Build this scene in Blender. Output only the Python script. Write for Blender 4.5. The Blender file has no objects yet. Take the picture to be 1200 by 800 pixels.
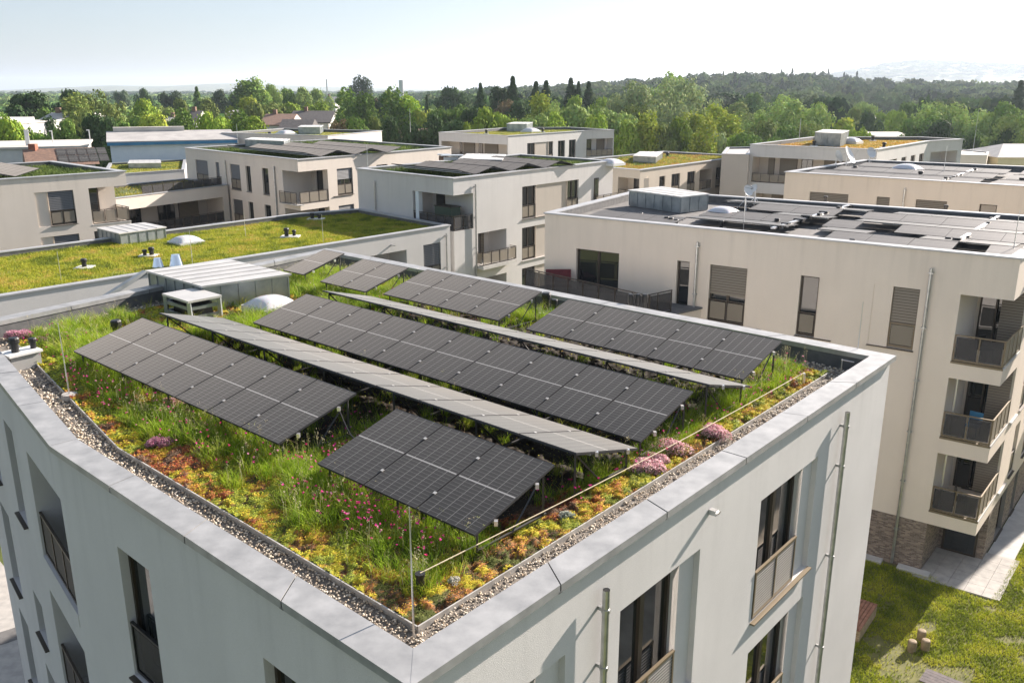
import bpy, math, random
import numpy as np
from mathutils import Vector, Matrix

random.seed(7)
RNG = np.random.default_rng(11)
COL = bpy.context.scene.collection
R = math.radians

# ---------------------------------------------------------------- camera data
FOC = 1022.0            # focal length in pixels of a 1200 px wide picture
PITCH = math.atan(296.0 / FOC)
CAM_Z = 18.7

def ray(x, y):
    dx, dz = (x - 600) / FOC, -(y - 400) / FOC
    c, s = math.cos(PITCH), math.sin(PITCH)
    return (dx, c + s * dz, -s + c * dz)

def at(x, y, z):
    """where the sight line through a picture point meets the level z"""
    r = ray(x, y)
    t = (z - CAM_Z) / r[2]
    return (r[0] * t, r[1] * t)

def far(x, y, d):
    """the point at distance d along that sight line"""
    r = ray(x, y)
    return (r[0] * d / r[1], d, CAM_Z + r[2] * d / r[1])

# ---------------------------------------------------------------- materials
MATS = {}

def new_mat(name):
    m = bpy.data.materials.new(name)
    m.use_nodes = True
    MATS[name] = m
    nt = m.node_tree
    return m, nt, nt.nodes['Principled BSDF']

def lnk(nt, a, b):
    nt.links.new(a, b)

def noise_col(nt, c1, c2, scale, detail=5, lo=0.35, hi=0.65, coord='Object', rough=0.55):
    tc = nt.nodes.new('ShaderNodeTexCoord')
    n = nt.nodes.new('ShaderNodeTexNoise')
    n.inputs['Scale'].default_value = scale
    n.inputs['Detail'].default_value = detail
    n.inputs['Roughness'].default_value = rough
    lnk(nt, tc.outputs[coord], n.inputs['Vector'])
    r = nt.nodes.new('ShaderNodeValToRGB')
    r.color_ramp.elements[0].position = lo
    r.color_ramp.elements[1].position = hi
    r.color_ramp.elements[0].color = (*c1, 1)
    r.color_ramp.elements[1].color = (*c2, 1)
    lnk(nt, n.outputs['Fac'], r.inputs['Fac'])
    return tc, n, r

def add_bump(nt, b, scale, strength, dist=0.01, coord='Object', detail=4):
    tc = nt.nodes.new('ShaderNodeTexCoord')
    n = nt.nodes.new('ShaderNodeTexNoise')
    n.inputs['Scale'].default_value = scale
    n.inputs['Detail'].default_value = detail
    lnk(nt, tc.outputs[coord], n.inputs['Vector'])
    bp = nt.nodes.new('ShaderNodeBump')
    bp.inputs['Strength'].default_value = strength
    bp.inputs['Distance'].default_value = dist
    lnk(nt, n.outputs['Fac'], bp.inputs['Height'])
    lnk(nt, bp.outputs['Normal'], b.inputs['Normal'])

def mat_noise(name, c1, c2, scale, rough=0.85, metal=0.0, bump=None, lo=0.35, hi=0.65, spec=0.5, detail=5):
    m, nt, b = new_mat(name)
    tc, n, r = noise_col(nt, c1, c2, scale, detail, lo, hi)
    lnk(nt, r.outputs['Color'], b.inputs['Base Color'])
    b.inputs['Roughness'].default_value = rough
    b.inputs['Metallic'].default_value = metal
    b.inputs['Specular IOR Level'].default_value = spec
    if bump:
        add_bump(nt, b, *bump)
    return m

def plaster(name, c, var=0.06, bump=0.35):
    """mineral render: fine grain, broad weathering clouds and faint vertical run marks"""
    m, nt, b = new_mat(name)
    tc, n, r = noise_col(nt, [v * (1 - var) for v in c], [min(1, v * (1 + var)) for v in c], 0.45, 6, 0.3, 0.7)
    mp = nt.nodes.new('ShaderNodeMapping')
    mp.inputs['Scale'].default_value = (0.9, 0.9, 0.10)
    lnk(nt, tc.outputs['Object'], mp.inputs['Vector'])
    st = nt.nodes.new('ShaderNodeTexNoise'); st.inputs['Scale'].default_value = 1.6; st.inputs['Detail'].default_value = 6
    lnk(nt, mp.outputs['Vector'], st.inputs['Vector'])
    sr = nt.nodes.new('ShaderNodeMapRange')
    sr.inputs['From Min'].default_value = 0.45; sr.inputs['From Max'].default_value = 0.8
    sr.inputs['To Min'].default_value = 1.0; sr.inputs['To Max'].default_value = 0.95
    lnk(nt, st.outputs['Fac'], sr.inputs['Value'])
    gn = nt.nodes.new('ShaderNodeTexNoise'); gn.inputs['Scale'].default_value = 105; gn.inputs['Detail'].default_value = 4
    lnk(nt, tc.outputs['Object'], gn.inputs['Vector'])
    gr = nt.nodes.new('ShaderNodeMapRange')
    gr.inputs['From Min'].default_value = 0.3; gr.inputs['From Max'].default_value = 0.7
    gr.inputs['To Min'].default_value = 0.90; gr.inputs['To Max'].default_value = 1.08
    lnk(nt, gn.outputs['Fac'], gr.inputs['Value'])
    # grime washed down from the coping: ragged streaks that fade out below the roof edge
    m3 = nt.nodes.new('ShaderNodeMapping'); m3.inputs['Scale'].default_value = (3.4, 3.4, 0.22)
    lnk(nt, tc.outputs['Object'], m3.inputs['Vector'])
    s3 = nt.nodes.new('ShaderNodeTexNoise'); s3.inputs['Scale'].default_value = 1.0; s3.inputs['Detail'].default_value = 4
    lnk(nt, m3.outputs['Vector'], s3.inputs['Vector'])
    r3 = nt.nodes.new('ShaderNodeMapRange'); r3.inputs['From Min'].default_value = 0.52; r3.inputs['From Max'].default_value = 0.72
    lnk(nt, s3.outputs['Fac'], r3.inputs['Value'])
    sz = nt.nodes.new('ShaderNodeSeparateXYZ'); lnk(nt, tc.outputs['Object'], sz.inputs[0])
    rz = nt.nodes.new('ShaderNodeMapRange'); rz.inputs['From Min'].default_value = 10.6; rz.inputs['From Max'].default_value = 12.9
    lnk(nt, sz.outputs['Z'], rz.inputs['Value'])
    mz = nt.nodes.new('ShaderNodeMath'); mz.operation = 'MULTIPLY'
    lnk(nt, r3.outputs['Result'], mz.inputs[0]); lnk(nt, rz.outputs['Result'], mz.inputs[1])
    q3 = nt.nodes.new('ShaderNodeMapRange'); q3.inputs['To Min'].default_value = 1.0; q3.inputs['To Max'].default_value = 0.92
    lnk(nt, mz.outputs[0], q3.inputs['Value'])
    m4 = nt.nodes.new('ShaderNodeMath'); m4.operation = 'MULTIPLY'
    lnk(nt, sr.outputs['Result'], m4.inputs[0]); lnk(nt, q3.outputs['Result'], m4.inputs[1])
    mu = nt.nodes.new('ShaderNodeMath'); mu.operation = 'MULTIPLY'
    lnk(nt, m4.outputs[0], mu.inputs[0]); lnk(nt, gr.outputs['Result'], mu.inputs[1])
    mx = nt.nodes.new('ShaderNodeVectorMath'); mx.operation = 'SCALE'
    lnk(nt, r.outputs['Color'], mx.inputs[0]); lnk(nt, mu.outputs[0], mx.inputs['Scale'])
    lnk(nt, mx.outputs[0], b.inputs['Base Color'])
    b.inputs['Roughness'].default_value = 0.92
    b.inputs['Specular IOR Level'].default_value = 0.2
    bp = nt.nodes.new('ShaderNodeBump')
    bp.inputs['Strength'].default_value = bump; bp.inputs['Distance'].default_value = 0.008
    lnk(nt, gn.outputs['Fac'], bp.inputs['Height']); lnk(nt, bp.outputs['Normal'], b.inputs['Normal'])
    return m

def flat(name, c, rough=0.6, metal=0.0, spec=0.5):
    m, nt, b = new_mat(name)
    b.inputs['Base Color'].default_value = (*c, 1)
    b.inputs['Roughness'].default_value = rough
    b.inputs['Metallic'].default_value = metal
    b.inputs['Specular IOR Level'].default_value = spec
    return m

plaster('plaster_grey', (0.595, 0.580, 0.562), 0.06, 0.55)
plaster('plaster_white', (0.57, 0.56, 0.545), 0.04)
plaster('plaster_beige', (0.73, 0.645, 0.545), 0.03)
plaster('plaster_cream', (0.66, 0.6, 0.53), 0.03)
plaster('plaster_taupe', (0.46, 0.42, 0.37), 0.03)
plaster('plaster_sand', (0.6, 0.53, 0.44), 0.03)
plaster('plaster_yellow', (0.744, 0.648, 0.408), 0.03)
mat_noise('coping', (0.27, 0.275, 0.275), (0.41, 0.412, 0.408), 3.2, 0.46, 0.3, (9, 0.12, 0.01), 0.3, 0.7, 0.5, 12)
mat_noise('coping_far', (0.34, 0.35, 0.36), (0.42, 0.43, 0.44), 1.0, 0.5, 0.2)
mat_noise('membrane', (0.10, 0.10, 0.10), (0.16, 0.155, 0.15), 3, 0.9)
mat_noise('parapet_foil', (0.085, 0.088, 0.09), (0.13, 0.13, 0.13), 4, 0.8)
mat_noise('zinc', (0.24, 0.27, 0.28), (0.38, 0.41, 0.42), 1.6, 0.40, 0.6, (3, 0.15, 0.02))
mat_noise('zinc_roof', (0.54, 0.53, 0.51), (0.64, 0.63, 0.60), 1.2, 0.5, 0.45)
mat_noise('galvanised', (0.42, 0.43, 0.43), (0.55, 0.56, 0.56), 6, 0.38, 0.85)
flat('alu', (0.72, 0.72, 0.72), 0.35, 0.9)
flat('dark_green', (0.02, 0.05, 0.035), 0.5)
flat('chrome', (0.8, 0.82, 0.84), 0.12, 1.0)
flat('bronze', (0.055, 0.043, 0.032), 0.45, 0.3)
flat('bronze_light', (0.19, 0.15, 0.095), 0.45, 0.3)
flat('clamp', (0.50, 0.49, 0.47), 0.5)
flat('trestle_dark', (0.06, 0.06, 0.06), 0.5, 0.3)
flat('slat_grey', (0.30, 0.29, 0.27), 0.5, 0.2)
flat('black_plastic', (0.012, 0.012, 0.013), 0.45)
flat('white_plastic', (0.70, 0.70, 0.68), 0.4)
flat('grey_plastic', (0.35, 0.35, 0.34), 0.5)
flat('steel_strut', (0.20, 0.20, 0.20), 0.45, 0.6)
mat_noise('rope', (0.42, 0.36, 0.24), (0.62, 0.54, 0.38), 60, 0.8)
flat('solar_back', (0.03, 0.03, 0.032), 0.6)
mat_noise('concrete', (0.32, 0.31, 0.29), (0.42, 0.40, 0.37), 3, 0.9)
mat_noise('slab_white', (0.44, 0.43, 0.41), (0.54, 0.53, 0.50), 2, 0.9)
mat_noise('edging', (0.36, 0.35, 0.33), (0.50, 0.49, 0.46), 5, 0.6, 0.2)
mat_noise('blue_wall', (0.62, 0.69, 0.73), (0.69, 0.75, 0.78), 0.8, 0.7)
mat_noise('blue_trim', (0.03, 0.17, 0.32), (0.05, 0.22, 0.38), 0.8, 0.6)
mat_noise('tile_brown', (0.16, 0.10, 0.075), (0.25, 0.155, 0.11), 3, 0.9)
mat_noise('tile_red', (0.26, 0.09, 0.055), (0.38, 0.15, 0.09), 3, 0.9)
mat_noise('slate', (0.06, 0.055, 0.055), (0.11, 0.10, 0.095), 3, 0.8)
mat_noise('roof_grey', (0.32, 0.31, 0.30), (0.42, 0.41, 0.39), 0.6, 0.8)
mat_noise('roof_pale', (0.48, 0.45, 0.41), (0.60, 0.56, 0.50), 0.6, 0.8)
mat_noise('house_white', (0.55, 0.54, 0.52), (0.65, 0.64, 0.61), 0.6, 0.9)
mat_noise('red_fabric', (0.10, 0.015, 0.02), (0.16, 0.03, 0.035), 6, 0.9)
mat_noise('bark', (0.07, 0.05, 0.035), (0.14, 0.11, 0.08), 4, 0.95)

def wood(name, c1, c2, step=0.12, axis=0):
    m, nt, b = new_mat(name)
    tc, n, r = noise_col(nt, c1, c2, 6, 6)
    lnk(nt, r.outputs['Color'], b.inputs['Base Color'])
    b.inputs['Roughness'].default_value = 0.8
    return m
wood('wood_light', (0.36, 0.26, 0.15), (0.50, 0.38, 0.24))
wood('wood_brown', (0.20, 0.15, 0.09), (0.32, 0.25, 0.16))
wood('wood_red', (0.22, 0.10, 0.06), (0.34, 0.17, 0.11))
wood('wood_dark', (0.06, 0.05, 0.055), (0.11, 0.09, 0.09))

def glass_mat():
    m, nt, b = new_mat('glass')
    b.inputs['Base Color'].default_value = (0.016, 0.020, 0.022, 1)
    b.inputs['Roughness'].default_value = 0.03
    b.inputs['IOR'].default_value = 1.85
    b.inputs['Specular IOR Level'].default_value = 0.5
    tc = nt.nodes.new('ShaderNodeTexCoord')
    n = nt.nodes.new('ShaderNodeTexNoise'); n.inputs['Scale'].default_value = 0.9; n.inputs['Detail'].default_value = 1
    lnk(nt, tc.outputs['Object'], n.inputs['Vector'])
    bp = nt.nodes.new('ShaderNodeBump'); bp.inputs['Strength'].default_value = 0.05; bp.inputs['Distance'].default_value = 0.05
    lnk(nt, n.outputs['Fac'], bp.inputs['Height']); lnk(nt, bp.outputs['Normal'], b.inputs['Normal'])
glass_mat()

def rail_panel(name, c, alpha, pitch=0.03):
    """perforated metal infill of a balcony railing: really see-through between the bars"""
    m, nt, b = new_mat(name)
    b.inputs['Base Color'].default_value = (*c, 1)
    b.inputs['Roughness'].default_value = 0.6
    out = nt.nodes['Material Output']
    tr = nt.nodes.new('ShaderNodeBsdfTransparent')
    mx = nt.nodes.new('ShaderNodeMixShader'); mx.inputs[0].default_value = alpha
    lnk(nt, tr.outputs[0], mx.inputs[1]); lnk(nt, b.outputs[0], mx.inputs[2]); lnk(nt, mx.outputs[0], out.inputs['Surface'])
rail_panel('rail_panel', (0.30, 0.26, 0.20), 0.62)
rail_panel('rail_panel_dark', (0.045, 0.043, 0.045), 0.7)

def shutter_mat(name, c):
    m, nt, b = new_mat(name)
    b.inputs['Base Color'].default_value = (*c, 1)
    b.inputs['Roughness'].default_value = 0.5
    b.inputs['Metallic'].default_value = 0.2
shutter_mat('shutter', (0.21, 0.18, 0.135))
shutter_mat('shutter_grey', (0.12, 0.125, 0.13))

def acrylic():
    m, nt, b = new_mat('acrylic_dome')
    b.inputs['Base Color'].default_value = (0.78, 0.78, 0.80, 1)
    b.inputs['Roughness'].default_value = 0.12
    b.inputs['Transmission Weight'].default_value = 0.25
    b.inputs['Subsurface Weight'].default_value = 0.2
acrylic()

def solar_mat(name, base, line, mid, rough, sheen=0.25, amt=1.0):
    """photovoltaic laminate: 6 x 24 half cells, a bright middle gap and a thin frame, from the module's own UVs"""
    m, nt, b = new_mat(name)
    uv = nt.nodes.new('ShaderNodeUVMap'); uv.uv_map = 'UVMap'
    sp = nt.nodes.new('ShaderNodeSeparateXYZ'); lnk(nt, uv.outputs[0], sp.inputs[0])
    def M(op, a, bb=None, c=None):
        n = nt.nodes.new('ShaderNodeMath'); n.operation = op
        for i, v in enumerate((a, bb, c)):
            if v is None: continue
            if isinstance(v, (int, float)): n.inputs[i].default_value = v
            else: lnk(nt, v, n.inputs[i])
        return n.outputs[0]
    def lines(src, cnt, w):
        f = M('FRACT', M('MULTIPLY', src, cnt))
        d = M('ABSOLUTE', M('SUBTRACT', f, 0.5))
        return M('GREATER_THAN', d, 0.5 - w)
    lx = lines(sp.outputs[0], 6, 0.028)
    ly = lines(sp.outputs[1], 24, 0.05)
    lxf = lines(sp.outputs[0], 60, 0.10)
    l1 = M('MAXIMUM', M('MULTIPLY', lx, 1.0), M('MULTIPLY', ly, 0.62))
    l1 = M('MULTIPLY', M('MAXIMUM', l1, M('MULTIPLY', lxf, 0.10)), amt)
    dm = M('LESS_THAN', M('ABSOLUTE', M('SUBTRACT', sp.outputs[1], 0.5)), 0.0075)
    ex = M('GREATER_THAN', M('ABSOLUTE', M('SUBTRACT', sp.outputs[0], 0.5)), 0.488)
    ey = M('GREATER_THAN', M('ABSOLUTE', M('SUBTRACT', sp.outputs[1], 0.5)), 0.4925)
    ed = M('MAXIMUM', ex, ey)
    c1 = nt.nodes.new('ShaderNodeMix'); c1.data_type = 'RGBA'
    c1.inputs['A'].default_value = (*base, 1); c1.inputs['B'].default_value = (*line, 1); lnk(nt, l1, c1.inputs['Factor'])
    c2 = nt.nodes.new('ShaderNodeMix'); c2.data_type = 'RGBA'
    lnk(nt, c1.outputs['Result'], c2.inputs['A']); c2.inputs['B'].default_value = (*mid, 1); lnk(nt, dm, c2.inputs['Factor'])
    c3 = nt.nodes.new('ShaderNodeMix'); c3.data_type = 'RGBA'
    lnk(nt, c2.outputs['Result'], c3.inputs['A']); c3.inputs['B'].default_value = (0.05, 0.05, 0.05, 1); lnk(nt, ed, c3.inputs['Factor'])
    # dust: a slow cloud that dulls the glass a little
    tc = nt.nodes.new('ShaderNodeTexCoord')
    n = nt.nodes.new('ShaderNodeTexNoise'); n.inputs['Scale'].default_value = 0.8; n.inputs['Detail'].default_value = 3
    lnk(nt, tc.outputs['Object'], n.inputs['Vector'])
    oi = nt.nodes.new('ShaderNodeObjectInfo')
    dz = nt.nodes.new('ShaderNodeMapRange'); dz.inputs['From Min'].default_value = 0.3; dz.inputs['From Max'].default_value = 0.75
    dz.inputs['To Min'].default_value = 0.0; dz.inputs['To Max'].default_value = 0.05
    lnk(nt, n.outputs['Fac'], dz.inputs['Value'])
    c4 = nt.nodes.new('ShaderNodeMix'); c4.data_type = 'RGBA'
    lnk(nt, c3.outputs['Result'], c4.inputs['A']); c4.inputs['B'].default_value = (0.30, 0.27, 0.23, 1); lnk(nt, dz.outputs['Result'], c4.inputs['Factor'])
    lnk(nt, c4.outputs['Result'], b.inputs['Base Color'])
    rr = nt.nodes.new('ShaderNodeMapRange'); rr.inputs['To Min'].default_value = rough - 0.04; rr.inputs['To Max'].default_value = rough + 0.06
    lnk(nt, n.outputs['Fac'], rr.inputs['Value']); lnk(nt, rr.outputs['Result'], b.inputs['Roughness'])
    b.inputs['Specular IOR Level'].default_value = 0.5
    b.inputs['Sheen Weight'].default_value = sheen; b.inputs['Sheen Roughness'].default_value = 0.25
    b.inputs['Sheen Tint'].default_value = (1.0, 0.93, 0.82, 1)
    return m
solar_mat('solar_glass', (0.014, 0.0130, 0.011), (0.19, 0.185, 0.17), (0.36, 0.35, 0.33), 0.38, 1.0)
solar_mat('solar_glass_dusty', (0.024, 0.021, 0.020), (0.12, 0.11, 0.10), (0.14, 0.13, 0.12), 0.46, 0.22, 0.25)

def brick_mat():
    m, nt, b = new_mat('brick')
    uv = nt.nodes.new('ShaderNodeUVMap'); uv.uv_map = 'UVMap'
    br = nt.nodes.new('ShaderNodeTexBrick')
    br.inputs['Scale'].default_value = 1.45
    br.inputs['Brick Width'].default_value = 0.25; br.inputs['Row Height'].default_value = 0.077
    br.inputs['Mortar Size'].default_value = 0.008
    br.inputs['Color1'].default_value = (0.12, 0.085, 0.065, 1); br.inputs['Color2'].default_value = (0.34, 0.265, 0.20, 1)
    br.inputs['Mortar'].default_value = (0.24, 0.22, 0.20, 1)
    br.inputs['Bias'].default_value = -0.1
    lnk(nt, uv.outputs[0], br.inputs['Vector'])
    lnk(nt, br.outputs['Color'], b.inputs['Base Color'])
    b.inputs['Roughness'].default_value = 0.9
brick_mat()

def attr_mat(name, transl=0.0, rough=0.8, spec=0.3, jitter=0.0, attr='Col'):
    """a surface whose own colour (petal, leaf, pebble) is stored per vertex"""
    m, nt, b = new_mat(name)
    a = nt.nodes.new('ShaderNodeVertexColor'); a.layer_name = attr
    src = a.outputs['Color']
    if jitter:
        oi = nt.nodes.new('ShaderNodeObjectInfo')
        hs = nt.nodes.new('ShaderNodeHueSaturation')
        mr = nt.nodes.new('ShaderNodeMapRange'); mr.inputs['To Min'].default_value = 1 - jitter; mr.inputs['To Max'].default_value = 1 + jitter
        lnk(nt, oi.outputs['Random'], mr.inputs['Value']); lnk(nt, mr.outputs['Result'], hs.inputs['Value'])
        lnk(nt, oi.outputs['Color'], hs.inputs['Color'])
        mm = nt.nodes.new('ShaderNodeMix'); mm.data_type = 'RGBA'; mm.blend_type = 'MULTIPLY'; mm.inputs['Factor'].default_value = 1
        lnk(nt, src, mm.inputs['A']); lnk(nt, hs.outputs['Color'], mm.inputs['B'])
        src = mm.outputs['Result']
    lnk(nt, src, b.inputs['Base Color'])
    b.inputs['Roughness'].default_value = rough
    b.inputs['Specular IOR Level'].default_value = spec
    if transl:
        out = nt.nodes['Material Output']
        t = nt.nodes.new('ShaderNodeBsdfTranslucent'); lnk(nt, src, t.inputs['Color'])
        mx = nt.nodes.new('ShaderNodeMixShader'); mx.inputs[0].default_value = transl
        lnk(nt, b.outputs[0], mx.inputs[1]); lnk(nt, t.outputs[0], mx.inputs[2]); lnk(nt, mx.outputs[0], out.inputs['Surface'])
    return m
attr_mat('blade', 0.30, 0.65, 0.12)
attr_mat('petal', 0.35, 0.7, 0.2)
attr_mat('sedum', 0.15, 0.75, 0.12)
attr_mat('pebble', 0.0, 0.75, 0.35)
attr_mat('leaf', 0.16, 0.8, 0.05, 0.20)
attr_mat('far_leaf', 0.08, 0.95, 0.0)

# ---------------------------------------------------------------- mesh building
class MB:
    def __init__(self):
        self.v = []; self.f = []; self.m = []; self.uv = []
    def face(self, pts, mi=0, uv=None):
        n = len(self.v)
        self.v += [tuple(p) for p in pts]
        self.f.append(tuple(range(n, n + len(pts)))); self.m.append(mi)
        self.uv += list(uv) if uv else [(0, 0)] * len(pts)
    def hexa(self, c, mi=0):
        """eight corners: bottom ring 0-3, top ring 4-7"""
        n = len(self.v); self.v += [tuple(p) for p in c]
        for q in ((3, 2, 1, 0), (4, 5, 6, 7), (0, 1, 5, 4), (1, 2, 6, 5), (2, 3, 7, 6), (3, 0, 4, 7)):
            self.f.append(tuple(n + i for i in q)); self.m.append(mi); self.uv += [(0, 0)] * 4
    def box(self, x0, x1, y0, y1, z0, z1, mi=0):
        self.hexa([(x0, y0, z0), (x1, y0, z0), (x1, y1, z0), (x0, y1, z0), (x0, y0, z1), (x1, y0, z1), (x1, y1, z1), (x0, y1, z1)], mi)
    def prism(self, poly, z0, z1, mi=0, top=None):
        n = len(self.v); k = len(poly)
        self.v += [(p[0], p[1], z0) for p in poly] + [(p[0], p[1], z1) for p in poly]
        self.f.append(tuple(n + i for i in reversed(range(k)))); self.m.append(mi); self.uv += [(0, 0)] * k
        self.f.append(tuple(n + k + i for i in range(k))); self.m.append(mi if top is None else top); self.uv += [(0, 0)] * k
        for i in range(k):
            j = (i + 1) % k
            self.f.append((n + i, n + j, n + k + j, n + k + i)); self.m.append(mi); self.uv += [(0, 0)] * 4
    def tube(self, pts, rad, n=8, mi=0, cap=True):
        rings = []
        pts = [Vector(p) for p in pts]
        if not hasattr(rad, '__len__'): rad = [rad] * len(pts)
        for i, p in enumerate(pts):
            d = (pts[min(i + 1, len(pts) - 1)] - pts[max(i - 1, 0)]).normalized()
            a = d.orthogonal().normalized() if i == 0 else (a0 - d * a0.dot(d)).normalized()
            a0 = a; b = d.cross(a)
            s = len(self.v)
            for k in range(n):
                t = 2 * math.pi * k / n
                self.v.append(tuple(p + (a * math.cos(t) + b * math.sin(t)) * rad[i]))
            rings.append(s)
        for i in range(len(rings) - 1):
            for k in range(n):
                k2 = (k + 1) % n
                self.f.append((rings[i] + k, rings[i] + k2, rings[i + 1] + k2, rings[i + 1] + k)); self.m.append(mi); self.uv += [(0, 0)] * 4
        if cap:
            self.f.append(tuple(rings[0] + k for k in reversed(range(n)))); self.m.append(mi); self.uv += [(0, 0)] * n
            self.f.append(tuple(rings[-1] + k for k in range(n))); self.m.append(mi); self.uv += [(0, 0)] * n
    def build(self, name, mats, parent=None, smooth=False, loc=None):
        off = np.array(wloc(parent)) if parent else np.zeros(3)
        base = np.array(loc) if loc is not None else off
        me = bpy.data.meshes.new(name)
        v = np.array(self.v, float) - base
        me.from_pydata([tuple(p) for p in v], [], self.f)
        me.polygons.foreach_set('material_index', np.array(self.m, np.int32))
        if any(u != (0, 0) for u in self.uv):
            l = me.uv_layers.new(name='UVMap')
            l.data.foreach_set('uv', np.array(self.uv, np.float32).ravel())
        if smooth:
            me.polygons.foreach_set('use_smooth', [True] * len(me.polygons))
        for mm in (mats if isinstance(mats, (list, tuple)) else [mats]):
            me.materials.append(MATS[mm])
        me.update()
        o = bpy.data.objects.new(name, me)
        COL.objects.link(o)
        if parent:
            o.parent = parent
            if loc is not None: o.location = tuple(base - off)
        elif loc is not None:
            o.location = tuple(base)
        return o

def wloc(o):
    p = Vector((0, 0, 0))
    while o:
        p += o.location; o = o.parent
    return p

def tag(o, label=None, cat=None, group=None, kind=None):
    if label: o['label'] = label
    if cat: o['category'] = cat
    if group: o['group'] = group
    if kind: o['kind'] = kind
    return o

def thing(name, loc, label, cat, group=None):
    o = bpy.data.objects.new(name, None)
    o.empty_display_size = 0.3
    COL.objects.link(o); o.location = loc
    return tag(o, label, cat, group)

def copy_tree(o, parent=None):
    c = o.copy(); COL.objects.link(c); c.parent = parent
    for ch in list(o.children): copy_tree(ch, c)
    return c

def quads_mesh(name, V, F, cols, mat, tris=None):
    """fast mesh from numpy arrays: V (n,3), F (m,4) quads and/or tris (k,3), cols (n,3)"""
    me = bpy.data.meshes.new(name)
    nq = 0 if F is None else len(F); ntr = 0 if tris is None else len(tris)
    me.vertices.add(len(V)); me.vertices.foreach_set('co', np.asarray(V, np.float32).ravel())
    loops = []
    if nq: loops.append(np.asarray(F, np.int32).ravel())
    if ntr: loops.append(np.asarray(tris, np.int32).ravel())
    loops = np.concatenate(loops)
    me.loops.add(len(loops)); me.loops.foreach_set('vertex_index', loops)
    me.polygons.add(nq + ntr)
    st = np.concatenate([np.arange(nq) * 4, nq * 4 + np.arange(ntr) * 3]).astype(np.int32)
    me.polygons.foreach_set('loop_start', st)
    me.update(calc_edges=True)
    if cols is not None:
        ca = me.color_attributes.new('Col', 'FLOAT_COLOR', 'POINT')
        c4 = np.ones((len(V), 4), np.float32); c4[:, :3] = cols
        ca.data.foreach_set('color', c4.ravel())
    me.materials.append(MATS[mat])
    me.validate()
    return me

def link_mesh(me, name, parent=None):
    o = bpy.data.objects.new(name, me); COL.objects.link(o)
    if parent:
        o.parent = parent
    return o

def offset_poly(poly, d):
    """offset a counter-clockwise polygon outwards by d with mitred corners"""
    n = len(poly); out = []
    for i in range(n):
        p0, p1, p2 = (Vector(poly[(i - 1) % n][:2]), Vector(poly[i][:2]), Vector(poly[(i + 1) % n][:2]))
        a = (p1 - p0).normalized(); b = (p2 - p1).normalized()
        na = Vector((a.y, -a.x)); nb = Vector((b.y, -b.x))
        k = 1 + na.dot(nb)
        out.append(tuple(p1 + (na + nb) * (d / max(k, 0.2))))
    return out
# ---------------------------------------------------------------- facades, windows, balconies
class Wall:
    """a vertical wall from A to B, outside on the right hand of A->B"""
    def __init__(self, A, B):
        self.A = Vector(A[:2]); self.B = Vector(B[:2])
        self.L = (self.B - self.A).length
        self.d = (self.B - self.A) / self.L
        self.n = Vector((self.d.y, -self.d.x))
    def p(self, u, z, o=0.0):
        q = self.A + self.d * u + self.n * o
        return (q.x, q.y, z)
    def box(self, mb, u0, u1, z0, z1, o0, o1, mi=0):
        P = self.p
        mb.hexa([P(u0, z0, o1), P(u1, z0, o1), P(u1, z0, o0), P(u0, z0, o0),
                 P(u0, z1, o1), P(u1, z1, o1), P(u1, z1, o0), P(u0, z1, o0)], mi)
    def quad(self, mb, u0, u1, z0, z1, o, mi=0):
        P = self.p
        mb.face([P(u0, z0, o), P(u1, z0, o), P(u1, z1, o), P(u0, z1, o)], mi, [(u0, z0), (u1, z0), (u1, z1), (u0, z1)])

DEPTH = {'W': 0.22, 'S': 0.20, 'H': 0.22, 'N': 0.22, 'D': 0.22, 'P': 0.10, 'L': 1.7, 'V': 0.22}

def wall_face(mb, w, z0, z1, ops, mi=0):
    """the wall sheet with real openings, their reveals and the back of each recess"""
    us = {0.0, w.L}; zs = {z0, z1}
    ops = [dict(o) for o in ops]
    for o in ops:
        o['u0'] = max(0.0, o['u0']); o['u1'] = min(w.L, o['u1']); o['z0'] = max(z0, o['z0']); o['z1'] = min(z1, o['z1'])
        us |= {o['u0'], o['u1']}; zs |= {o['z0'], o['z1']}
    us = sorted(us); zs = sorted(zs)
    for i in range(len(us) - 1):
        if us[i + 1] - us[i] < 1e-5: continue
        for j in range(len(zs) - 1):
            if zs[j + 1] - zs[j] < 1e-5: continue
            cu = (us[i] + us[i + 1]) / 2; cz = (zs[j] + zs[j + 1]) / 2
            if any(o['u0'] < cu < o['u1'] and o['z0'] < cz < o['z1'] for o in ops): continue
            w.quad(mb, us[i], us[i + 1], zs[j], zs[j + 1], 0, mi)
    for o in ops:
        a, b, c, d = o['u0'], o['u1'], o['z0'], o['z1']; D = -o.get('depth', DEPTH[o['k']]); P = w.p; m2 = o.get('rm', mi)
        mb.face([P(a, c, 0), P(a, c, D), P(a, d, D), P(a, d, 0)][::-1], m2)
        mb.face([P(b, c, 0), P(b, d, 0), P(b, d, D), P(b, c, D)][::-1], m2)
        mb.face([P(a, d, 0), P(a, d, D), P(b, d, D), P(b, d, 0)][::-1], m2)
        mb.face([P(a, c, 0), P(b, c, 0), P(b, c, D), P(a, c, D)][::-1], m2)
        mb.face([P(a, c, D), P(b, c, D), P(b, d, D), P(a, d, D)], m2)

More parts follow.
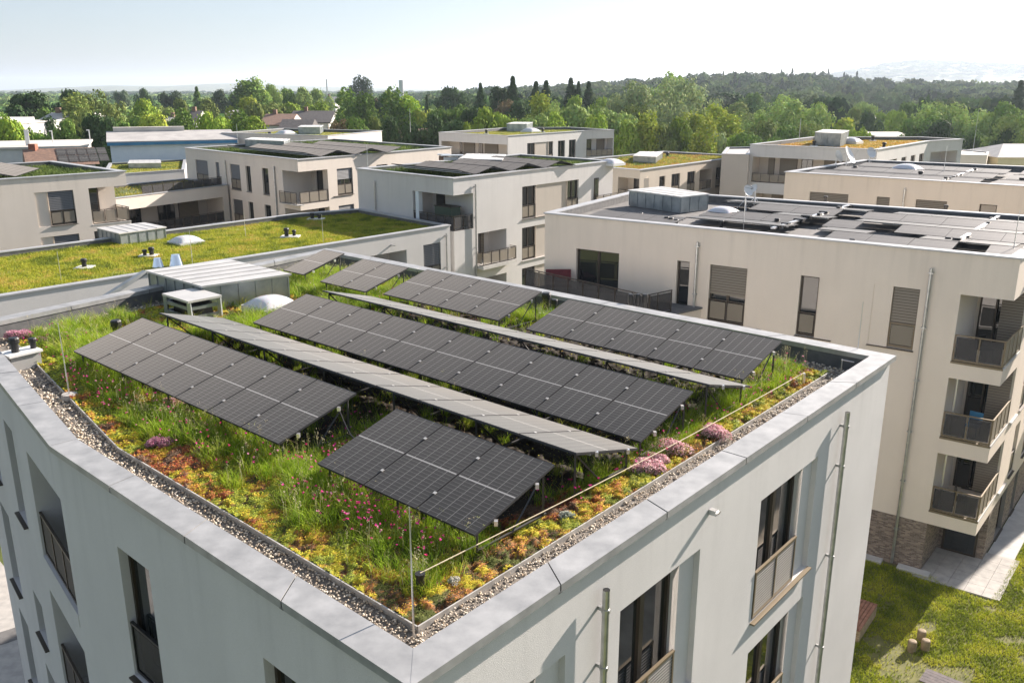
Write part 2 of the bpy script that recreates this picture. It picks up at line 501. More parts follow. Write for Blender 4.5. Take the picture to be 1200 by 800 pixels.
def slats(mb, w, u0, u1, z0, z1, o, mi=0, step=0.11):
    n = max(2, int((z1 - z0) / step))
    h = (z1 - z0) / n
    P = w.p
    for i in range(n):
        za = z0 + i * h; zb = za + h
        zc = zb - h * 0.22
        mb.face([P(u0, za, o + 0.034), P(u1, za, o + 0.034), P(u1, zc, o + 0.01), P(u0, zc, o + 0.01)], mi)
        mb.face([P(u0, zc, o + 0.01), P(u1, zc, o + 0.01), P(u1, zb, o), P(u0, zb, o)], mi + 1)
        mb.face([P(u0, zb, o), P(u1, zb, o), P(u1, zb, o + 0.034), P(u0, zb, o + 0.034)], mi + 1)

def make_railing(parent, w, u0, u1, z0, z1, o, mat_panel='rail_panel', posts=None, sides=0.0, frame='bronze', bars=False):
    """balcony railing: handrail, posts, infill; sides > 0 wraps the ends back towards the wall"""
    f = MB()
    n = posts or max(2, int(round((u1 - u0) / 0.95)) + 1)
    w.box(f, u0, u1, z1 - 0.04, z1, o - 0.025, o + 0.025)
    w.box(f, u0, u1, z0, z0 + 0.05, o - 0.015, o + 0.015)
    for i in range(n):
        u = u0 + 0.02 + (u1 - u0 - 0.04) * i / (n - 1)
        w.box(f, u - 0.02, u + 0.02, z0 + 0.05, z1 - 0.04, o - 0.018, o + 0.018)
    if bars:
        k = int((z1 - z0 - 0.1) / 0.055)
        for i in range(k):
            z = z0 + 0.07 + i * 0.055
            w.box(f, u0 + 0.045, u1 - 0.045, z, z + 0.024, o - 0.010, o + 0.010, 1)
    if sides:
        for u in (u0, u1):
            w.box(f, u - 0.02, u + 0.02, z1 - 0.04, z1, o - sides, o - 0.026)
            w.box(f, u - 0.015, u + 0.015, z0, z0 + 0.05, o - sides, o - 0.026)
    r = f.build('railing', [frame, 'slat_grey'], parent)
    if not bars:
        g = MB()
        for i in range(n - 1):
            a = u0 + 0.02 + (u1 - u0 - 0.04) * i / (n - 1) + 0.05
            b = u0 + 0.02 + (u1 - u0 - 0.04) * (i + 1) / (n - 1) - 0.05
            w.box(g, a, b, z0 + 0.09, z1 - 0.09, o - 0.004, o + 0.004)
        if sides:
            for u in (u0, u1):
                w.box(g, u - 0.004, u + 0.004, z0 + 0.09, z1 - 0.09, o - sides + 0.05, o - 0.06)
        g.build('railing_panel', [mat_panel], parent)
    return r

def make_window(bld, w, o):
    """window > pane, shutter, railing, sill"""
    k = o['k']
    if k == 'P': return
    u0, u1, z0, z1 = o['u0'], o['u1'], o['z0'], o['z1']
    if k == 'L':
        d = o.get('depth', 1.7)
        base = MB()
        wb = o.get('slab', True)
        pro = o.get('pro', 0.0)
        a, b = o.get('ru0', u0), o.get('ru1', u1)
        w.box(base, a, b, z0 - o.get('st', 0.22), z0 + 0.03, 0.004 if pro else -0.3, pro + 0.02 if pro else 0.015)
        bal = base.build('balcony', [o.get('slabmat', 'slab_white')], bld)
        make_railing(bal, w, a + 0.02, b - 0.02, z0 + 0.06, z0 + 1.0, (pro - 0.05) if pro else -0.06,
                     o.get('panel', 'rail_panel'), sides=(pro - 0.06 if pro else 0.0))
        # the glazed door and, beside it, a closed blind on the back wall
        back = -d
        for (fa, fb, kind) in o.get('back', ((0.12, 0.48, 'g'), (0.55, 0.9, 's'))):
            ua = u0 + (u1 - u0) * fa; ub = u0 + (u1 - u0) * fb
            f = MB()
            w.box(f, ua, ub, z0 + 0.05, z1 - 0.12, back + 0.004, back + 0.07)
            dr = f.build('balcony_door', ['bronze'], bal)
            g = MB()
            if kind == 'g':
                mid = (ua + ub) / 2
                for (x, y) in ((ua + 0.07, mid - 0.03), (mid + 0.03, ub - 0.07)):
                    w.box(g, x, y, z0 + 0.14, z1 - 0.2, back + 0.07, back + 0.078)
                g.build('door_pane', ['glass'], bal)
            else:
                slats(g, w, ua + 0.03, ub - 0.03, z0 + 0.1, z1 - 0.14, back + 0.072)
                g.build('shutter', ['shutter', 'bronze'], bal)
        return
    D = -DEPTH[k]
    fr = o.get('frame', 'bronze')
    f = MB(); t = 0.065
    w.box(f, u0, u0 + t, z0, z1, D + 0.004, D + 0.08); w.box(f, u1 - t, u1, z0, z1, D + 0.004, D + 0.08)
    w.box(f, u0 + t, u1 - t, z1 - t, z1, D + 0.004, D + 0.08); w.box(f, u0 + t, u1 - t, z0, z0 + t, D + 0.004, D + 0.08)
    um = (u0 + u1) / 2
    two = (u1 - u0) > 1.25
    if two:
        w.box(f, um - 0.055, um + 0.055, z0 + t, z1 - t, D + 0.004, D + 0.085)
    win = f.build('window', [fr], bld)
    g = MB()
    cells = ((u0 + t, um - 0.055), (um + 0.055, u1 - t)) if two else ((u0 + t, u1 - t),)
    ztop = z1 - t
    zg = z1 - t
    if k == 'H': ztop = z0 + (z1 - z0) * o.get('open', 0.5)
    if k != 'S':
        for a, b in cells:
            w.box(g, a, b, z0 + t, zg, D + 0.01, D + 0.03)
        g.build('pane', ['glass'], win)
    if k in 'SH':
        s = MB(); zb = z0 + 0.03 if k == 'S' else ztop
        slats(s, w, u0 + 0.03, u1 - 0.03, zb, z1 - 0.02, D + 0.10)
        w.box(s, u0 + 0.03, u1 - 0.03, zb - 0.03, zb, D + 0.095, D + 0.12)
        s.build('shutter', [o.get('sm', 'shutter'), 'bronze'], win)
    if o.get('rail', k in 'WSHV'):
        make_railing(win, w, u0 + 0.02, u1 - 0.02, z0 + 0.06, z0 + 1.0, o.get('ro', -0.05),
                     o.get('panel', 'rail_panel'), posts=3 if two else 2, frame=o.get('rf', 'bronze'), bars=(k == 'V'))
    sl = MB(); e = o.get('sill', u1)
    s0 = o.get('sill0', u0)
    w.box(sl, s0 - 0.04, e + 0.04, z0 - 0.035, z0 - 0.004, -0.02, 0.09)
    sl.build('sill', [o.get('sillmat', 'bronze')], win)

def O(k, u0, u1, z0, z1, **kw):
    d = dict(k=k, u0=u0, u1=u1, z0=z0, z1=z1); d.update(kw); return d

def pipe_on(bld, w, u, ztop, zbot=0.1, r=0.055, mat='galvanised', head=False):
    m = MB(); P = w.p
    m.tube([P(u, ztop, 0.11), P(u, zbot, 0.11)], r, 10)
    z = ztop - 0.15
    while z > zbot:
        w.box(m, u - 0.09, u + 0.09, z - 0.03, z + 0.0, 0.002, 0.17); z -= 2.1
    m.build('drainpipe', [mat], bld, smooth=False)

def building(name, label, cat, levels, ztop, roof, wallmat, extra=(), coping='coping_far', cw=0.42, ch=0.06,
             over=0.085, roofmat='membrane', sink=0.42, group=None, foil='parapet_foil', seams=None):
    """levels: (polygon, z0, z1, {edge: [openings]}, capped, wall material)"""
    cx = sum(p[0] for p in roof) / len(roof); cy = sum(p[1] for p in roof) / len(roof)
    b = thing(name, (cx, cy, 0), label, cat, group)
    mats = []
    def mi(m):
        if m not in mats: mats.append(m)
        return mats.index(m)
    mi(wallmat)
    mb = MB(); todo = []
    for lv in levels:
        poly, z0, z1, ops, cap = lv[:5]
        wm = mi(lv[5]) if len(lv) > 5 and lv[5] else 0
        for i in range(len(poly)):
            w = Wall(poly[i], poly[(i + 1) % len(poly)])
            oo = [dict(o) for o in ops.get(i, [])]
            for o in oo:
                if 'mat' in o: o['rm'] = mi(o['mat'])
            wall_face(mb, w, z0, z1, oo, wm)
            for o in oo: todo.append((w, o))
        if cap:
            mb.face([(p[0], p[1], z0) for p in reversed(poly)], wm)
            if z1 < ztop - 0.5: mb.face([(p[0], p[1], z1) for p in poly], wm)
    mb.build('wall', mats, b)
    # parapet, roof sheet and coping
    inn = offset_poly(roof, -cw); zt = ztop - ch
    out = offset_poly(roof, over)
    pm = MB(); k = len(roof)
    for i in range(k):
        j = (i + 1) % k
        pm.face([(*inn[j], ztop - sink), (*inn[i], ztop - sink), (*inn[i], zt), (*inn[j], zt)])
    pm.build('parapet', [foil], b)
    rm = MB(); rm.face([(*p, ztop - sink) for p in inn])
    rm.build('roof_surface', [roofmat], b)
    cm = MB(); inn2 = offset_poly(roof, -cw - 0.02)
    for i in range(k):
        j = (i + 1) % k
        L = (Vector(out[j]) - Vector(out[i])).length
        n = max(1, int(round(L / seams))) if seams else 1
        g = 0.012 if seams else 0.0
        for s in range(n):
            t0, t1 = s / n, (s + 1) / n
            e0 = g / L if s > 0 else 0; e1 = g / L if s < n - 1 else 0
            def q(ring, t):
                a = Vector(ring[i]); c = Vector(ring[j]); return tuple(a + (c - a) * t)
            A, B = q(out, t0 + e0), q(out, t1 - e1); Cc, Dd = q(inn2, t1 - e1), q(inn2, t0 + e0)
            dz = ((s * 7 + i * 3) % 5) * 0.0012 if seams else 0
            cm.hexa([(*A, zt), (*B, zt), (*Cc, zt), (*Dd, zt), (*A, ztop + dz), (*B, ztop + dz), (*Cc, ztop + dz), (*Dd, ztop + dz)])
            if seams and s < n - 1:      # the joint plate under each gap
                A2, B2 = q(out, t1 - 0.04 / L), q(out, t1 + 0.04 / L); C2, D2 = q(inn2, t1 + 0.04 / L), q(inn2, t1 - 0.04 / L)
                cm.hexa([(*A2, zt - 0.004), (*B2, zt - 0.004), (*C2, zt - 0.004), (*D2, zt - 0.004), (*A2, zt + 0.02), (*B2, zt + 0.02), (*C2, zt + 0.02), (*D2, zt + 0.02)], 1)
    cm.build('coping', [coping, 'parapet_foil'], b)
    for w, o in todo: make_window(b, w, o)
    return b

def rect_poly(A, B, depth):
    """rectangle behind the front edge A->B"""
    A = Vector(A); B = Vector(B); d = (B - A).normalized(); n = Vector((-d.y, d.x))
    return [tuple(A), tuple(B), tuple(B + n * depth), tuple(A + n * depth)]

def floors(k, u0, u1, tops, h=2.35, **kw):
    return [O(k, u0, u1, t - h, t, **kw) for t in tops]

# ---------------------------------------------------------------- main building (green roof in front)
FL = (-1.01, 7.36); FR = (8.55, 18.55); FB = (-6.89, 32.11); FX = (-13.9, 21.05); FK = (-7.69, 13.45)
mroof = offset_poly([FK, FL, FR, FB, FX], -0.085)
T4 = (11.86, 8.80, 5.75, 2.75)
left_ops = []
for i, t in enumerate(T4):
    left_ops += [O('W', 2.0, 3.05, t - 2.35, t, panel='rail_panel_dark', rf='black_plastic'), O('W', 6.1, 7.35, t - 2.35, t, panel='rail_panel_dark', rf='black_plastic')]
side_ops = []
for i, t in enumerate(T4):
    side_ops += [O('N', 4.45, 5.35, t - 2.2, t - 1.1 if i % 2 else t, panel='rail_panel_dark'),
                 O('L', 6.75, 9.45, t - 2.3, t + 0.02, depth=1.9, panel='rail_panel_dark', slabmat='plaster_grey'),
                 O('N', 1.5, 2.6, t - 2.2, t)]
right_ops = []
for t in T4[:3]:
    right_ops += [O('P', 5.42, 6.06, t - 2.45, t + 0.0), O('P', 9.98, 10.7, t - 2.4, t + 0.0),
                  O('V', 3.84, 5.42, t - 2.45, t, sill=6.06, sillmat='bronze_light', frame='bronze', rf='bronze_light', ro=0.0),
                  O('V', 8.2, 9.98, t - 2.4, t, sill=10.7, sillmat='bronze_light', rf='bronze_light', ro=0.0),
                  O('P', 2.0, 2.6, t - 2.4, t), O('V', 0.7, 2.0, t - 2.4, t, sill=2.6, sillmat='bronze_light', rf='bronze_light', ro=0.0)]
main = building('apartment_building', 'grey rendered block in front with a flowering green roof and solar tables', 'building',
    [(mroof, 0.0, 12.9, {0: left_ops, 1: right_ops, 4: side_ops}, False)], 13.0, mroof, 'plaster_grey',
    coping='coping', cw=0.33, ch=0.11, over=0.09, sink=0.44, seams=2.45)
wr = Wall(mroof[1], mroof[2])
for u, zt in ((3.3, 12.5), (11.75, 12.5)):
    m = MB(); P = wr.p
    m.tube([P(u, zt, 0.12), P(u, 0.1, 0.12)], 0.05, 12, cap=False)
    m.tube([P(u, zt - 0.004, 0.12), P(u, zt - 1.0, 0.12)], 0.044, 12, 1)
    for z in (zt - 0.28, zt - 1.15, zt - 3.2, zt - 5.4):
        m.tube([P(u, z, 0.12), P(u, z - 0.05, 0.12)], 0.062, 12)
        wr.box(m, u - 0.02, u + 0.02, z - 0.05, z, 0.002, 0.07)
    m.build('drainpipe', ['galvanised', 'black_plastic'], main)
m = MB(); wr.box(m, 6.24, 6.34, 12.38, 12.46, 0.004, 0.13); wr.box(m, 6.22, 6.36, 12.40, 12.44, 0.13, 0.15)
m.build('outlet_box', ['alu'], main)

# ---------------------------------------------------------------- beige neighbour on the right
E0, E1, E2, E3 = (1.47, 41.89), (17.88, 30.10), (26.0, 39.9), (7.4, 51.9)
eroof = offset_poly([E0, E1, E2, E3], -0.085)
def cut_corner(poly, i, back, fwd):
    """take a rectangular notch out of corner i"""
    p = Vector(poly[i]); a = Vector(poly[i - 1]); b = Vector(poly[(i + 1) % len(poly)])
    da = (a - p).normalized(); db = (b - p).normalized()
    q1 = p + da * back; q2 = p + da * back + db * fwd; q3 = p + db * fwd
    return poly[:i] + [tuple(q1), tuple(q2), tuple(q3)] + poly[i + 1:]
enotch = cut_corner(eroof, 1, 1.72, 3.0)
EL = Wall(eroof[0], eroof[1]).L
e_win = lambda t: [O('H', 8.55, 10.2, t - 2.5, t, open=0.5, sill=10.95), O('P', 10.2, 10.95, t - 2.5, t, depth=0.02),
                   O('W', 12.45, 13.2, t - 2.5, t, sill=13.85), O('P', 13.2, 13.85, t - 2.5, t, depth=0.02)] + ([O('S', 16.0, 16.95, t - 2.4, t, rf='bronze_light', frame='bronze_light', sill0=15.3), O('P', 15.3, 16.0, t - 2.4, t, depth=0.02)] if t > 11 else [])
rside = lambda t: [O('W', 2.2, 3.2, t - 2.35, t), O('W', 5.0, 6.5, t - 2.35, t)]
elev = []
fl = [(8.87, 11.45), (5.83, 8.24), (2.72, 5.18)]
bands = [(11.45, 12.94), (8.24, 8.87), (5.18, 5.83), (2.15, 2.72)]
t5 = 11.6
elev.append((eroof, 11.45, 12.94, {}, True))
for (a, b), full in zip(fl, (True, True, True)):
    t = b + 0.0 if b != 11.45 else 11.45
    ops = [o for o in e_win(min(b, t))]
    if a > 8:
        ops += [O('H', 1.8, 4.1, 9.35, 11.45, open=1.0, rail=False), O('N', 7.0, 7.6, 9.35, 11.45)]
    ops = [dict(o, z0=max(o['z0'], a + 0.02)) for o in ops]
    elev.append((enotch, a, b, {0: ops, 2: [O('N', 0.5, 1.2, a + 0.05, b - 0.1)], 3: rside(b - 0.1)}, False))
for (a, b) in bands[1:]:
    elev.append((eroof, a, b, {}, True))
elev.append((cut_corner(eroof, 1, 1.72, 2.4), 0.0, 2.15, {3: [O('N', 2.0, 3.4, 0.1, 2.1), O('N', 5.0, 5.8, 0.1, 2.1)]}, False, 'brick'))
nb = building('apartment_building', 'beige rendered block on the right with corner balconies over a brick ground floor', 'building',
    elev, 13.0, eroof, 'plaster_beige', cw=0.36, ch=0.06, over=0.06, sink=0.42)
we = Wall(eroof[0], eroof[1]); wes = Wall(eroof[1], eroof[2])
pipe_on(nb, we, 7.95, 12.35); pipe_on(nb, we, 17.25, 12.3)
# corner balconies: door, blind, round post and the wrapped railing
we_n = Wall(enotch[2], enotch[3])        # the wall at the back of the recess, facing the same way as the front
we_l = Wall(enotch[1], enotch[2])
for i, (a, b) in enumerate(fl):
    bal = MB(); Lw = we.L
    we.box(bal, Lw - 1.74, Lw + 0.01, a - 0.05, a + 0.03, -0.15, 0.012)
    bo = bal.build('balcony', ['bronze_light'], nb)
    make_railing(bo, we, Lw - 1.70, Lw - 0.03, a + 0.06, a + 1.06, -0.03, 'rail_panel_dark', posts=3, frame='bronze_light')
    make_railing(bo, wes, 0.03, 2.98, a + 0.06, a + 1.06, -0.03, 'rail_panel', posts=5, frame='bronze_light')
    s = MB(); wes.box(s, 0.02, 3.0, a - 0.06, a + 0.04, -0.02, 0.02); s.build('balcony_edge', ['slab_white'], bo)
    d = MB(); we_n.box(d, 0.12, we_n.L * 0.42, a + 0.05, b - 0.12, 0.004, 0.07); d.build('balcony_door', ['bronze'], bo)
    d = MB(); we_n.box(d, 0.19, we_n.L * 0.42 - 0.06, a + 0.12, b - 0.2, 0.07, 0.08); d.build('door_pane', ['glass'], bo)
    d = MB(); slats(d, we_n, we_n.L * 0.5, we_n.L * 0.95, a + 0.05, b - 0.1, 0.05); d.build('shutter', ['shutter', 'bronze'], bo)
    if i:
        d = MB(); p = we.p(Lw - 1.45, a, -0.35); d.tube([(p[0], p[1], a + 0.03), (p[0], p[1], b)], 0.045, 10); d.build('post', ['alu'], bo)
for z_ in (2.62, 5.73):
    d = MB(); wes.box(d, 3.3, 4.6, z_, z_ + 0.1, 0.003, 0.10); d.build('sill', ['slab_white'], nb)

# the block across the courtyard; the front windows mirror it
sp = [(34.5, 11.0), (46.0, 11.0), (46.0, 33.5), (34.5, 33.5)]
sw = []
for t in (11.8, 8.7, 5.6):
    for u in (2.0, 6.5, 11.0, 15.5, 19.5): sw.append(O('W', u, u + 1.6, t - 2.35, t))
building('apartment_building', 'beige block across the courtyard, mirrored in the windows of the grey front block', 'building', [(sp, 0.0, 12.94, {3: sw}, False)], 13.0, sp, 'plaster_beige')

wq = Wall(*cut_corner(eroof, 1, 1.72, 2.4)[2:4])
m = MB(); wq.box(m, 0.15, 1.45, 0.09, 2.1, 0.004, 0.07); m = m.build('patio_door', ['bronze'], nb)
d = MB(); wq.box(d, 0.24, 1.36, 0.18, 2.02, 0.07, 0.08); d.build('door_pane', ['glass'], m)
# a few things people keep on those balconies
def garden_chair(label, x, y, z, yaw, mat='black_plastic', grp=None):
    t = thing('garden_chair', (x, y, z), label, 'chair', grp)
    c, s = math.cos(yaw), math.sin(yaw)
    def Q(a, b, h): return (x + a * c - b * s, y + a * s + b * c, z + h)
    def bx_(m, a0, a1, b0, b1, h0, h1): m.hexa([Q(a0, b0, h0), Q(a1, b0, h0), Q(a1, b1, h0), Q(a0, b1, h0), Q(a0, b0, h1), Q(a1, b0, h1), Q(a1, b1, h1), Q(a0, b1, h1)])
    m = MB(); bx_(m, -.24, .24, -.24, .24, .42, .46); m.build('seat', [mat], t)
    m = MB(); bx_(m, -.24, .24, .22, .26, .46, .92); m.build('backrest', [mat], t)
    for a in (-.22, .19):
        for b in (-.22, .22):
            m = MB(); bx_(m, a, a + .03, b - .015, b + .015, 0, .42); m.build('leg', [mat], t)
for i, (a, b) in enumerate(fl):
    q = we.p(we.L - 0.75, 0, -0.75)
    garden_chair(('dark garden chair on the top corner balcony of the right neighbour', 'blue garden chair on the middle corner balcony of the right neighbour', 'dark garden chair on the lowest corner balcony of the right neighbour')[i], q[0], q[1], a + 0.03, (0.4, -0.8, 1.2)[i], ('black_plastic', 'blue_trim', 'bronze')[i])

# low wing between the blocks, with the roof terrace
tp = [(0.4, 40.8), (5.55, 34.9), (8.3, 37.1), (7.5, 37.55), (1.9, 41.58)]
terr = thing('roof_terrace', (4.5, 38.0, 0), 'terrace on a low wing behind the front roof with a bronze railing', 'terrace')
m = MB(); m.prism(tp, 0.0, 9.45); m.build('wall', ['plaster_beige'], terr)
m = MB(); m.prism(offset_poly(tp, 0.06)[:3] + [offset_poly(tp, 0.06)[3], offset_poly(tp, 0.0)[4]], 9.452, 9.52); m.build('paving', ['membrane'], terr)
for A, B in ((tp[0], tp[1]), (tp[1], (7.0, 36.05))):
    ww = Wall(A, B); make_railing(terr, ww, 0.05, ww.L - 0.05, 9.55, 10.5, -0.25, 'rail_panel_dark', frame='bronze')
# a red sun lounger by the glass door
lo = thing('lounge_chair', (2.2, 40.3, 9.52), 'dark red cushioned lounge chair on the terrace by the glass door', 'chair')
m = MB(); m.box(1.6, 2.8, 39.9, 40.6, 9.78, 9.92); m.build('seat', ['red_fabric'], lo)
m = MB(); m.hexa([(1.6, 40.5, 9.9), (2.8, 40.5, 9.9), (2.8, 40.62, 9.9), (1.6, 40.62, 9.9), (1.6, 40.72, 10.45), (2.8, 40.72, 10.45), (2.8, 40.84, 10.45), (1.6, 40.84, 10.45)]); m.build('backrest', ['red_fabric'], lo)
for x in (1.68, 2.72):
    for y in (39.98, 40.52):
        m = MB(); m.tube([(x, y, 9.52), (x, y, 9.78)], 0.02, 6); m.build('leg', ['black_plastic'], lo)

# ---------------------------------------------------------------- white block in the middle
C0, C1, C2 = (-11.7, 66.2), (-3.9, 58.5), (8.5, 73.5)
C3 = (0.7, 81.2)
croof = offset_poly([C0, C1, C2, C3], -0.085)
cn = cut_corner(croof, 1, 4.3, 1.95)                  # terrace notch at the near corner
cfull_ops = {1: [O('W', 7.3, 8.95, 6.35, 8.8, sill=13.2, sillmat='plaster_white', mat='plaster_taupe'), O('P', 8.95, 12.9, 6.35, 8.8, mat='plaster_taupe'),
                 O('W', 12.9, 14.4, 6.35, 8.8), O('W', 7.3, 8.95, 3.3, 5.75), O('P', 8.95, 12.9, 3.3, 5.75, mat='plaster_taupe'),
                 O('L', 2.4, 5.5, 6.75, 9.0, depth=1.7, pro=0.65, ru0=2.2, ru1=5.9, back=((0.28, 0.62, 'g'), (0.66, 0.8, 's'))),
                 O('L', 2.4, 5.5, 3.6, 5.75, depth=1.7, back=((0.28, 0.62, 'g'),))]}
cup = {3: [O('W', 5.35, 7.0, 10.0, 11.85)], }
cm_levels = [
    (croof, 11.8, 12.94, {}, True),
    (cn, 10.02, 11.8, {}, False),
    (croof, 0.0, 10.02, cfull_ops, True)]
# the upper row of windows sits in the notched level: edge 3 starts 1.95 m along the facade
cm_levels[1] = (cn, 10.02, 11.8, {}, False)
cen = building('apartment_building', 'white rendered block in the middle with a corner roof terrace facing the green roof', 'building',
    [(croof, 11.84, 12.94, {}, True),
     (cn, 9.42, 11.84, {3: [O('W', 7.3 - 1.95, 8.95 - 1.95, 9.44, 11.82, panel='rail_panel', sill=11.2), O('P', 8.95 - 1.95, 12.9 - 1.95, 9.44, 11.82, mat='plaster_taupe'),
                            O('W', 12.9 - 1.95, 14.4 - 1.95, 9.44, 11.82)],
                        2: [], 1: []}, False),
     (croof, 0.0, 9.42, cfull_ops, True)], 13.0, croof, 'plaster_white')
wc = Wall(croof[1], croof[2]); wcl = Wall(croof[0], croof[1])
pipe_on(cen, wc, 2.1, 12.45, 0.2, 0.06)
pipe_on(cen, wcl, 2.2, 12.2, 10.05, 0.05)
m = MB(); wcl.box(m, 6.75, 7.1, 9.45, 11.84, -0.36, -0.02); m.build('pillar', ['blue_wall'], cen)
wb = Wall(cn[1], cn[2]); wn = Wall(cn[2], cn[3])
for (wq, a, b) in ((wn, 0.5, 1.4),):
    m = MB(); wq.box(m, a, b, 9.5, 11.6, 0.004, 0.07); d = m.build('terrace_door', ['bronze'], cen)
    m = MB(); wq.box(m, a + 0.08, b - 0.08, 9.6, 11.5, 0.07, 0.08); m.build('pane', ['glass'], d)
wq = Wall(cn[1], cn[2])
m = MB(); wq2 = Wall(cn[1], cn[2]);
tr = thing('terrace_railing', (*Vector(croof[1]), 9.43), 'railing round the corner terrace of the white block', 'railing')
make_railing(tr, wcl, 5.2, wcl.L - 0.05, 9.46, 10.45, -0.05, 'rail_panel_dark')
make_railing(tr, wc, 0.05, 1.9, 9.46, 10.45, -0.05, 'rail_panel_dark')
st = thing('storage_cabinet', (*Wall(croof[0], croof[1]).p(9.2, 0, -0.9)[:2], 9.43), 'dark green cabinet standing on the corner terrace of the white block', 'cabinet')
m = MB(); wcl.box(m, 8.3, 10.0, 9.44, 10.9, -1.3, -0.45); m.build('body', ['dark_green'], st)
m = MB(); wcl.box(m, 8.25, 10.05, 10.9, 10.96, -1.35, -0.40); m.build('lid', ['black_plastic'], st)
# bamboo-lined railing at the far end of the white block
tr = thing('terrace_railing', (*wc.p(18.2, 0)[:2], 9.4), 'railing with pale reed screens at the far end of the white block', 'railing')
make_railing(tr, wc, 16.2, wc.L + 2.2, 9.46, 10.4, 0.5, 'rail_panel', posts=6)
m = MB(); wc.box(m, 16.0, wc.L + 2.4, 9.2, 9.42, -0.02 + 0.03, 0.62); m.build('floor_slab', ['slab_white'], tr)
m = MB(); wc.box(m, 16.55, 17.15, 9.5, 11.75, 0.003, 0.06); dd = m.build('window', ['bronze'], cen)
m = MB(); wc.box(m, 16.62, 17.08, 9.6, 11.65, 0.06, 0.07); m.build('pane', ['glass'], dd)

# ---------------------------------------------------------------- low green-roofed wing in the middle distance
GP = [(-26.3, 32.8), (-4.05, 57.9), (-11.5, 66.25), (-15.8, 63.5), (-32.5, 43.6)]
gdir = 1.0
groof = offset_poly(GP, -0.06)
wg = Wall(groof[0], groof[1])
def gu(x, y):
    return (Vector((x, y)) - wg.A).dot(wg.d)
ua = gu(-7.6, 53.2)
gw = building('low_wing', 'three storey wing with a wide grassy green roof behind the front building', 'building',
    [(groof, 0.0, 9.94, {0: [O('L', wg.L - 7.3, wg.L - 3.9, 6.6, 8.85, depth=1.8, back=((0.1, 0.35, 'g'),)), O('S', wg.L - 2.45, wg.L - 0.9, 6.5, 8.95, sm='shutter_grey'),
                            O('W', wg.L - 12.3, wg.L - 10.8, 6.5, 8.95), O('L', wg.L - 7.3, wg.L - 3.9, 3.5, 5.8, depth=1.8)]}, False)],
    10.0, groof, 'plaster_white', cw=0.36, ch=0.06, over=0.06, sink=0.36)
pipe_on(gw, wg, wg.L - 0.45, 9.5, 0.2, 0.05)
m = MB(); wg.box(m, wg.L - 5.2, wg.L - 5.1, 9.28, 9.36, 0.003, 0.4); m.build('outlet_spout', ['alu'], gw)

# ---------------------------------------------------------------- left block
D0, D1 = (-40.3, 50.6), (-27.9, 64.1)
droof = offset_poly(rect_poly(D0, D1, 13.5), -0.085)
dn = cut_corner(droof, 1, 2.75, 2.2)
wd = Wall(droof[0], droof[1]); du = wd.L - 8.35
lev_d = [(droof, 11.95, 12.94, {}, True)]
for a, b in ((9.35, 11.95), (6.3, 8.9), (3.2, 5.8)):
    lev_d.append((dn, a, b, {0: [O('P', du + 2.0, du + 2.85, b - 2.35, b - 0.02), O('H', du + 2.85, du + 4.55, b - 2.35, b - 0.02, sm='shutter_grey', panel='rail_panel', open=0.45),
                                 O('W', du - 3.0, du - 1.4, b - 2.35, b - 0.02)],
                             2: [O('N', 0.5, 1.5, b - 2.3, b - 0.1)]}, False))
for a, b in ((8.9, 9.35), (5.8, 6.3), (2.7, 3.2)):
    lev_d.append((droof, a, b, {}, True))
lev_d.append((dn, 0.0, 2.7, {}, False))
db = building('apartment_building', 'beige block at the left edge of the picture with tilted solar tables on its roof', 'building',
    lev_d, 13.0, droof, 'plaster_cream')
wds = Wall(droof[1], droof[2])
bo = MB(); wd.box(bo, wd.L - 2.8, wd.L + 0.02, 9.32, 9.38, -0.2, 0.02); bo = bo.build('balcony', ['slab_white'], db)
make_railing(bo, wd, wd.L - 2.7, wd.L - 0.04, 9.4, 10.4, -0.05, 'rail_panel', posts=4)
make_railing(bo, wds, 0.04, 2.2, 9.4, 10.4, -0.05, 'rail_panel', posts=3)
m = MB(); ww = Wall(dn[2], dn[3]); ww.box(m, 0.2, 1.5, 9.4, 11.8, 0.004, 0.07); dd = m.build('balcony_door', ['bronze'], bo)
m = MB(); ww.box(m, 0.3, 1.4, 9.5, 11.7, 0.07, 0.08); m.build('door_pane', ['glass'], bo)

# ---------------------------------------------------------------- block behind, left of the middle
H0, H1, H2, H3 = (-33.1, 89.9), (-18.0, 74.4), (-6.1, 91.2), (-21.2, 106.7)
hroof = offset_poly([H0, H1, H2, H3], -0.085)
wh = Wall(hroof[0], hroof[1]); wh2 = Wall(hroof[1], hroof[2])
hn = cut_corner(hroof, 1, 2.6, 3.3)
lev_h = [(hroof, 11.95, 12.94, {}, True)]
for a, b in ((9.2, 11.95), (6.1, 8.7), (3.1, 5.6)):
    lf = [O('S', 2.1, 4.7, b - 2.35, b - 0.02, sm='shutter_grey'), O('S', 6.4, 7.1, b - 2.35, b - 0.02, sm='shutter_grey'), O('S', 9.3, 11.2, b - 2.35, b - 0.02, sm='shutter_grey'),
          O('N', 12.3, 13.2, b - 2.35, b - 0.02), O('N', 15.3, 16.4, b - 2.35, b - 0.02)]
    lev_h.append((hn, a, b, {0: lf, 2: [O('N', 0.6, 1.8, b - 2.3, b - 0.15)],
                             3: [O('H', 4.4 - 3.3, 6.3 - 3.3, b - 2.4, b - 0.05, sm='shutter_grey', open=0.6, sill0=0.6),
                                 O('W', 9.4 - 3.3, 10.9 - 3.3, b - 2.4, b - 0.05)]}, False))
for a, b in ((8.7, 9.2), (5.6, 6.1), (0.0, 3.1)):
    lev_h.append((hroof, a, b, {}, True))
hb = building('apartment_building', 'cream block behind the grassy roof with a corner balcony and shuttered windows', 'building',
    lev_h, 13.0, hroof, 'plaster_cream')
for u in (8.55, 17.6): pipe_on(hb, wh, u, 12.2, 0.5, 0.07)
